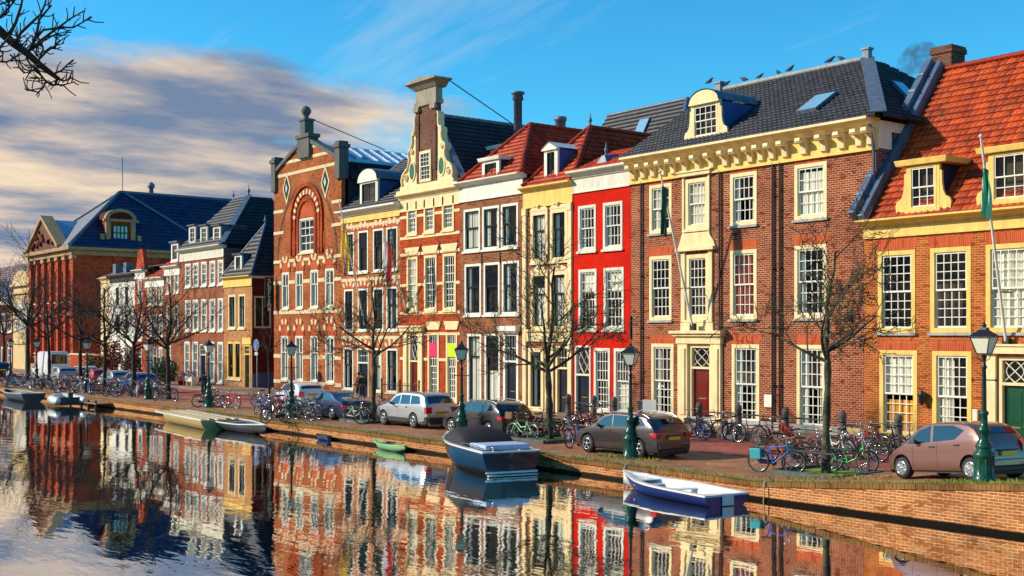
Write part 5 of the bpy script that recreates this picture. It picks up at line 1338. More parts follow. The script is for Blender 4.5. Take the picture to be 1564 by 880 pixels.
# ------------------------------------------------------------------ trees
plain('bark', (.030,.020,.014), .9, bmp=.02, bs=14); plain('bark_moss', (.055,.042,.018), .9, bmp=.03, bs=12)
_m = MT['bark_moss']; nt = _m.node_tree; p = nt.nodes['Principled BSDF']; co = objco(nt)
L(nt, mixc(nt, ramp(nt, noise(nt, co, 3.5, 6, .7), .45, .62), (.028,.020,.014), (.13,.13,.05)), p.inputs['Base Color'])
def bare_tree(loc, h, fork, label, seed, spread=2.6, r0=0.133, lean=(0,0), limbs=6, depth=4, bark='bark', name='bare_tree', group='bare trees along the quay', dens=1.0, droop=0, twig=.0085):
    R_ = random.Random(seed)
    root = empty(name, loc, label, 'tree', group)
    tk = MB(); n = 9; pts = []; rad = []
    for i in range(n+1):
        t = i/n
        pts.append((lean[0]*t*fork+.05*math.sin(t*5+seed)*t, lean[1]*t*fork+.04*math.cos(t*4+seed)*t, t*fork-.05)); rad.append(r0*(1.28 if i == 0 else 1)*(1-.35*t)+(.02*math.sin(i*2.3+seed)))
    tk.tube(pts, rad, 9)
    tk.build('trunk', MT[bark], root)
    cr = MB(); top = Vector(pts[-1])
    def grow(p, d, ln, r, lv):
        k = 5 if lv < 2 else 4
        ps = [p]; rs = [r]; q = p.copy(); dd = d.copy()
        for i in range(k):
            dd = (dd+Vector((R_.uniform(-1,1), R_.uniform(-1,1), R_.uniform(-.6,.8)+(.12-droop)))*.20).normalized()
            q = q+dd*ln/k; ps.append(q.copy()); rs.append(max(twig*.7, r*(1-.62*(i+1)/k)))
        cr.tube(ps, rs, 6 if lv < 2 else 4 if lv < 3 else 3, cap=False, smooth=lv < 3)
        if lv >= depth: return
        nb = int((3 if lv else 4)*dens+R_.random())
        for b in range(nb+1):
            f = .25+.75*(b+R_.random()*.6)/(nb+.6); f = min(f, 1); idx = min(k-1, int(f*k)); pp = ps[idx].lerp(ps[idx+1], min(1, f*k-idx))
            a = R_.uniform(0, 2*PI); ax = dd.orthogonal().normalized(); ax = Matrix.Rotation(a, 3, dd) @ ax
            nd = (dd*.75+ax*R_.uniform(.55,1.0)+Vector((0,0,.12-droop))).normalized()
            grow(pp, nd, ln*R_.uniform(.45,.68), max(twig, rs[idx]*.5), lv+1)
    H = h-fork
    for i in range(limbs):
        a = 2*PI*i/limbs+R_.uniform(-.3,.3); up = R_.uniform(.25,.95)
        d = Vector((math.cos(a), math.sin(a), up)).normalized()
        grow(top-Vector((0,0,R_.uniform(0,.6))), d, spread*R_.uniform(.8,1.1), r0*.45, 1)
    grow(top-Vector((0,0,.05)), Vector((.1,.05,1)).normalized(), H*.62, r0*.6, 0 if False else 1)
    cr.build('crown', MT[bark], root)
    return root
def gtree(px, Y, **k):
    x = wx(px, Y); return bare_tree((x, Y, gz(x)), **k)
gtree(1262, 29.3, h=8.6, fork=4.0, label='bare tree with mossy trunk before the tall mansion, green bicycle at its foot', seed=4, spread=2.2, r0=0.133, limbs=5, bark='bark_moss', dens=.95, depth=5, twig=.0125)
gtree(838, 30.0, h=9.4, fork=3.3, label='bare tree with mossy trunk in front of the yellow trimmed house', seed=12, spread=2.9, r0=0.164, limbs=6, bark='bark_moss', dens=.95, depth=5, twig=.0125)
gtree(570, 29.8, h=9.0, fork=3.6, label='bare tree between the dark blue car and the silver estate car', seed=23, spread=2.5, r0=0.140, limbs=5, bark='bark_moss', dens=.95, depth=5, twig=.0125)
gtree(411, 30.5, h=7.0, fork=3.2, label='thin young bare tree in front of the maroon side wall', seed=31, spread=1.6, r0=0.070, limbs=4, depth=3)
gtree(257, 29.6, h=10.0, fork=3.8, label='bare tree in front of the low red tiled brick houses', seed=44, spread=3.2, r0=0.172, limbs=7, twig=.016)
gtree(205, 29.6, h=10.0, fork=3.6, label='thick bare tree right of the white house', seed=51, spread=3.2, r0=0.187, limbs=7, twig=.017)
gtree(160, 29.6, h=9.5, fork=4.0, label='bare tree in front of the cream house end', seed=61, spread=3.2, r0=0.156, limbs=6, twig=.017)
gtree(123, 31, h=9.0, fork=4.2, label='bare tree in front of the right corner of the great dark red hall', seed=71, spread=3.4, r0=0.172, limbs=6, twig=.017)
gtree(75, 30, h=11, fork=4.4, label='bare tree beside the white van, in front of the hall pilasters', seed=81, spread=3.2, r0=0.156, limbs=6, twig=.017)
gtree(43, 31, h=14.5, fork=5.4, label='tallest bare tree at the left corner of the great hall', seed=95, spread=4.6, r0=0.234, limbs=8, twig=.018)
gtree(6, 38, h=12, fork=4.4, label='bare tree at the far left edge of the quay', seed=99, spread=4.0, r0=0.195, limbs=6, twig=.018)

# big near tree on the camera's bank: trunk outside the frame, one limb reaching in
def Pc(px, py, d):
    t = (px-782)/FL
    return Vector((d*(-C_+t*S_), d*(S_+t*C_), CZ+(HZ-py)*d/FL))
root = empty('overhanging_tree', (-10.4, .6, .5), 'dark bare branch of a near tree reaching in at the top left', 'tree')
mb = MB(); o = Vector((-10.4,.6,.5)); st = Pc(-120, -60, 9.6)
mb.tube([(0,0,0),(0.05,.02,2.5),(-.05,.05,5),(.05,.1,8),(0,.2,11)], [.42,.34,.30,.24,.14], 12); mb.build('trunk', MT['bark'], root)
R_ = random.Random(5); mb = MB()
limb = [o+Vector((.02,.08,6.8)), Pc(-60,-5,9.7), Pc(0,48,9.8), Pc(20,66,9.8), Pc(42,82,9.9), Pc(62,100,9.9), Pc(78,112,10), Pc(90,121,10)]
lr = [.09,.055,.040,.035,.031,.027,.023,.018]
mb.tube([p-o for p in limb], lr, 8)
def tw(pxs, r, side=True, lv=0):
    P = [Pc(x,y,d) for x,y,d in pxs]; n = len(P)
    mb.tube([p-o for p in P], [max(.0042, r*(1-.6*i/(n-1))) for i in range(n)], 5, cap=True)
    if side:
        for i in range(len(P)-1):
            for _ in range(2):
                f = R_.random(); b = P[i].lerp(P[i+1], f); d = (P[i+1]-P[i]).normalized(); ax = Matrix.Rotation(R_.uniform(0,2*PI),3,d) @ d.orthogonal().normalized()
                e = (d*.7+ax).normalized(); L_ = R_.uniform(.04,.14)
                q = b+e*L_*.6; q2 = q+(e+Vector((R_.uniform(-.4,.4),R_.uniform(-.4,.4),R_.uniform(-.1,.6)))).normalized()*L_*.6
                mb.tube([b-o,q-o,q2-o], [.006,.005,.0042], 4)
tw([(14,54,9.8),(24,35,9.8),(32,10,9.8),(36,-10,9.8)], .018)
tw([(22,68,9.8),(32,50,9.9),(48,35,9.9),(62,22,9.9),(68,8,9.9),(72,-6,9.9)], .016)
tw([(42,82,9.9),(52,64,9.9),(57,48,9.9),(60,30,9.9),(72,16,9.9),(79,8,9.9)], .016)
tw([(48,76,9.9),(62,62,10),(78,50,10),(92,40,10),(108,28,10),(128,17,10)], .014)
tw([(57,56,9.9),(66,46,10),(90,42,10),(112,42,10),(128,33,10),(139,25,10)], .012)
tw([(55,70,9.9),(72,57,10),(88,52,10),(102,48,10)], .010)
tw([(62,88,9.9),(72,78,10),(84,70,10),(98,66,10)], .011); tw([(84,74,10),(86,56,10),(92,38,10)], .009)
tw([(60,92,9.9),(66,74,10),(64,66,10),(58,56,10)], .009); tw([(56,86,9.9),(56,74,9.9),(63,62,10)], .009)
tw([(84,112,10),(94,108,10),(104,98,10),(112,91,10)], .011); tw([(90,121,10),(98,124,10),(104,122,10),(112,118,10)], .011)
tw([(88,120,10),(84,130,10),(78,130,10),(68,122,10),(60,112,10),(52,106,9.9),(46,110,9.9),(36,112,9.9),(27,101,9.9)], .012)
tw([(84,129,10),(95,130,10),(105,128,10),(114,125,10)], .009); tw([(70,124,10),(66,134,10),(58,141,10),(48,139,10),(37,136,10)], .009)
tw([(61,124,10),(58,118,10),(54,118,10)], .008); tw([(40,88,9.9),(46,98,9.9),(58,106,9.9),(64,116,10)], .010)
tw([(0,94,9.7),(10,95,9.7),(20,90,9.8),(30,84,9.8),(38,80,9.8)], .010); tw([(-6,80,9.7),(6,66,9.7),(16,54,9.7)], .014)
tw([(-8,34,9.6),(4,22,9.6),(14,12,9.6),(26,-4,9.6)], .014); tw([(2,24,9.6),(14,18,9.6),(12,8,9.6),(18,-6,9.6)], .009); tw([(-4,8,9.6),(14,2,9.6),(30,-2,9.6)], .009)
tw([(-5,72,9.8),(5,82,9.8),(0,88,9.8)], .012); tw([(16,84,9.8),(26,92,9.9),(36,98,9.9),(48,108,9.9)], .008)
tw([(26,72,9.8),(30,58,9.8),(24,50,9.8)], .008); tw([(36,80,9.9),(30,62,9.9),(22,48,9.9)], .008)
mb.build('branch', MT['bark'], root)

# ------------------------------------------------------------------ street lamps
plain('lamp_glass', (.86,.80,.62), .35, spec=.6)
def make_lamp():
    r = empty('street_lamp')
    mb = MB(); mb.lathe([(.30,0),(.30,.12),(.26,.16),(.25,.62),(.28,.66),(.28,.72),(.20,.80),(.19,.86),(.23,.90),(.20,.96),(.14,1.08),(.13,1.26),(.17,1.30),(.17,1.36),(.10,1.44),(.085,1.7),(.12,1.74),(.12,1.78),(.07,1.84)], 10)
    for k in range(10):
        a = 2*PI*(k+.5)/10; mb.box(.235*math.cos(a)-.02, .235*math.cos(a)+.02, .235*math.sin(a)-.02, .235*math.sin(a)+.02, .2, .6)
    mb.build('pedestal', MT['lamp_green'], r)
    mb = MB(); mb.lathe([(.065,1.8),(.06,2.4),(.05,2.9),(.075,2.93),(.075,2.97),(.045,3.0),(.042,3.2),(.07,3.22),(.05,3.3)], 10)
    mb.tube([(-.30,0,2.62),(.30,0,2.62)], .02, 6); mb.ball((-.31,0,2.62), .035, 8); mb.ball((.31,0,2.62), .035, 8)
    for a in (PI/4, 3*PI/4, 5*PI/4, 7*PI/4):
        c, s = math.cos(a), math.sin(a)
        mb.tube([(.04*c,.04*s,3.12),(.12*c,.12*s,3.14),(.16*c,.16*s,3.22),(.14*c,.14*s,3.3)], .012, 5)
    mb.build('post', MT['black_iron'], r)
    def ring4(h0, h1, z0, z1, m=None):
        return [(-h0,-h0,z0),(h0,-h0,z0),(h0,h0,z0),(-h0,h0,z0)], [(-h1,-h1,z1),(h1,-h1,z1),(h1,h1,z1),(-h1,h1,z1)]
    mb = MB(); mb.box(-.15,.15,-.15,.15,3.28,3.31)
    for sx_, sy_ in ((-1,-1),(1,-1),(1,1),(-1,1)):
        mb.tube([(sx_*.14,sy_*.14,3.30),(sx_*.255,sy_*.255,3.72)], .014, 4)
    b, t = ring4(.29,.29,3.72,3.75); mb.hexa(b, t)
    b, t = ring4(.28,.09,3.75,3.91); mb.hexa(b, t)
    b, t = ring4(.10,.09,3.91,3.97); mb.hexa(b, t); mb.lathe([(.06,3.97),(.05,4.0),(.08,4.03),(.03,4.07),(.012,4.16)], 8)
    lt = mb.build('lantern', MT['black_iron'], r)
    mb = MB(); b, t = ring4(.135,.25,3.31,3.715); mb.hexa(b, t); mb.build('lamp_glass', MT['lamp_glass'], lt)
    return r
lamp0 = make_lamp(); index_kids()
LAMPS = [(1503,741,27.25,'street lamp with green pedestal in front of the mauve hatchback, nearest the right edge'),
 (963,697,28.0,'street lamp with green pedestal in front of the brown estate car'),
 (705,0,28.2,'street lamp between the silver estate and the black car behind the moored motorboat'),
 (445,0,28.0,'street lamp rising out of the bikes in front of the striped brick gable'),
 (319,0,28.0,'street lamp beside the cyclist in black, in front of the five-bay brick house'),
 (226,0,28.4,'street lamp right of the thick bare tree near the white house'),
 (133,0,28.4,'street lamp in front of the right corner of the great hall'),
 (56,0,29,'street lamp in front of the left end of the great hall'),
 (16,0,29,'street lamp at the far left end of the quay')]
for i, (px, py, Y, lab) in enumerate(LAMPS):
    o = lamp0 if i == 0 else copy_tree(lamp0)
    x = wx(px, Y); o.location = (x, Y, gz(x)); o.rotation_euler.z = .1+.37*i
    tag(o, lab, 'street lamp', 'street lamps along the quay')
    if i == 0: o.scale = (.96,.96,.96)

# ------------------------------------------------------------------ bicycles
plain('rubber', (.02,.02,.02), .7); plain('chrome', (.6,.6,.62), .2, metal=1); plain('saddle_black', (.02,.018,.016), .5)
def bikemat(n, c): plain('bike_'+n, c, .3, coat=.5); return MT['bike_'+n]
for n, c in (('black',(.015,.015,.018)),('blue',(.04,.12,.5)),('green',(.03,.5,.06)),('red',(.6,.03,.02)),('orange',(.75,.16,.02)),('silver',(.55,.57,.6)),('white',(.8,.8,.78)),('pink',(.75,.2,.45)),('teal',(.05,.4,.45)),('lightgreen',(.35,.7,.35)),('purple',(.25,.08,.35)),('brown',(.16,.07,.03))): bikemat(n, c)
for m_ in ('bike_silver',): pass
def make_bike(fm, kind=0, rim='chrome', saddle='saddle_black', extra=None, steer=0.0, guard=None, low=False):
    F_ = MT['bike_'+fm]; r = empty('bicycle'); wr = .34
    def wheel(x, ang):
        mb = MB(); n = 20 if not low else 14; ca, sa = math.cos(ang), math.sin(ang)
        pts = [(x+wr*.97*math.cos(2*PI*i/n)*ca, wr*.97*math.cos(2*PI*i/n)*sa, wr+wr*.97*math.sin(2*PI*i/n)) for i in range(n+1)]
        mb.tube(pts, .027, 5, cap=False); w = mb.build('wheel', MT['rubber'], r)
        mb = MB(); pts = [(x+wr*.89*math.cos(2*PI*i/n)*ca, wr*.89*math.cos(2*PI*i/n)*sa, wr+wr*.89*math.sin(2*PI*i/n)) for i in range(n+1)]
        mb.tube(pts, .017, 4, cap=False)
        k = 12 if not low else 8
        for i in range(k): a = 2*PI*i/k; mb.tube([(x,0,wr),(x+wr*.88*math.cos(a)*ca, wr*.88*math.cos(a)*sa, wr+wr*.88*math.sin(a))], .0045, 3, cap=False)
        mb.tube([(x+.05*sa,-.05*ca,wr),(x-.05*sa,.05*ca,wr)], .022, 6)
        mb.build('rim', MT[rim], w)
    wheel(-.55, 0); wheel(.55, steer)
    mb = MB(); bb = (-.08,0,.29); st = (-.22,0,.78); hd = (.36,0,.86); hb = (.40,0,.66); ra = (-.55,0,wr)
    mb.tube([bb, st], .023, 6)
    if kind == 0: mb.tube([(-.15,0,.56),(.1,0,.52),(.38,0,.74)], .023, 6); mb.tube([bb,(.15,0,.40),(.40,0,.66)], .02, 6)
    else: mb.tube([(-.20,0,.74),(.37,0,.82)], .023, 6); mb.tube([bb, hb], .024, 6)
    mb.tube([hb, hd], .022, 6)
    for s in (-1, 1): mb.tube([(-.20,0,.70),(-.55,s*.06,wr)], .010, 5); mb.tube([bb,(-.55,s*.06,wr)], .011, 5)
    mb.build('frame', F_, r)
    mb = MB()
    for s in (-1, 1): mb.tube([(.41,0,.64),(.43,s*.055,.60),(.55,s*.055,wr)], .011, 5)
    mb.build('fork', F_, r)
    mb = MB(); mb.tube([(-.22,0,.78),(-.25,0,.90)], .013, 5); mb.hexa([(-.40,-.10,.90),(-.10,-.025,.90),(-.10,.025,.90),(-.40,.10,.90)], [(-.39,-.09,.97),(-.09,-.02,.945),(-.09,.02,.945),(-.39,.09,.97)])
    mb.build('saddle', MT[saddle], r)
    mb = MB(); mb.tube([(.36,0,.86),(.33,0,1.02)], .013, 5)
    mb.tube([(.14,-.27,1.04),(.24,-.27,1.06),(.33,-.16,1.06),(.36,0,1.02),(.33,.16,1.06),(.24,.27,1.06),(.14,.27,1.04)], .012, 5)
    mb.ball((.46,0,.92), .045, 6)
    mb.build('handlebar', MT['chrome'], r)
    for x in (-.55, .55):
        mb = MB()
        a0, a1 = (.35, 2.6) if x < 0 else (.5, 2.3); n = 7; R2 = wr+.035
        for i in range(n):
            u, v = a0+(a1-a0)*i/n, a0+(a1-a0)*(i+1)/n
            p = [(x+R2*math.cos(t)*(math.cos(steer) if x > 0 else 1), R2*math.cos(t)*(math.sin(steer) if x > 0 else 0), wr+R2*math.sin(t)) for t in (u, v)]
            mb.face([(p[0][0],p[0][1]-.028,p[0][2]),(p[0][0],p[0][1]+.028,p[0][2]),(p[1][0],p[1][1]+.028,p[1][2]),(p[1][0],p[1][1]-.028,p[1][2])])
        mb.build('mudguard', MT[guard] if guard else F_, r)
    mb = MB(); mb.lathe([(.085,-.012),(.085,.012)], 12, (-.08,.03,.29), axis='y'); mb.tube([(-.08,-.08,.29),(-.02,-.08,.14)], .011, 4); mb.tube([(-.08,.08,.29),(-.14,.08,.44)], .011, 4)
    mb.box(-.07,.03,-.15,-.09,.125,.15); mb.box(-.19,-.09,.09,.15,.43,.455); mb.box(-.55,-.08,.025,.05,.25,.38)
    mb.build('crankset', MT['black_iron'], r)
    mb = MB()
    for s in (-1, 1): mb.tube([(-.30,s*.05,.72),(-.80,s*.06,.72)], .008, 4); mb.tube([(-.68,s*.06,.72),(-.55,s*.07,wr)], .007, 4)
    for k in range(5): mb.tube([(-.34-.11*k,-.055,.72),(-.34-.11*k,.055,.72)], .006, 4)
    mb.build('luggage_rack', MT['black_iron'], r)
    if extra == 'crate':
        mb = MB(); mb.box(.46,.82,-.20,.20,.80,.82); 
        for y in (-.2,.19): mb.box(.46,.82,y,y+.012,.82,1.06)
        for x in (.46,.808): mb.box(x,x+.012,-.188,.19,.82,1.06)
        mb.build('front_crate', MT['bike_brown'], r)
    if extra in ('bag','bluebag'):
        mb = MB()
        for s in (-1,1): mb.box(-.74,-.40,s*.075,s*.17,.42,.72)
        mb.build('pannier_bag', MT['saddle_black'] if extra == 'bag' else MT['bike_teal'], r, bevel=.02)
    if extra == 'seat':
        mb = MB(); mb.box(-.66,-.36,-.14,.14,.76,.84); mb.box(-.70,-.64,-.14,.14,.84,1.16); mb.box(-.6,-.36,-.16,-.12,.84,.98); mb.box(-.6,-.36,.12,.16,.84,.98); mb.build('child_seat', MT['bike_red'], r, bevel=.02)
    return r
PB = {}
def bp(key, **k):
    if key not in PB:
        PB[key] = [make_bike(**k), False]
        index_kids()
    return PB[key]
def bike(key, label, px, py, head, tilt=0, group='bicycles parked along the quay', s=1.0, Y=None, hp=0, **k):
    q = bp(key, **k)
    if not q[1]: o = q[0]; q[1] = True
    else: o = copy_tree(q[0])
    if Y is None: p = gp(px, py)
    else: x = wx(px, Y); p = Vector((x, Y, gz(x)))
    if p.y > 36.3: p.z += .12
    o.location = p; o.rotation_euler = (math.radians(tilt), 0, math.radians(head)); s *= 1.05; o.scale = (s,s,s)
    tag(o, label, 'bicycle', group)
    return o
K1 = dict(fm='blue', kind=1, extra='bluebag', guard='bike_blue', steer=.9)
# cluster round the tree in front of the mansion
bike('blue', 'blue bicycle with turquoise pannier, front wheel turned to the viewer, left of the tree cluster', 1186, 723, 14, 6, fm='blue', kind=1, extra='bluebag', steer=.35, rim='chrome')
bike('green', 'bright green town bicycle right of the tree trunk, nearest the mauve hatchback', 1297, 722, 8, -8, fm='green', kind=0, guard='bike_green')
bike('orange', 'orange framed bicycle behind the blue one, left of the tree', 1200, 707, 30, 6, fm='orange', kind=1)
bike('blackbag', 'black bicycle with side bags leaning against the left of the tree', 1238, 716, 12, 9, fm='black', kind=0, extra='bag')
bike('pink', 'small pink bicycle squeezed directly behind the tree trunk', 1248, 712, -25, -8, fm='pink', kind=0, s=.85)
bike('redseat', 'bicycle with red child seat behind the tree cluster', 1228, 699, 20, 5, fm='red', kind=0, extra='seat')
bike('white', 'white bicycle leaning behind the green bicycle', 1278, 703, -15, 8, fm='white', kind=0)
bike('silver', 'silver bicycle standing right behind the trunk, left of the yellow saddle bike', 1298, 700, 35, -5, fm='silver', kind=1)
bike('yellowsad', 'dark bicycle with yellow saddle cover behind the green bicycle', 1318, 704, 10, 6, fm='black', kind=0, saddle='lemon')
# along the pavement rail
bike('black', 'black bicycle against the rail below the yellow window with orange blind', 1350, 690, 5, 6, Y=35.9, fm='black', kind=0)
bike('brown', 'brown bicycle against the rail left of the mauve hatchback', 1331, 690, 175, -6, Y=35.6, fm='brown', kind=1)
bike('redframe', 'red bicycle on the pavement edge right of the tree, behind the yellow saddle bike', 1312, 688, 0, 5, Y=35.4, fm='red', kind=0)
bike('black', 'second black bicycle by the rail post between mansion and orange house', 1371, 690, 12, -5, Y=35.7, fm='black', kind=0)
bike('silver', 'silver bicycle with its wheel beside the right door pilaster of the mansion', 1078, 690, 35, 6, Y=35.9, fm='silver', kind=1)
bike('bluerim', 'bicycle with blue front wheel below the mansion portal', 1095, 690, 20, 6, Y=35.4, fm='black', kind=1, rim='bike_blue', guard='bike_blue')
bike('black', 'black bicycle against the rail below the right portal column', 1112, 690, 150, 6, Y=35.7, fm='black', kind=0)
bike('blacktall', 'tall black bicycle standing alone below the white wall plaque window', 1146, 690, 4, -5, Y=35.3, fm='black', kind=0, guard='chrome')
bike('brown', 'brown bicycle whose wheel touches the orange one, under the white plaque', 1180, 690, 8, 5, Y=35.2, fm='brown', kind=1)
bike('black', 'black bicycle leaning on the rail in front of the red door', 1062, 690, 160, -5, Y=36.0, fm='black', kind=0)
# left of the brown estate car
bike('bluelean', 'leaning blue and black bicycle at the front of the brown estate car', 882, 683, -68, 12, fm='blue', kind=1, guard='bike_black')
bike('black', 'black bicycle locked to the stone bollard before the red house door', 893, 666, 60, 5, Y=34.6, fm='black', kind=0)
bike('redframe', 'red bicycle leaning on the rail before the red house', 908, 666, 25, 5, Y=35.6, fm='red', kind=0)
# around the second tree
bike('lightgreen', 'pale green bicycle with wooden front crate left of the mossy tree', 797, 674, 185, 6, fm='lightgreen', kind=0, extra='crate')
bike('black', 'black bicycle behind the right of the mossy tree', 855, 672, 4, 7, fm='black', kind=0)
bike('redframe', 'red bicycle between the pale green bike and the mossy tree', 815, 667, 195, -6, fm='red', kind=0)
bike('blackbag', 'dark bicycle with bags directly behind the mossy tree', 834, 666, 175, 5, fm='black', kind=0, extra='bag')
# around the third tree
bike('white', 'white rimmed bicycle in front of the dark blue car', 545, 646, 15, 6, fm='silver', kind=1)
bike('black', 'black bicycle leaning at the tree guard left of the silver estate', 572, 648, 60, 6, fm='black', kind=0)
bike('teal', 'teal bicycle behind the tree between the two parked cars', 590, 641, 20, -6, fm='teal', kind=0)
bike('redframe', 'red bicycle half hidden by the tree beside the silver estate', 582, 636, -30, 5, fm='red', kind=0)
# heap round the lamp in front of the striped gable
for i, (px, py, hd, key, lab, kw_) in enumerate([
 (400,632,-60,'blue','blue bicycle at the left end of the bike heap by the lamp',{}),(412,640,-48,'bluelean','black and blue bicycle at the front left of the heap',{}),
 (422,634,-62,'orange','orange bicycle in the heap left of the lamp',{}),(432,641,-30,'silver','silver bicycle lying forward in the heap by the lamp',{}),
 (440,632,40,'redframe','red bicycle right against the lamp post in the heap',{}),(452,636,-20,'teal','teal bicycle draped over the lamp base',{}),
 (464,642,12,'black','black bicycle at the right end of the heap, in front of the white hatchback',{}),(478,640,5,'silver','silver bicycle leaning right of the lamp heap',{}),
 (430,624,20,'pink','pink bicycle behind the heap by the lamp',{}),(408,622,60,'white','white bicycle behind the left end of the heap',{}),(446,624,-40,'purple','purple bicycle behind the lamp post',dict(fm='purple',kind=0)),
 (420,646,-75,'black','black bicycle nearest the water in the heap by the lamp',{})]):
    bike(key, lab, px, py, hd, R.uniform(-12,14), **kw_)
bike('white', 'white bicycle standing right of the lamp with the cyclist', 333, 622, 12, 5)
bike('redframe', 'red bicycle alone on the quay right of the white one, before the corner house', 353, 624, 8, -4)
bike('black', 'black bicycle standing at the foot of the lamp with the cyclist', 318, 622, 70, 8)
bike('black', 'black bicycle with large pale wheels left of the cyclist lamp', 259, 613, 15, 5, fm='black', kind=0)
keys = ['black','silver','bluelean','black','blacktall','brown','black','redframe','blackbag','black','white','purple','black','teal','bluelean','orange','black','silver']
adj = {'black':'black','silver':'silver','bluelean':'blue and black','blacktall':'black chrome-guarded','brown':'brown','redframe':'red','blackbag':'black bag-laden','white':'white','purple':'purple','teal':'teal','orange':'orange'}
wh = [(0,48,'below the yellow gatehouse'),(48,80,'beside the white van'),(80,118,'between van and hall corner'),(118,150,'by the lamp at the hall corner'),(150,180,'below the red shrubs'),(180,212,'before the thick bare tree'),(212,290,'before the dark parked car')]
n = 0
for px in range(4, 252, 6):
    pl = [w_ for w_ in wh if w_[0] <= px < w_[1]][0]
    key = keys[(n*7+n//5) % len(keys)]; k_ = n
    yb = 586+px*.082; py = yb+(0, 5, 2.5)[n % 3]+R.uniform(-1,1)
    bike(key, f"{adj[key]} bicycle in the far row {pl[2]}", px, py, R.choice([0,15,-20,60,-55,80,170,110])+R.uniform(-8,8), R.uniform(-8,8), group='bicycles parked in the far row')
    n += 1
# labels of look-alikes in the far row are told apart by their order within each stretch
from collections import defaultdict
_d = defaultdict(list)
for o in list(bpy.data.objects):
    if o.parent is None and o.get('group') == 'bicycles parked in the far row': _d[o['label']].append(o)
ordw = ['leftmost','second from left','third from left','fourth from left','fifth from left','sixth from left']
for lab, os_ in _d.items():
    if len(os_) > 1:
        os_.sort(key=lambda q: q.location.x/q.location.y)
        for i, q in enumerate(os_): q['label'] = f"{ordw[min(i,5)]} {lab}"
# ------------------------------------------------------------------ cars
plain('car_black_plastic', (.02,.02,.022), .5); plain('tyre', (.015,.015,.015), .75); plain('tail_red', (.55,.01,.01), .12, coat=1); plain('plate_yellow', (.85,.48,.02), .4); plain('headlight', (.75,.78,.8), .08, coat=1)
plain('alloy', (.62,.63,.65), .25, metal=.8); plain('indicator', (.8,.25,.03), .15, coat=1)
m, nt, p = newmat('car_glass'); p.inputs['Base Color'].default_value = (.015,.022,.026,1); p.inputs['Roughness'].default_value = .03; p.inputs['Specular IOR Level'].default_value = 1.0; p.inputs['Coat Weight'].default_value = .8
def carpaint(n, c, met=.5):
    m, nt, p = newmat('paint_'+n); co = objco(nt)
    L(nt, mixc(nt, noise(nt, co, 1.5, 5), tuple(x*.88 for x in c), c), p.inputs['Base Color'])
    p.inputs['Metallic'].default_value = met; p.inputs['Roughness'].default_value = .32; p.inputs['Coat Weight'].default_value = 1; p.inputs['Coat Roughness'].default_value = .04
    return m
for n, c, mt in (('mauve',(.27,.135,.11),.6),('brown',(.085,.072,.072),.7),('silver',(.50,.53,.56),.6),('blackcar',(.007,.008,.011),0),('navy',(.015,.03,.10),.3),('whitecar',(.78,.80,.82),.1),('bluecar',(.06,.13,.35),.3),('greycar',(.3,.32,.35),.5),('redcar',(.4,.03,.02),.2),('van',(.82,.83,.85),0)): carpaint(n, c, mt)
def interp(t, a):
    for (x0, y0), (x1, y1) in zip(a[:-1], a[1:]):
        if t <= x1: return y0+(y1-y0)*max(0, (t-x0))/(x1-x0+1e-9)
    return a[-1][1]
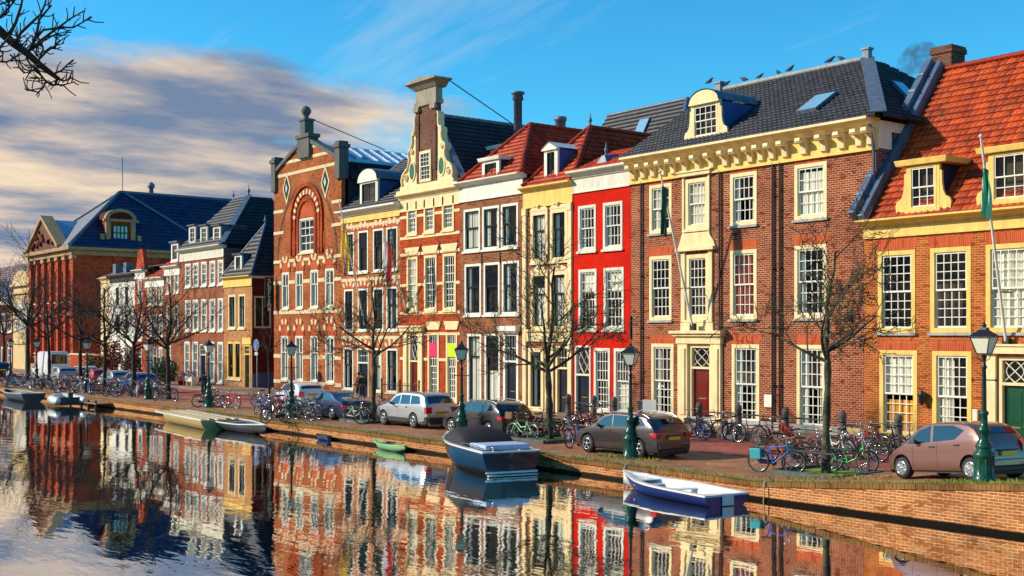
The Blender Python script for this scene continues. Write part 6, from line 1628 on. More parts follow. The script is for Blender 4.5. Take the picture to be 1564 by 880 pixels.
def make_car(name, label, cat, paint_, Ln, W, H, prof, belt, wheels, wr, glass_side, glass_f, glass_r, loc, rz=0, rails=False, cladding=False, tail='high', group='cars parked on the quay', plate_z=.62, spokes=5, tum=.30, roofp=None, scr_w=.8):
    """front of the car at -x. prof: outline points (x,z) from front bumper over the roof to the rear bumper"""
    r = empty(name, loc, label, cat, group, rz=rz)
    P = MT['paint_'+paint_]; hw = W/2; zs = .22
    def wid(x):
        t = x/Ln
        return hw*(1-.16*max(0, (.14-t)/.14)**1.8-.10*max(0, (t-.90)/.10)**1.8)
    bz = lambda x: interp(x, belt)
    def yside(x, z):
        zb = bz(x); w_ = wid(x)
        if z <= zb: return w_-.02*max(0,(z-zb+.15)/.15)-.05*max(0,(.42-z)/.2)**2
        return w_-.02-tum*(z-zb)
    # refine the outline
    pr = []
    for a, b in zip(prof[:-1], prof[1:]):
        n = max(1, int(math.hypot(b[0]-a[0], b[1]-a[1])/.16))
        for i in range(n): pr.append((a[0]+(b[0]-a[0])*i/n, a[1]+(b[1]-a[1])*i/n))
    pr.append(prof[-1])
    # soften the corners
    for _ in range(2):
        pr = [pr[0]]+[((pr[i-1][0]+2*pr[i][0]+pr[i+1][0])/4, (pr[i-1][1]+2*pr[i][1]+pr[i+1][1])/4) for i in range(1, len(pr)-1)]+[pr[-1]]
    mb = MB(); secs = []
    for x, zt in pr:
        zb = min(bz(x), zt-.03); s_ = []
        zl = min(zs, zt-.1)
        lv = [(zl, .90), (zl+.02, .985)]
        for z, k in lv: s_.append((yside(x, z)*k, z))
        for u in (.15,.35,.6,.85,1.0):
            z = zl+.05+(zb-zl-.05)*u; s_.append((yside(x, z), z))
        for u in (.35,.7):
            z = zb+(zt-.05-zb)*u if zt-.05 > zb else zb+.002*u; s_.append((yside(x, z), z))
        yt = yside(x, max(zb, zt-.05)); s_.append((yt-.02, zt-.04)); s_.append((yt-.08, zt-.008)); s_.append((yt*.55, zt+.012)); s_.append((0, zt+.02))
        secs.append((x, s_))
    k = len(secs[0][1]); vs = []
    for x, s_ in secs:
        for y, z in s_: vs.append((x, -y, z))
        for y, z in s_[-2::-1]: vs.append((x, y, z))
    n = 2*k-1; fs = []
    for i in range(len(secs)-1):
        for j in range(n-1): fs.append((i*n+j, (i+1)*n+j, (i+1)*n+j+1, i*n+j+1))
        fs.append((i*n+n-1, (i+1)*n+n-1, (i+1)*n, i*n))
    mb.add(vs, fs, 0, True); mb.add(vs[:n], [tuple(range(n))]); mb.add(vs[-n:], [tuple(range(n-1,-1,-1))])
    body = mb.build('body', P)
    bm = bmesh.new(); bm.from_mesh(body.data); bmesh.ops.remove_doubles(bm, verts=bm.verts, dist=.0005); bmesh.ops.recalc_face_normals(bm, faces=bm.faces); bm.to_mesh(body.data); bm.free()
    # wheel arches cut for real
    mb = MB()
    for wxp in wheels:
        for s_ in (-1, 1): mb.lathe([(wr+.055, -.20),(wr+.055,.20)], 24, (wxp, s_*(hw-.08), wr+.02), axis='y', smooth=False)
    cut = mb.build('cutter', P); bm = bmesh.new(); bm.from_mesh(cut.data); bmesh.ops.recalc_face_normals(bm, faces=bm.faces); bmesh.ops.remove_doubles(bm, verts=bm.verts, dist=.0005); bm.to_mesh(cut.data); bm.free()
    md_ = body.modifiers.new('b', 'BOOLEAN'); md_.object = cut; md_.operation = 'DIFFERENCE'; md_.solver = 'EXACT'
    dg = bpy.context.evaluated_depsgraph_get(); dg.update(); nm = bpy.data.meshes.new_from_object(body.evaluated_get(dg)); 
    if len(nm.polygons) > 50:
        body.modifiers.clear(); body.data = nm
    else: body.modifiers.clear()
    bpy.data.objects.remove(cut); body.parent = r
    try: body.data.set_sharp_from_angle(angle=math.radians(35))
    except Exception: pass
    # wheels
    for wxp in wheels:
        for s_ in (-1, 1):
            y = s_*(hw-.10)
            mb = MB(); mb.lathe([(wr*.62,-.10),(wr*.94,-.10),(wr,-.07),(wr,.07),(wr*.94,.10),(wr*.62,.10)], 24, (wxp,y,wr), axis='y'); w_ = mb.build('wheel', MT['tyre'], r)
            mb = MB(); yo = y+s_*.104
            mb.lathe([(wr*.64,0),(wr*.60,.02*s_),(wr*.56,0)], 22, (wxp,yo,wr), axis='y'); mb.lathe([(.001,.03*s_),(wr*.14,.03*s_),(wr*.16,0)], 10, (wxp,yo,wr), axis='y')
            for q in range(spokes):
                a = 2*PI*q/spokes+.3; c, s2 = math.cos(a), math.sin(a); t_ = wr*.075
                pts = [(wxp+c*wr*.1-s2*t_, wr+s2*wr*.1+c*t_),(wxp+c*wr*.58-s2*t_*1.5, wr+s2*wr*.58+c*t_*1.5),(wxp+c*wr*.58+s2*t_*1.5, wr+s2*wr*.58-c*t_*1.5),(wxp+c*wr*.1+s2*t_, wr+s2*wr*.1-c*t_)]
                mb.prism(pts, min(yo,yo+s_*.018), max(yo,yo+s_*.018))
            mb.build('rim', MT['alloy'], w_)
                        # dark inside of the arch
    mb = MB()
    for wxp in wheels: mb.box(wxp-wr-.06, wxp+wr+.06, -hw+.32, hw-.32, .18, wr*2+.05)
    mb.box(.25, Ln-.25, -hw+.12, hw-.12, .17, .30)
    mb.build('underbody', MT['car_black_plastic'], r)
    # side windows
    for poly in glass_side:
        for s_ in (-1, 1):
            mb = MB(); pts = [(x, s_*(yside(x, z)+.006), z) for x, z in poly]
            if s_ > 0: pts = pts[::-1]
            mb.face(pts); mb.build('side_window', MT['car_glass'], r)
    def cross(u0, u1, wk, mat, name, eps=.012, wk1=None):
        """band across the car following the outline between outline x/z params"""
        mb = MB(); pts = [q for q in pr if u0(q) and u1(q)]
        for a, b in zip(pts[:-1], pts[1:]):
            d = Vector((b[0]-a[0], b[1]-a[1])); nn = Vector((-d.y, d.x)).normalized()*eps
            ra_, rb_ = [], []
            for q, lst in ((a, ra_), (b, rb_)):
                yt = yside(q[0], q[1]-.03)*wk
                for f in (-1,-.5,0,.5,1): lst.append((q[0]+nn.x, yt*f, q[1]+nn.y+.018-.022*f*f))
            for j in range(4): mb.face([ra_[j], rb_[j], rb_[j+1], ra_[j+1]], smooth=True)
        mb.build(name, mat, r)
    cross(lambda q: q[0] >= glass_f[0], lambda q: q[0] <= glass_f[1] , scr_w+.06, MT['car_glass'], 'windscreen')
    cross(lambda q: q[0] >= glass_r[0], lambda q: q[1] >= glass_r[1], scr_w, MT['car_glass'], 'rear_window')
    # lights, plate, bumpers, mirrors, handles
    for s_ in (-1, 1):
        mb = MB(); xr = Ln-.02
        if tail == 'high': b_ = [(xr-.20, .66), (xr+.015, .70), (xr+.01, .96), (xr-.12, 1.0)]
        elif tail == 'wide': b_ = [(xr-.34, .76), (xr+.012, .72), (xr+.012, .88), (xr-.30, .90)]
        elif tail == 'block': b_ = [(xr-.16, .70), (xr+.02, .70), (xr+.02, .98), (xr-.16, .98)]
        else: b_ = [(xr-.12, .58), (xr+.01, .58), (xr+.01, .78), (xr-.22, .76)]
        y0, y1 = wid(xr)*.70 if tail != 'low' else wid(xr)*.45, hw*.985
        y1 = min(y1, yside(xr-.25, .8)+.012)
        pts = []
        mb.prism(b_, s_*y0 if s_ > 0 else -y1, y1 if s_ > 0 else -y0); mb.build('tail_light', MT['tail_red'], r, bevel=.012)
        mb = MB(); zf = prof[2][1]-.10 if len(prof) > 2 else .6
        mb.prism([(.05, zf-.12),(.36, zf-.04),(.36, zf+.04),(.12, zf+.02)], min(s_*wid(.1)*.62, s_*(wid(.08)-.012)), max(s_*wid(.1)*.62, s_*(wid(.08)-.012))); mb.build('headlight', MT['headlight'], r, bevel=.012)
        xm = glass_f[0]+.42; mb = MB(); ym = yside(xm, bz(xm)); zb = bz(xm)
        mb.hexa([(xm-.02,s_*(ym-.02),zb+.0),(xm+.06,s_*(ym-.02),zb+.0),(xm+.10,s_*(ym+.17),zb+.02),(xm-.06,s_*(ym+.17),zb+.02)], [(xm-.02,s_*(ym-.02),zb+.06),(xm+.06,s_*(ym-.02),zb+.06),(xm+.10,s_*(ym+.15),zb+.16),(xm-.04,s_*(ym+.15),zb+.15)])
        mb.build('wing_mirror', MT['car_black_plastic'], r, bevel=.015)
        for xh in ([wheels[0]+1.12, wheels[0]+1.12+.85] if Ln > 3 else []):
            if xh > wheels[1]-.05: continue
            mb = MB(); zh = bz(xh)-.10; yh = yside(xh, zh); mb.box(xh-.09, xh+.09, s_*(yh-.01), s_*(yh+.03), zh-.02, zh+.02); mb.build('door_handle', MT['car_black_plastic'], r, bevel=.008)
        # door shut lines, 4 mm proud hairlines
        mb = MB()
        for xd in (wheels[0]+.42, wheels[0]+1.28):
            for q in range(6):
                z0_, z1_ = .32+(bz(xd)-.32)*q/6, .32+(bz(xd)-.32)*(q+1)/6
                a, b = yside(xd, z0_)+.003, yside(xd, z1_)+.003
                mb.face([(xd-.006,s_*a,z0_),(xd+.006,s_*a,z0_),(xd+.006,s_*b,z1_),(xd-.006,s_*b,z1_)])
        mb.build('door_seam', MT['car_black_plastic'], r)
        if cladding:
            mb = MB(); q0, q1 = wheels[0]+wr+.08, wheels[1]-wr-.08
            mb.box(q0, q1, s_*(hw-.045), s_*(hw+.012), .24, .46)
            mb.box(wheels[1]+wr+.09, Ln-.02, s_*(hw*.93-.045), s_*(hw*.97), .26, .56); mb.box(.1, wheels[0]-wr-.09, s_*(hw*.9-.045), s_*(hw*.95), .26, .52)
            mb.build('side_cladding', MT['car_black_plastic'], r, bevel=.02)
        if rails:
            mb = MB(); xa, xb = rails; zr_ = H; n_ = 8
            pts = [(xa+(xb-xa)*i/n_, s_*(yside((xa+xb)/2, H-.06)-.07), interp(xa+(xb-xa)*i/n_, pr)+(.05 if 0 < i < n_ else -.0)) for i in range(n_+1)]
            mb.tube(pts, .016, 5); mb.build('roof_rail', MT['alloy' if paint_ in ('brown','blackcar') else 'car_black_plastic'], r)
    xr = max(q[0] for q in prof)
    wr_ = wid(Ln)
    mb = MB(); mb.prismz([(xr-.16,-wr_*.98),(xr+.03,-wr_*.88),(xr+.06,-wr_*.4),(xr+.065,0),(xr+.06,wr_*.4),(xr+.03,wr_*.88),(xr-.16,wr_*.98)], .34, .52); mb.build('rear_bumper', MT['car_black_plastic'] if cladding else P, r, bevel=.03)
    mb = MB(); mb.box(xr-.2, xr+.02, -wr_*.8, wr_*.8, .22, .335); mb.build('bumper_skirt', MT['car_black_plastic'], r, bevel=.02)
    xpl = interp(plate_z, sorted([(q[1], q[0]) for q in prof if q[0] > Ln*.85])) if True else xr
    mb = MB(); mb.box(xpl-.03, xpl+.045, -.26, .26, plate_z-.055, plate_z+.055); mb.build('number_plate', MT['plate_yellow'], r, bevel=.004)
    mb = MB(); mb.box(xpl-.03, xpl+.03, -.34, .34, plate_z+.07, plate_z+.10); mb.build('boot_trim', MT['car_black_plastic' if paint_ != 'whitecar' else 'alloy'], r, bevel=.006)
    mb = MB(); mb.tube([(glass_r[0]+.22, -.05, 0+interp(glass_r[0]+.22, pr)-.0), (xr-.02, .0, max(bz(Ln*.95)+.04, .9))], .008, 4); 
    return r

def at_ground(px, py=None, Y=None):
    x = wx(px, Y); return Vector((x, Y, gz(x)))
def hatch(L_, H, hood=.86, cowl=.98, ws=.95, ra=1.55, rb=2.9, rear_top=.06, bell=.92):
    """outline of a hatchback or estate"""
    return [(.02,.24),(0,.45),(.05,hood-.22),(.16,hood-.06),(.45,hood),(ws,cowl),(ra-.12,H-.06),(ra+.15,H-.01),((ra+rb)/2,H),(rb,H-.025),(L_-.42,H-.10),(L_-.22,H-.30),(L_-.07,bell),(L_-.02,.72),(L_,.50),(L_-.05,.24)]
# mauve hatchback, right edge
c = Vector((wx(1374,28.3), 28.7, 0)); ang = math.radians(-12)
c.z = gz(c.x)+.0
hb = hatch(3.5, 1.47, hood=.80, cowl=.93, ws=.72, ra=1.30, rb=2.7)
r_ = make_car('parked_car', 'mauve small hatchback with yellow plate, parked at the right edge of the quay', 'car', 'mauve', 3.5, 1.6, 1.47, hb, [(0,.70),(.7,.90),(2.2,.97),(3.5,1.03)], (.62,2.98), .29,
 [[(.84,.93),(1.22,1.27),(1.60,1.39),(1.68,.97)], [(1.76,.975),(1.71,1.395),(2.40,1.385),(2.78,1.26),(2.50,1.03)]], (.76,1.28), (3.02,1.02), c, ang, plate_z=.66, spokes=8, tail='high')
r_.rotation_euler.y = -math.atan(.088)
# brown estate
e = hatch(4.27, 1.47, hood=.84, cowl=.97, ws=.95, ra=1.62, rb=3.5)
c = at_ground(902, Y=28.9)
make_car('parked_car', 'brown estate car with silver roof rails and wrap-round tail lights behind a green lamp', 'car', 'brown', 4.27, 1.73, 1.47, e, [(0,.72),(.95,.93),(2.6,1.0),(4.27,1.06)], (.80,3.40), .32,
 [[(1.15,.97),(1.58,1.30),(1.98,1.40),(2.05,1.0)], [(2.12,1.01),(2.05,1.40),(2.85,1.40),(2.95,1.04)], [(3.02,1.05),(2.95,1.39),(3.45,1.34),(3.70,1.12)]], (1.0,1.62), (3.82,1.06), c, 0, rails=(1.75,3.75), tail='wide', plate_z=.70)
# silver estate
e = hatch(4.45, 1.58, hood=.92, cowl=1.02, ws=1.15, ra=1.80, rb=3.95, bell=.98)
c = at_ground(595, Y=29.9)
make_car('parked_car', 'silver boxy estate car with grey cladding and roof rails', 'car', 'silver', 4.45, 1.74, 1.56, e, [(0,.80),(1.1,.98),(2.6,1.03),(4.45,1.06)], (.85,3.38), .33,
 [[(1.32,1.03),(1.78,1.36),(2.15,1.46),(2.18,1.05)], [(2.26,1.05),(2.24,1.47),(2.98,1.47),(3.05,1.07)], [(3.13,1.07),(3.08,1.47),(3.72,1.44),(3.92,1.12)]], (1.2,1.80), (4.02,1.06), c, 0, rails=(1.95,3.9), cladding=True, tail='block', plate_z=.66)
# black estate
e = hatch(4.4, 1.46, hood=.84, cowl=.97, ws=1.1, ra=1.78, rb=3.6)
c = at_ground(697, Y=29.7)
make_car('parked_car', 'black estate car partly hidden by the covered motorboat', 'car', 'blackcar', 4.4, 1.75, 1.46, e, [(0,.72),(1.1,.93),(2.6,1.0),(4.4,1.05)], (.86,3.5), .32,
 [[(1.30,.98),(1.74,1.30),(2.12,1.40),(2.18,1.0)], [(2.25,1.01),(2.2,1.40),(2.95,1.40),(3.05,1.04)], [(3.12,1.05),(3.05,1.39),(3.55,1.34),(3.82,1.12)]], (1.15,1.78), (3.95,1.05), c, 0, rails=(1.9,3.8), tail='wide', plate_z=.7)
# navy saloon / coupe
sal = [(.02,.24),(0,.45),(.05,.62),(.2,.76),(.5,.82),(1.35,.92),(2.05,1.33),(2.3,1.38),(2.8,1.39),(3.2,1.34),(3.95,1.02),(4.2,.98),(4.52,.94),(4.6,.80),(4.62,.5),(4.56,.24)]
c = at_ground(478, Y=29.6)
make_car('parked_car', 'dark blue coupe with low tail, parked behind the lamp bike heap', 'car', 'navy', 4.62, 1.74, 1.38, sal, [(0,.68),(1.3,.90),(2.6,.93),(4.62,.92)], (.85,3.52), .32,
 [[(1.62,.93),(2.05,1.22),(2.4,1.31),(2.62,.955)], [(2.7,.955),(2.5,1.31),(3.0,1.28),(3.5,1.0)]], (1.42,2.05), (3.28,1.03), c, 0, tail='low', plate_z=.62)
# white hatchback farther back
e = hatch(3.9, 1.45, hood=.84, cowl=.97, ws=.85, ra=1.5, rb=3.1)
c = at_ground(437, Y=32.4)
make_car('parked_car', 'white hatchback with a dark rear window standing behind the blue coupe', 'car', 'whitecar', 3.9, 1.68, 1.45, e, [(0,.72),(.9,.93),(2.6,1.0),(3.9,1.04)], (.75,3.25), .31,
 [[(1.05,.96),(1.5,1.30),(2.4,1.39),(2.45,1.0)], [(2.52,1.01),(2.48,1.39),(2.95,1.33),(3.2,1.08)]], (.9,1.5), (3.4,1.04), c, math.radians(-4), tail='high', plate_z=.80)
# far cars
far = [(196,31.2,'bluecar','dark blue car among the far bikes, right of the thick tree'),(162,31.5,'greycar','pale grey car with chrome rear, below the red shrubs'),(134,32,'redcar','dark red car half hidden behind the far bikes'),(84,31.5,'silver','silver car just right of the white van'),(-12,32,'blackcar','dark car at the far left edge of the quay'),(116,34,'whitecar','white car beyond the far row of bikes')]
for px, Y, pn, lab in far:
    e = hatch(4.0, 1.48, hood=.86, cowl=.98, ws=.9, ra=1.6, rb=3.2)
    make_car('parked_car', lab, 'car', pn, 4.0, 1.7, 1.48, e, [(0,.72),(.9,.93),(2.6,1.0),(4.0,1.04)], (.75,3.3), .31,
     [[(1.1,.96),(1.6,1.32),(2.3,1.41),(2.35,1.0)], [(2.42,1.01),(2.4,1.41),(2.95,1.37),(3.3,1.08)]], (.95,1.6), (3.5,1.05), at_ground(px, Y=Y), 0, tail='high', plate_z=.72, group='cars parked far down the quay')
vn = [(.02,.3),(0,.55),(.05,.85),(.3,1.05),(.75,1.15),(1.35,1.95),(1.6,2.15),(1.9,2.62),(2.3,2.68),(5.3,2.68),(5.42,2.6),(5.46,1.4),(5.48,.5),(5.44,.3)]
c = at_ground(63, Y=33); 
make_car('delivery_van', 'white high-roofed van with its blue windscreen end among the far bikes', 'van', 'van', 5.48, 1.98, 2.68, vn, [(0,.9),(.75,1.12),(5.48,1.25)], (.95,4.3), .36, [[(1.0,1.25),(1.45,1.8),(1.85,1.85),(1.85,1.25)]], (.82,1.36), (5.40,1.5), c, 0, tail='block', plate_z=.8, tum=.07, group=None)

# ------------------------------------------------------------------ boats
plain('hull_blue', (.012,.028,.17), .35, coat=.3); plain('hull_navy', (.006,.009,.022), .25, coat=.4); plain('hull_white', (.80,.80,.76), .3, coat=.4); plain('canvas', (.014,.011,.014), .8, bmp=.02)
plain('cushion', (.42,.48,.62), .7); plain('hull_green', (.28,.55,.22), .4, coat=.3); plain('hull_yellow', (.50,.34,.12), .7); plain('hull_dark', (.03,.03,.035), .4); plain('deck_grey', (.45,.45,.44), .6); plain('wood_deck', (.38,.2,.08), .5)
plain('rope', (.5,.42,.3), .9)
def hull(Ln, B, sheer, keel, name, label, loc, rz, outer, inner, gun, bowp=1.7, floor=.1, fl=.35, group=None, transom=1.0, thick=.05, root=None, cat='boat', chine=.62, ns=14, topside=None):
    r = root or empty(name, loc, label, cat, group, rz=rz)
    vs_o, vs_i = [], []
    st = []
    for i in range(ns+1):
        t = i/ns
        b = B/2*(1-(1-min(1, t/.55))**bowp) if t < .55 else B/2*(1-(1-transom)*((t-.55)/.45)**2)
        b = max(b, .012)
        zs = interp(t, sheer); zk = interp(t, keel)
        xo = t*Ln; rake = (1-t)**3*.35
        st.append((xo, b, zs, zk, rake))
    mb = MB(); rows = []
    for xo, b, zs, zk, rk in st:
        pts = [(0,0,zk),(chine*b*.75,0,zk+(zs-zk)*.10),(b*(chine+.22),0,zk+(zs-zk)*.45),(b*.97,0,zk+(zs-zk)*.8),(b,0,zs)]
        rows.append([(xo+rk*(1-(p[2]-zk)/(zs-zk+1e-6)), -p[0], p[2]) for p in pts[::-1]]+[(xo+rk*(1-(p[2]-zk)/(zs-zk+1e-6)), p[0], p[2]) for p in pts[1:]])
    m_ = len(rows[0]); vs = [p for row in rows for p in row]
    fs = [(i*m_+j, i*m_+j+1, (i+1)*m_+j+1, (i+1)*m_+j) for i in range(ns) for j in range(m_-1)]
    mb.add(vs, fs, 0, True); mb.add(rows[-1], [tuple(range(m_))])
    mb.build('hull', MT[outer], r)
    mb = MB(); rows2 = []
    for xo, b, zs, zk, rk in st:
        bi = max(.005, b-thick*1.4); zf = max(zk+.05, floor)
        xo2 = min(xo, Ln-thick)
        rows2.append([(xo2,-bi,zs-.01),(xo2,-bi*.86,(zs+zf)/2),(xo2,-bi*.68,zf),(xo2,bi*.68,zf),(xo2,bi*.86,(zs+zf)/2),(xo2,bi,zs-.01)])
    m_ = 6; vs = [p for row in rows2 for p in row]
    fs = [(i*m_+j, (i+1)*m_+j, (i+1)*m_+j+1, i*m_+j+1) for i in range(ns) for j in range(m_-1)]
    mb.add(vs, fs, 0, True); mb.add(rows2[-1], [tuple(range(m_-1,-1,-1))]); mb.build('inner_hull', MT[inner], r)
    mb = MB()
    for s_ in (-1, 1):
        for a, b_ in zip(st[:-1], st[1:]):
            w0, w1 = thick*1.7, thick*1.7
            p = [(a[0], s_*(a[1]+.015), a[2]-.02), (b_[0], s_*(b_[1]+.015), b_[2]-.02), (b_[0], s_*max(0,b_[1]-w1), b_[2]-.02), (a[0], s_*max(0,a[1]-w0), a[2]-.02)]
            mb.hexa(p, [(q[0], q[1], q[2]+.05) for q in p])
    mb.box(Ln-thick*1.6, Ln+.015, -st[-1][1], st[-1][1], st[-1][2]-.022, st[-1][2]+.028)
    mb.build('gunwale', MT[gun], r)
    return r, st
def boat_from(bow, stern):
    d = Vector(stern)-Vector(bow); return Vector((bow[0], bow[1], 0)), math.atan2(d.y, d.x), math.hypot(d.x, d.y)
# blue and white rowing boat
loc, rz, Ln = boat_from((-27.1,25.2), (-22.3,24.6))
r_, st = hull(Ln, 1.7, [(0,.50),(.3,.36),(1,.30)], [(0,.06),(.2,-.15),(1,-.15)], 'rowing_boat', 'open blue boat with white inside and rim, moored at the right by the quay', loc, rz, 'hull_blue', 'hull_white', 'hull_white', floor=.08, thick=.09, transom=.92)
for t in (.28,.55,.86):
    mb = MB(); b = B_ = 1.75/2*.80*(1 if t > .4 else .72); mb.box(Ln*t-.14, Ln*t+.14, -b, b, .20, .245); mb.build('thwart', MT['hull_white'], r_, bevel=.01)
mb = MB(); mb.hexa([(.25,-.05,.43),(1.3,-.52,.33),(1.3,.52,.33),(.25,.05,.43)], [(.25,-.05,.46),(1.3,-.52,.36),(1.3,.52,.36),(.25,.05,.46)]); mb.build('fore_deck', MT['hull_white'], r_)
mb = MB(); mb.box(Ln+.02, Ln+.05, -.2, .2, .02, .29); mb.build('engine_pad', MT['hull_white'], r_, bevel=.01)
for k in range(5):
    mb = MB(); mb.ball((Ln*(.12+.2*k), -(1.75/2*(.55+.1*k if k < 3 else .99))-.03 if k else -.42, .30), .03, 6)
mb = MB(); mb.tube([(.15,0,.48),(.05,.45,.4),(-.1,.9,.52)], .014, 5); mb.build('mooring_line', MT['rope'], r_)
# covered motorboat
loc, rz, Ln = boat_from((-36.9,25.35), (-31.4,24.15))
r_, st = hull(Ln, 2.25, [(0,1.05),(.3,.92),(1,.80)], [(0,.25),(.15,-.15),(1,-.25)], 'motor_boat', 'navy motorboat with folded black canvas hood and pale stern cushion', loc, rz, 'hull_navy', 'hull_white', 'hull_white', floor=.25, thick=.10, transom=.94)
mb = MB(); cs = []
for i, (t, hh, ww) in enumerate([(.24,.02,.80),(.30,.30,.88),(.38,.50,.90),(.50,.58,.92),(.60,.50,.92),(.68,.22,.94),(.72,.03,.96)]):
    x = Ln*t; b = interp(t, [(0,0),(.15,.6),(.3,.95),(.5,1.1),(1,1.05)])*ww; row = []
    for k in range(11):
        a = PI*k/10; sag = .03*math.sin(k*2.1+i); row.append((x, -b*math.cos(a)*(1 if k not in (0,10) else 1), interp(t,[(0,1.05),(.3,.92),(1,.80)])+.02+(hh+sag*min(1,hh*3))*math.sin(a)**.6))
    cs.append(row)
vs = [p for row in cs for p in row]; mb.add(vs, [(i*11+j,(i+1)*11+j,(i+1)*11+j+1,i*11+j+1) for i in range(len(cs)-1) for j in range(10)], 0, True); mb.build('canvas_hood', MT['canvas'], r_)
mb = MB(); mb.hexa([(.12,-.02,1.03),(Ln*.26,-.88,.93),(Ln*.26,.88,.93),(.12,.02,1.03)], [(.12,-.02,1.07),(Ln*.26,-.86,.97),(Ln*.26,.86,.97),(.12,.02,1.07)]); mb.build('fore_deck', MT['deck_grey'], r_)
mb = MB(); mb.box(Ln*.75, Ln*.95, -.82, .82, .84, 1.02); mb.box(Ln*.70, Ln*.75, -.82, -.6, .84, 1.0); mb.build('stern_cushion', MT['cushion'], r_, bevel=.05)
mb = MB(); mb.box(Ln*.955, Ln-.08, -.98, .98, .80, .83); mb.build('aft_deck', MT['hull_white'], r_, bevel=.01)
mb = MB(); mb.box(Ln+.005, Ln+.05, -.95, .95, .10, .17); mb.box(Ln+.005, Ln+.16, -.9, .9, .02, .06); mb.build('stern_strake', MT['hull_white'], r_, bevel=.01)
for s_ in (-1, 1):
    mb = MB(); pts = [(Ln*(.62+.35*i/6), s_*1.0, 1.0 if 0 < i < 6 else .82) for i in range(7)]; mb.tube(pts, .014, 5); mb.build('hand_rail', MT['chrome'], r_)
mb = MB(); mb.lathe([(.05,.82),(.03,.9),(.07,.96),(.001,.98)], 8, (Ln*.97,-.6,0)); mb.build('cleat', MT['chrome'], r_)
mb = MB(); mb.lathe([(.001,.2),(.09,.22),(.12,.35),(.12,.65),(.09,.78),(.001,.8)], 8, (Ln*.55,1.22,0)); mb.build('fender', MT['hull_white'], r_)
# green kayak
loc, rz, Ln = boat_from((wx(569,25.85),25.9), (wx(619,25.5),25.5))
r_, st = hull(Ln, .72, [(0,.30),(.3,.24),(.8,.24),(1,.28)], [(0,.15),(.2,-.05),(.8,-.05),(1,.12)], 'kayak', 'pale green kayak floating against the quay wall', loc, rz, 'hull_green', 'hull_green', 'hull_green', floor=.2, transom=.1, thick=.04, cat='kayak')
mb = MB()
ps = [(Ln*t, w_*s_) for s_ in (1,) for t, w_ in ((.02,.02),(.15,.20),(.35,.33),(.6,.34),(.8,.24),(.97,.04))]; ps = ps+[(x, -y) for x, y in ps[::-1]]
mb.prismz(ps, .23, .27); mb.build('deck', MT['hull_green'], r_, bevel=.01)
mb = MB(); mb.lathe([(.24,.27),(.26,.31),(.20,.31),(.20,.272)], 16, (Ln*.5,0,0)); mb.build('cockpit_rim', MT['hull_dark'], r_)
mb = MB(); mb.lathe([(.001,.275),(.2,.275)], 16, (Ln*.5,0,0)); mb.build('cockpit', MT['hull_dark'], r_)
# small dark skiff float
loc, rz, Ln = boat_from((wx(482,25.9),25.95), (wx(500,25.6),25.7))
r_, st = hull(Ln, .5, [(0,.2),(.5,.16),(1,.2)], [(0,.1),(.3,-.05),(1,-.02)], 'float', 'small dark blue tender drifting by the quay wall left of the green kayak', loc, rz, 'hull_blue', 'hull_dark', 'hull_dark', floor=.12, transom=.4, cat='tender')
mb = MB(); mb.box(Ln*.3, Ln*.9, -.18, .18, .15, .20); mb.build('cover', MT['hull_dark'], r_, bevel=.03)
# long yellow barge and dark punt
loc, rz, Ln = boat_from((wx(255,25.2),25.3), (wx(333,24.4),24.5))
r_, st = hull(Ln, 2.0, [(0,.50),(.5,.42),(1,.44)], [(0,.05),(.2,-.2),(1,-.2)], 'barge', 'long yellow flat barge with striped plank cover, left of the dark punt', loc, rz, 'hull_yellow', 'hull_dark', 'hull_yellow', bowp=4, floor=.3, transom=.95, cat='barge', group=None)
for k in range(5):
    mb = MB(); y = -.9+k*.42; mb.box(.5, Ln-.2, y, y+.26, .45, .52+.02*(k % 2)); mb.build('plank', MT['hull_yellow'] if k % 2 else MT['hull_white'], r_, bevel=.01)
loc, rz, Ln = boat_from((wx(403,24.7),24.8), (wx(320,25.1),25.3))
r_, st = hull(Ln, 1.7, [(0,.5),(.3,.4),(1,.42)], [(0,.15),(.2,-.1),(1,-.1)], 'punt', 'dark pointed punt with pale rims moored right of the yellow barge', loc, rz, 'hull_dark', 'hull_dark', 'hull_white', floor=.1, transom=.9, group=None)
for t in (.3, .55, .8):
    mb = MB(); mb.box(Ln*t-.12, Ln*t+.12, -.6, .6, .36, .4); mb.build('thwart', MT['deck_grey'], r_)
# inflatable and far punt
x0_ = wx(99, 24.6); r_ = empty('inflatable_boat', (x0_-1.4, 24.8, 0), 'white and grey inflatable boat with outboard at the far quay', 'boat', rz=math.radians(-6))
for s_ in (-1, 1):
    mb = MB(); mb.tube([(0,0 if False else s_*.05,.55),(.35,s_*.5,.5),(.9,s_*.8,.42),(2.9,s_*.82,.40),(3.15,s_*.82,.40)], [.24,.26,.27,.27,.12], 10); mb.build('side_tube', MT['hull_white'], r_)
mb = MB(); mb.box(.5, 2.85, -.62, .62, .12, .18); mb.box(2.7, 2.78, -.62, .62, .1, .62); mb.build('floor_and_transom', MT['hull_dark'], r_)
mb = MB(); mb.box(2.8, 3.1, -.14, .14, .55, .95); mb.box(2.9, 3.0, -.06, .06, -.2, .55); mb.build('outboard_motor', MT['hull_dark'], r_, bevel=.04)
mb = MB(); mb.box(1.4, 1.75, -.6, .6, .42, .48); mb.build('seat', MT['deck_grey'], r_)
loc, rz, Ln = boat_from((wx(6,24.3),24.5), (wx(47,24.0),24.2))
r_, st = hull(Ln, 1.8, [(0,.62),(.5,.52),(1,.6)], [(0,.1),(.2,-.1),(1,-.1)], 'punt', 'dark open punt with pale ends at the far left of the canal', loc, rz, 'hull_dark', 'hull_dark', 'deck_grey', floor=.1, transom=.9, bowp=3)
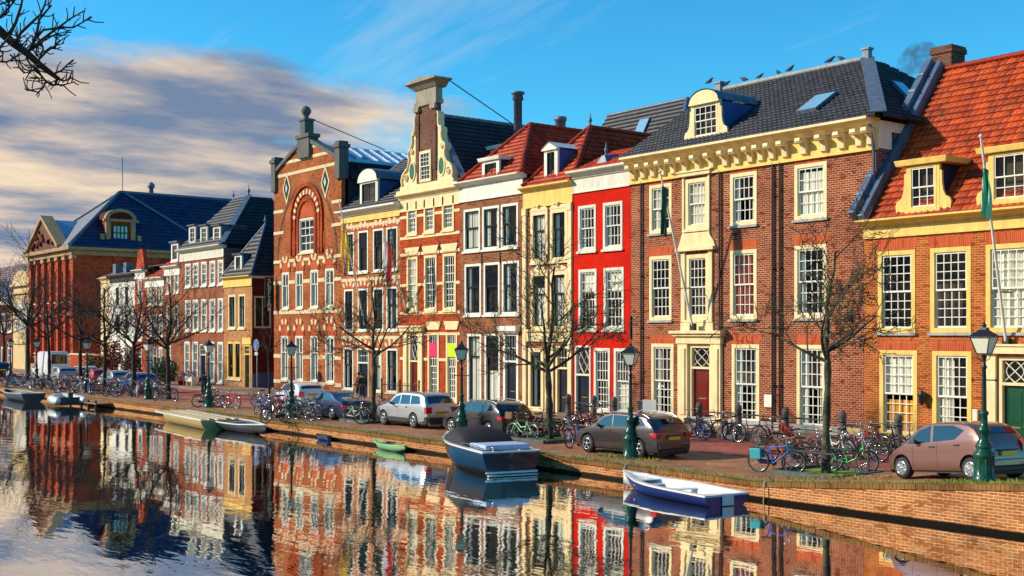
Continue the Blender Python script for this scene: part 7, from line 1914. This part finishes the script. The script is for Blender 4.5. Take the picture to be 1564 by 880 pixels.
mb = MB(); mb.box(Ln*.4, Ln*.5, -.7, .7, .38, .42); mb.build('thwart', MT['deck_grey'], r_)
# landing step low on the water
x0_ = wx(150,25.8); r_ = empty('landing_stage', (x0_, 25.6, 0), 'low timber landing stage against the far quay wall', 'landing stage')
mb = MB()
for k in range(6): mb.box(-1.6+k*.55, -1.1+k*.55, -.5, .55, .28, .34)
mb.build('decking', MT['wood_deck'], r_)
for xx in (-1.4, 0, 1.4):
    mb = MB(); mb.tube([(xx,-.42,-.8),(xx,-.42,.5)], .08, 6); mb.build('pile', MT['hull_dark'], r_)
# ------------------------------------------------------------------ bollards, rails, tree guards
paint('bollard_stone', (.16,.13,.11), .8, .4)
bols = [(868,'stone bollard left of the red house door'),(907,'stone bollard below the red house window'),(938,'stone bollard at the right side of the red house'),(1068,'stone bollard before the mansion portal'),(1128,'stone bollard below the mansion window right of the portal'),(1200,'stone bollard left of the tree by the mansion'),(1287,'stone bollard right of the tree, before the mansion corner'),(1372,'stone bollard below the yellow window with the orange blind')]
bx = []
for px, lab in bols:
    Y = 36.9; x = wx(px, Y); z = gz(x)+.12; bx.append((x, z))
    r_ = empty('bollard', (x, Y, z), lab, 'bollard', 'stone bollards along the pavement')
    mb = MB(); mb.lathe([(.17,0),(.17,.12),(.145,.14),(.135,1.0),(.15,1.02),(.15,1.08),(.12,1.18),(.05,1.24),(.001,1.25)], 12); mb.build('shaft', MT['bollard_stone'], r_)
    mb = MB(); mb.lathe([(.15,.80),(.155,.81),(.155,.86),(.15,.87)], 12); mb.build('iron_band', MT['black_iron'], r_)
for i, (a, b) in enumerate([(0,1),(1,2),(3,4),(4,5),(5,6),(6,7)]):
    (xa, za), (xb, zb) = bx[a], bx[b]
    lab = ['iron rail in front of the red house door','iron rail in front of the red house windows','iron rail before the mansion portal','iron rail below the mansion window and plaque','iron rail behind the bikes at the tree','iron rail below the first windows of the orange house'][i]
    r_ = empty('pavement_rail', (xa, 36.9, za), lab, 'rail', 'iron rails between the bollards')
    mb = MB(); mb.tube([(.14,0,.84),(xb-xa-.14,0,.84+zb-za)], .035, 6); mb.build('top_rail', MT['black_iron'], r_)
    mb = MB(); mb.tube([(.14,0,.42),(xb-xa-.14,0,.42+zb-za)], .022, 6); mb.build('lower_rail', MT['black_iron'], r_)
plain('guard_green', (.012,.05,.04), .5)
for px, Y, lab in ((1262,29.3,'low dark green tree guard with timber kerb at the tree by the mansion'),(838,30.0,'low dark green tree guard round the tree before the yellow trimmed house'),(570,29.8,'low dark tree guard round the tree left of the silver estate')):
    x = wx(px, Y); z = gz(x); r_ = empty('tree_guard', (x, Y, z), lab, 'tree guard', 'low tree guards')
    sl_ = .09 if x > -23 else 0
    w_ = .95
    for s_, nm in ((-1,0),(1,1)):
        mb = MB(); mb.tube([(-w_,s_*w_*.8,0),(-w_,s_*w_*.8,.70),(w_,s_*w_*.8,.70),(w_,s_*w_*.8,0)], .028, 6); mb.build('hoop', MT['guard_green'], r_)
    mb = MB()
    for s_ in (-1, 1): mb.box(-w_, w_, s_*w_*.8-.07, s_*w_*.8+.07, .70, .74); mb.box(s_*w_-.05, s_*w_+.05, -w_*.8+.07, w_*.8-.07, .701, .735)
    mb.build('top_frame', MT['guard_green'], r_)
    mb = MB(); e = 1.15
    for s_ in (-1, 1): mb.box(-e, e, s_*e-.07, s_*e+.07, -.05, .14); mb.box(s_*e-.07, s_*e+.07, -e+.07, e-.07, -.05, .138)
    mb.build('timber_kerb', MT['dark_stone'], r_)
    mb = MB(); mb.box(-e+.07, e-.07, -e+.07, e-.07, -.04, .05); g_ = mb.build('soil', MT['grass'], r_)
# iron forecourt fence before the shop house
x0_, x1_ = wx(583,38.4), wx(640,38.4); r_ = empty('iron_fence', (x0_, 38.4, .62), 'black iron forecourt fence with spikes behind the silver estate car', 'fence')
mb = MB(); n_ = int((x1_-x0_)/.16)
for k in range(n_): mb.tube([(k*.16,0,0),(k*.16,0,1.12)], .013, 4); mb.lathe([(.028,1.12),(.001,1.22)], 4, (k*.16,0,0))
mb.build('bars', MT['black_iron'], r_)
mb = MB(); mb.box(0,x1_-x0_,-.02,.02,.12,.16); mb.box(0,x1_-x0_,-.02,.02,1.0,1.04); mb.build('rails', MT['black_iron'], r_)
for xx in (0, (x1_-x0_)/2, x1_-x0_):
    mb = MB(); mb.lathe([(.05,0),(.05,1.25),(.08,1.28),(.05,1.36),(.001,1.42)], 8, (xx,0,0)); mb.build('post', MT['black_iron'], r_)

# ------------------------------------------------------------------ flag poles
def flagpole(label, pb, pt, F, out, flag_cols, f0, f1, fw_, seed=0):
    """pb, pt: bearings of foot and tip; out: how far the tip leans over the pavement"""
    xb = wx(pb[0], F); zb = wz(pb[0], pb[1], F); Yt = F-out; xt = wx(pt[0], Yt); zt = wz(pt[0], pt[1], Yt)
    r_ = empty('flagpole', (xb, F-.05, zb), label, 'flagpole', 'flagpoles on the house fronts')
    b = Vector((0,-.1,0)); t = Vector((xt-xb, Yt-F+.05, zt-zb))
    mb = MB(); mb.tube([b, t], [.055, .04], 8); mb.ball(t, .07, 8); mb.build('pole', MT['white'], r_)
    mb = MB(); mb.box(-.12,.12,-.16,.05,-.2,.12); q = b.lerp(t, .25); mb.tube([q+Vector((-.3,0,0)), q+Vector((.3,0,0))], .025, 5); mb.tube([q, (q.x, .05, q.z)], .025, 5); mb.build('bracket', MT['black_iron'], r_)
    Rf = random.Random(seed); mb = MB(); n1, n2 = 14, 8
    p0 = b.lerp(t, f0); H = (t-b).length*(f0-f1)
    vs = []
    for i in range(n1+1):
        u = i/n1
        for j in range(n2+1):
            v = j/n2
            wv = fw_*(v-.2)*(.75+.35*math.sin(PI*u))
            vs.append((p0.x+wv*(1 if xt <= xb else 1), p0.y+.10*math.sin(v*9+u*3+seed)-.05, p0.z-u*H+.06*math.sin(v*5)))
    for i in range(n1):
        for j in range(n2):
            c = int(j/n2*len(flag_cols)) if len(flag_cols) > 1 else 0
            mb.add([vs[i*(n2+1)+j], vs[i*(n2+1)+j+1], vs[(i+1)*(n2+1)+j+1], vs[(i+1)*(n2+1)+j]], [(0,3,2,1)], c, True)
    mb.build('flag', [MT[c] for c in flag_cols], r_)
for n_, c_ in (('flag_green',(.02,.16,.06)),('flag_pale',(.25,.62,.42)),('flag_pink',(.6,.03,.25)),('flag_yellow',(.8,.55,.05)),('flag_red',(.7,.03,.02)),('flag_white',(.8,.8,.78)),('flag_dark',(.015,.05,.03))): plain(n_, c_, .8)
flagpole('long white flagpole with furled dark green flag on the mansion centre bay', (1061,498), (1008,262), FY-.3, 2.4, ['flag_dark','flag_green','flag_dark'], .90, .60, .38, 1)
flagpole('white flagpole with pale green flag on the orange brick house', (1540,522), (1498,208), RF-.05, 2.6, ['flag_pale','flag_green','flag_pale'], .84, .62, .32, 2)
flagpole('white flagpole with pink and yellow flag at the left of the shop house', (560,497), (518,308), FY, 2.6, ['flag_yellow','flag_pink','flag_yellow'], .82, .42, .75, 3)
flagpole('white flagpole with red and white flag between shop house and neck gable', (624,474), (586,356), FY, 2.4, ['flag_white','flag_red'], .88, .42, .7, 4)

# ------------------------------------------------------------------ birds on the ridge and the mast
plain('feather', (.05,.055,.07), .8)
bird_l = ['bird perched on the lead chimney stub of the mansion','first bird right of the chimney stub on the ridge','bird with lowered head, second on the ridge','small hunched bird in the middle left of the ridge','bird in the middle of the long ridge','bird taking a step, right of the ridge middle','bird left of the hip post on the ridge','bird nearest the hip post on the ridge']
yrM, zrM = FY+5.6, 17.1
for i, px in enumerate((1083, 1109, 1137, 1160, 1189, 1206, 1267, 1285)):
    x = wx(px, yrM); z = zrM+.21 if i else zrM+.50
    r_ = empty('bird', (x, yrM, z), bird_l[i], 'bird', 'birds on the mansion ridge', rz=(0,.4,PI,.2,PI-.3,0,.3,PI)[i])
    s_ = .9 if i in (0,2,5,6) else .75; r_.scale = (s_,)*3
    mb = MB(); hd = .10 if i != 2 else .02
    mb.tube([(-.30,0,.10),(-.20,0,.13),(-.06,0,.17),(.08,0,.20),(.16,0,.24+hd*.3),(.22,0,.28+hd*.4),(.27,0,.28+hd*.4),(.33,0,.27+hd*.4)], [.02,.05,.10,.11,.075,.055,.05,.008], 8); mb.build('body', MT['feather'], r_)
    mb = MB()
    for q in (-1, 1): mb.tube([(.0,q*.04,.10),(.01,q*.045,-.02)], .010, 4)
    mb.build('leg', MT['black_iron'], r_)

# ------------------------------------------------------------------ traffic sign, shrubs, flower tubs
plain('sign_blue', (.02,.12,.55), .4)
x = wx(376, 35.8); r_ = empty('traffic_sign', (x, 36.6, .62), 'round blue footpath sign on a pole before the corner house', 'sign')
mb = MB(); mb.tube([(0,0,0),(0,0,3.6)], .03, 6); mb.build('post', MT['chrome'], r_)
mb = MB(); mb.lathe([(.40,-.02),(.40,.02)], 20, (0,-.05,3.35), axis='y'); dsc = mb.build('disc', MT['white'], r_)
mb = MB(); mb.lathe([(.36,-.005),(.36,.005)], 20, (0,-.078,3.35), axis='y'); mb.build('disc_face', MT['sign_blue'], dsc)
mb = MB(); mb.ball((-.02,-.09,3.55), .055, 8); mb.tube([(-.02,-.092,3.48),(-.02,-.092,3.28),(-.10,-.092,3.10)], .035, 5); mb.tube([(-.02,-.092,3.28),(.06,-.092,3.10)], .035, 5); mb.ball((.14,-.09,3.42), .04, 6); mb.tube([(.14,-.092,3.36),(.14,-.092,3.12)], .028, 5); mb.build('pictogram', MT['white'], dsc)
mb = MB(); mb.box(-.25,.25,-.06,-.03,2.62,2.85); mb.build('lower_plate', MT['white'], r_)
def shrub(name, label, loc, rx, ry, rz_, cols, n=900, leaf=.09, seed=1, cat='shrub'):
    Rf = random.Random(seed); r_ = empty(name, loc, label, cat); mb = MB()
    lobes = [(Rf.uniform(-.55,.55), Rf.uniform(-.5,.5), Rf.uniform(.25,.8), Rf.uniform(.35,.55)) for _ in range(9)]
    for i in range(n):
        lx, ly, lz, lr = Rf.choice(lobes); v = Vector((Rf.gauss(0,1), Rf.gauss(0,1), Rf.gauss(0,1))).normalized()*lr*Rf.uniform(.55,1.05)
        c = Vector(((lx+v.x)*rx, (ly+v.y)*ry, max(.05, (lz+v.z)*rz_)))
        a = Vector((Rf.uniform(-1,1), Rf.uniform(-1,1), Rf.uniform(-1,1))).normalized()*leaf*Rf.uniform(.6,1.3); b = a.orthogonal().normalized()*leaf*.6
        mb.face([c-a, c+b, c+a, c-b], Rf.randrange(len(cols)))
    mb.build('foliage', [MT[q] for q in cols], r_)
    mb = MB()
    for k in range(6): mb.tube([(0,0,0),(Rf.uniform(-.4,.4)*rx,Rf.uniform(-.3,.3)*ry,rz_*.7)], [.04,.012], 5)
    mb.build('stem', MT['bark'], r_)
for n_, c_ in (('leaf_red',(.35,.03,.015)),('leaf_darkred',(.16,.012,.012)),('leaf_orange',(.5,.12,.02)),('leaf_green',(.04,.10,.015)),('leaf_dark',(.015,.045,.012))): plain(n_, c_, .7)
shrub('red_shrub', 'tall red leaved shrub before the cream house end', (wx(172,37), 37, .6), 1.9, 1.3, 3.4, ['leaf_red','leaf_darkred','leaf_orange'], 1500, .12, 1)
shrub('red_shrub', 'dark red shrub right of the tall red one, behind the thick tree', (wx(195,37), 37, .6), 1.5, 1.2, 3.0, ['leaf_darkred','leaf_red','leaf_dark'], 1200, .12, 2)
shrub('green_hedge', 'low dark green hedge by the hall corner', (wx(147,36.8), 36.8, .6), 2.4, 1.2, 1.9, ['leaf_green','leaf_dark'], 1200, .11, 3, 'hedge')
shrub('green_hedge', 'rounded green hedge left of the door benches', (wx(252,37), 37, .6), 1.9, 1.0, 1.9, ['leaf_green','leaf_dark'], 1200, .11, 4, 'hedge')
for px, cols, lab in ((280,['leaf_red','flag_white','leaf_green'],'window box of red and white flowers before the five-bay house'),(292,['flag_white','flag_pink','leaf_green'],'pink and white flower trough right of the red one')):
    x = wx(px, 37.6); r_ = empty('flower_trough', (x, 37.6, .62), lab, 'flower trough')
    mb = MB(); mb.box(-.7,.7,-.25,.25,.35,.75); mb.box(-.6,-.5,-.2,.2,0,.35); mb.box(.5,.6,-.2,.2,0,.35); mb.build('trough', MT['white' if px > 285 else 'leaf_darkred'], r_, bevel=.02)
    Rf = random.Random(px); mb = MB()
    for i in range(160):
        c = Vector((Rf.uniform(-.7,.7), Rf.uniform(-.3,.3), .72+Rf.uniform(0,.4))); a = Vector((Rf.uniform(-1,1),Rf.uniform(-1,1),Rf.uniform(-1,1))).normalized()*.07; b = a.orthogonal().normalized()*.05; mb.face([c-a,c+b,c+a,c-b], Rf.randrange(3))
    mb.build('flowers', [MT[q] for q in cols], r_)
# advertising board between the red house and the mansion
x = wx(987, 37.4); r_ = empty('folding_board', (x, 37.6, .62), 'white folding pavement board standing behind the brown estate car', 'board', rz=.7)
for s_ in (-1, 1):
    mb = MB(); mb.hexa([(-.3,s_*.28-.02,0),(.3,s_*.28-.02,0),(.3,s_*.28+.02,0),(-.3,s_*.28+.02,0)], [(-.3,-.02,1.15),(.3,-.02,1.15),(.3,.02,1.15),(-.3,.02,1.15)]); mb.build('panel', MT['white'], r_)
# dark wheeled bin behind the parked cars
x = wx(978, 37.8); r_ = empty('wheeled_bin', (x, 38.2, .62), 'black wheeled bin against the red house, beside the white folding board', 'bin')
mb = MB(); mb.hexa([(-.24,-.26,.1),(.24,-.26,.1),(.24,.26,.1),(-.24,.26,.1)], [(-.29,-.34,1.0),(.29,-.34,1.0),(.29,.34,1.0),(-.29,.34,1.0)]); mb.build('bin_body', MT['car_black_plastic'], r_, bevel=.02)
mb = MB(); mb.box(-.31,.31,-.38,.36,1.0,1.07); mb.build('lid', MT['car_black_plastic'], r_, bevel=.02)
for s_ in (-1,1):
    mb = MB(); mb.lathe([(.10,-.03),(.10,.03)], 12, (s_*.24,.24,.10), axis='x'); mb.build('wheel', MT['tyre'], r_)
# grass tufts along the quay edge
mb = MB(); Rf = random.Random(9)
spots = [(963,28.0,1.1,520),(1503,27.1,1.0,420),(1262,28.0,1.6,380),(705,28.0,1.0,200),(445,27.9,1.5,250),(319,27.6,2.4,260)]
for px, Y, rd, n_ in spots:
    x0_ = wx(px, Y)
    for i in range(n_):
        a = Rf.uniform(0, 2*PI); q = rd*Rf.random()**.6; x, y = x0_+q*math.cos(a)*1.6, Y+q*math.sin(a)*.6
        if y < QY+.1: y = QY+.1+Rf.random()*.2
        h_ = Rf.uniform(.03,.11); w_ = .015; z = gz(x)+.004; e = Rf.uniform(0, PI)
        mb.face([(x-w_*math.cos(e),y-w_*math.sin(e),z),(x+w_*math.cos(e),y+w_*math.sin(e),z),(x+Rf.uniform(-.04,.04),y+Rf.uniform(-.04,.04),z+h_)])
for i in range(5200):
    x = Rf.uniform(-62,-11); y = QY+abs(Rf.gauss(0,.35))+.02; h_ = Rf.uniform(.02,.07); z = gz(x)+.004; e = Rf.uniform(0, PI); w_ = .015
    mb.face([(x-w_*math.cos(e),y-w_*math.sin(e),z),(x+w_*math.cos(e),y+w_*math.sin(e),z),(x+Rf.uniform(-.04,.04),y+Rf.uniform(-.04,.04),z+h_)])
tag(mb.build('grass', MT['grass_blade'] if 'grass_blade' in MT else MT['grass']) if False else mb.build('grass', mgr), kind='stuff')
# mooring rings with hanging lines on the quay wall
for px, lab in ((957,'frayed mooring rope hanging down the quay wall left of the blue boat'),(1170,'iron mooring ring with a rope end, right of the blue boat')):
    x = wx(px, QY); r_ = empty('mooring_rope', (x, QY-.08, gz(x)), lab, 'rope')
    mb = MB(); mb.tube([(0,.3,.03),(0,.02,.03),(0,-.03,-.1),(.02,-.03,-.35),(-.02,-.02,-.6)], .02, 5); mb.build('rope', MT['rope'], r_)
    mb = MB(); mb.tube([(.07*math.cos(2*PI*i/10), .3+.02, .06+.07*math.sin(2*PI*i/10)) for i in range(11)], .014, 5); mb.build('ring', MT['black_iron'], r_)

# ------------------------------------------------------------------ people
plain('skin', (.50,.26,.16), .6); plain('coat_brown', (.42,.14,.03), .8); plain('coat_black', (.02,.02,.024), .8); plain('trousers', (.03,.035,.06), .8); plain('hair', (.05,.025,.012), .8)
def person(label, loc, rz, joints, coat, seated=False, scale=1.0, coat_len=.78):
    r_ = empty('person', loc, label, 'person', rz=rz); r_.scale = (scale,)*3
    J = joints
    names = list(J.keys()); idx = {n_: i for i, n_ in enumerate(names)}
    E = [('pelvis','spine'),('spine','chest'),('chest','neck'),('neck','head'),('head','crown')]
    for s_ in ('L','R'): E += [('chest','sh'+s_),('sh'+s_,'el'+s_),('el'+s_,'wr'+s_),('wr'+s_,'ha'+s_),('pelvis','hip'+s_),('hip'+s_,'kn'+s_),('kn'+s_,'an'+s_),('an'+s_,'to'+s_)]
    rad = dict(pelvis=.135, spine=.125, chest=.15, neck=.06, head=.085, crown=.075, shL=.075, shR=.075, elL=.05, elR=.05, wrL=.034, wrR=.034, haL=.04, haR=.04, hipL=.10, hipR=.10, knL=.065, knR=.065, anL=.042, anR=.042, toL=.035, toR=.035)
    def skinned(nm, sel, grow, mat, parent):
        keep = [n_ for n_ in names if n_ in sel]; ii = {n_: k for k, n_ in enumerate(keep)}
        me = bpy.data.meshes.new(nm); me.from_pydata([J[n_] for n_ in keep], [(ii[a], ii[b]) for a, b in E if a in ii and b in ii], [])
        o = bpy.data.objects.new(nm, me); COL.objects.link(o); o.parent = parent
        sk = o.modifiers.new('Skin', 'SKIN'); sk.use_smooth_shade = True
        for k, n_ in enumerate(keep):
            q = rad[n_]+grow; me.skin_vertices[0].data[k].radius = (q, q*(.78 if n_ in ('chest','spine','pelvis') else 1))
        root_ = ii.get('pelvis', 0); me.skin_vertices[0].data[root_].use_root = True
        ss = o.modifiers.new('Sub', 'SUBSURF'); ss.levels = ss.render_levels = 2
        me.materials.append(mat); return o
    body = skinned('body', names, 0, MT['skin'], r_)
    skinned('coat', ['pelvis','spine','chest','shL','shR','elL','elR','wrL','wrR','hipL','hipR'], .028, MT[coat], r_)
    skinned('trousers', ['pelvis','hipL','hipR','knL','knR','anL','anR'], .018, MT['trousers'], r_)
    h = Vector(J['head']); c = Vector(J['crown'])
    mb = MB(); mb.ball(tuple(h.lerp(c,.55)+Vector((.02,0,.02))), .105, 10, sz=1.05); mb.build('hair', MT['hair'], r_)
    mb = MB(); f = h+Vector((-.085,0,.02)); mb.ball(tuple(f), .018, 6)
    mb.build('nose', MT['skin'], body)
    for s_ in ('L','R'):
        mb = MB(); t = Vector(J['to'+s_]); a = Vector(J['an'+s_]); mb.tube([a+Vector((.03,0,-.04)), t], [.05,.045], 6); mb.build('shoe', MT['coat_black'], r_, bevel=0)
        mb = MB(); ha = Vector(J['ha'+s_]); w_ = Vector(J['wr'+s_]); d = (ha-w_).normalized(); sd = d.cross(Vector((0,0,1))).normalized() if abs(d.z) < .95 else Vector((0,1,0))
        for k in range(4):
            b_ = ha+sd*(.012*(2*k-3)); mb.tube([b_, b_+d*.04, b_+d*(.065+.008*(k in (1,2)))+Vector((-.008,0,-.01))], [.009,.008,.006], 5)
        mb.tube([w_+sd*.03, w_+sd*.055+d*.04], [.011,.008], 5); mb.build('fingers', MT['skin'], body)
    return r_
def standing(arm=.25, step=.12, lean=0):
    return dict(pelvis=(0,0,.95), spine=(.0,0,1.12), chest=(-lean,0,1.36), neck=(-lean*1.3,0,1.50), head=(-lean*1.5-.02,0,1.60), crown=(-lean*1.5,0,1.70),
      shL=(-lean,-.19,1.40), elL=(.02,-.25,1.13), wrL=(-arm,-.22,.98), haL=(-arm-.07,-.21,.95), shR=(-lean,.19,1.40), elR=(.04,.25,1.13), wrR=(-.05,.24,.90), haR=(-.07,.24,.82),
      hipL=(0,-.10,.90), knL=(-step*.5,-.10,.50), anL=(-step,-.10,.09), toL=(-step-.15,-.11,.04), hipR=(0,.10,.90), knR=(step*.1,.10,.50), anR=(step,.10,.09), toR=(step-.14,.11,.04))
x = wx(539, 36.9); person('person in a brown coat walking before the shop house window', (x, 37.3, .62), math.radians(20), standing(), 'coat_brown')
x = wx(551, 36.9); person('person in dark clothes walking right of the brown coat', (x, 37.0, .62), math.radians(-10), standing(.2,.16,.03), 'coat_black')
# cyclist in black riding beside the lamp
x = wx(312, 31.5); zc_ = gz(x); bk = empty('bicycle', (x, 31.5, zc_), 'bicycle ridden by the person in black beside the lamp', 'bicycle', rz=math.radians(165))
src = PB['black'][0]; index_kids()
for ch in KIDS.get(src.name, []): copy_tree(ch, bk)
sit = dict(pelvis=(.24,0,1.02), spine=(.20,0,1.18), chest=(.08,0,1.40), neck=(.02,0,1.53), head=(-.01,0,1.63), crown=(.0,0,1.73),
  shL=(.08,-.19,1.44), elL=(-.10,-.27,1.22), wrL=(-.20,-.26,1.10), haL=(-.25,-.26,1.08), shR=(.08,.19,1.44), elR=(-.10,.27,1.22), wrR=(-.20,.26,1.10), haR=(-.25,.26,1.08),
  hipL=(.22,-.10,.98), knL=(-.16,-.11,.78), anL=(.02,-.11,.42), toL=(-.10,-.11,.36), hipR=(.22,.10,.98), knR=(-.08,.11,.66), anR=(.06,.11,.22), toR=(-.06,.11,.16))
person('cyclist in black riding away beside the lamp, before the five-bay house', (x, 31.5, zc_), math.radians(-15), sit, 'coat_black')

# ------------------------------------------------------------------ smoke rising behind the chimney
sm = bpy.data.materials.new('smoke'); sm.use_nodes = True; nt = sm.node_tree; nt.nodes.remove(nt.nodes['Principled BSDF'])
pv = nt.nodes.new('ShaderNodeVolumePrincipled'); pv.inputs['Color'].default_value = (.14,.16,.24,1); L(nt, pv.outputs[0], nt.nodes['Material Output'].inputs['Volume'])
nz = noise(nt, objco(nt), 1.8, 5, .7); mr = nt.nodes.new('ShaderNodeMapRange'); L(nt, nz, mr.inputs[0]); mr.inputs[1].default_value = .42; mr.inputs[2].default_value = .62; mr.inputs[4].default_value = 1.4; L(nt, mr.outputs[0], pv.inputs['Density'])
mb = MB(); Yq = 54; pts = [(1374,126,.3),(1378,114,.45),(1384,103,.6),(1394,94,.75),(1405,86,.85),(1418,78,.6),(1428,74,.35)]
base = Vector((wx(1381,Yq), Yq, wz(1381,122,Yq)))
mb.tube([Vector((wx(a,Yq), Yq, wz(a,b,Yq)))-base for a, b, c in pts], [c for a, b, c in pts], 12)
o = mb.build('smoke', sm); o.location = base; tag(o, kind='stuff')
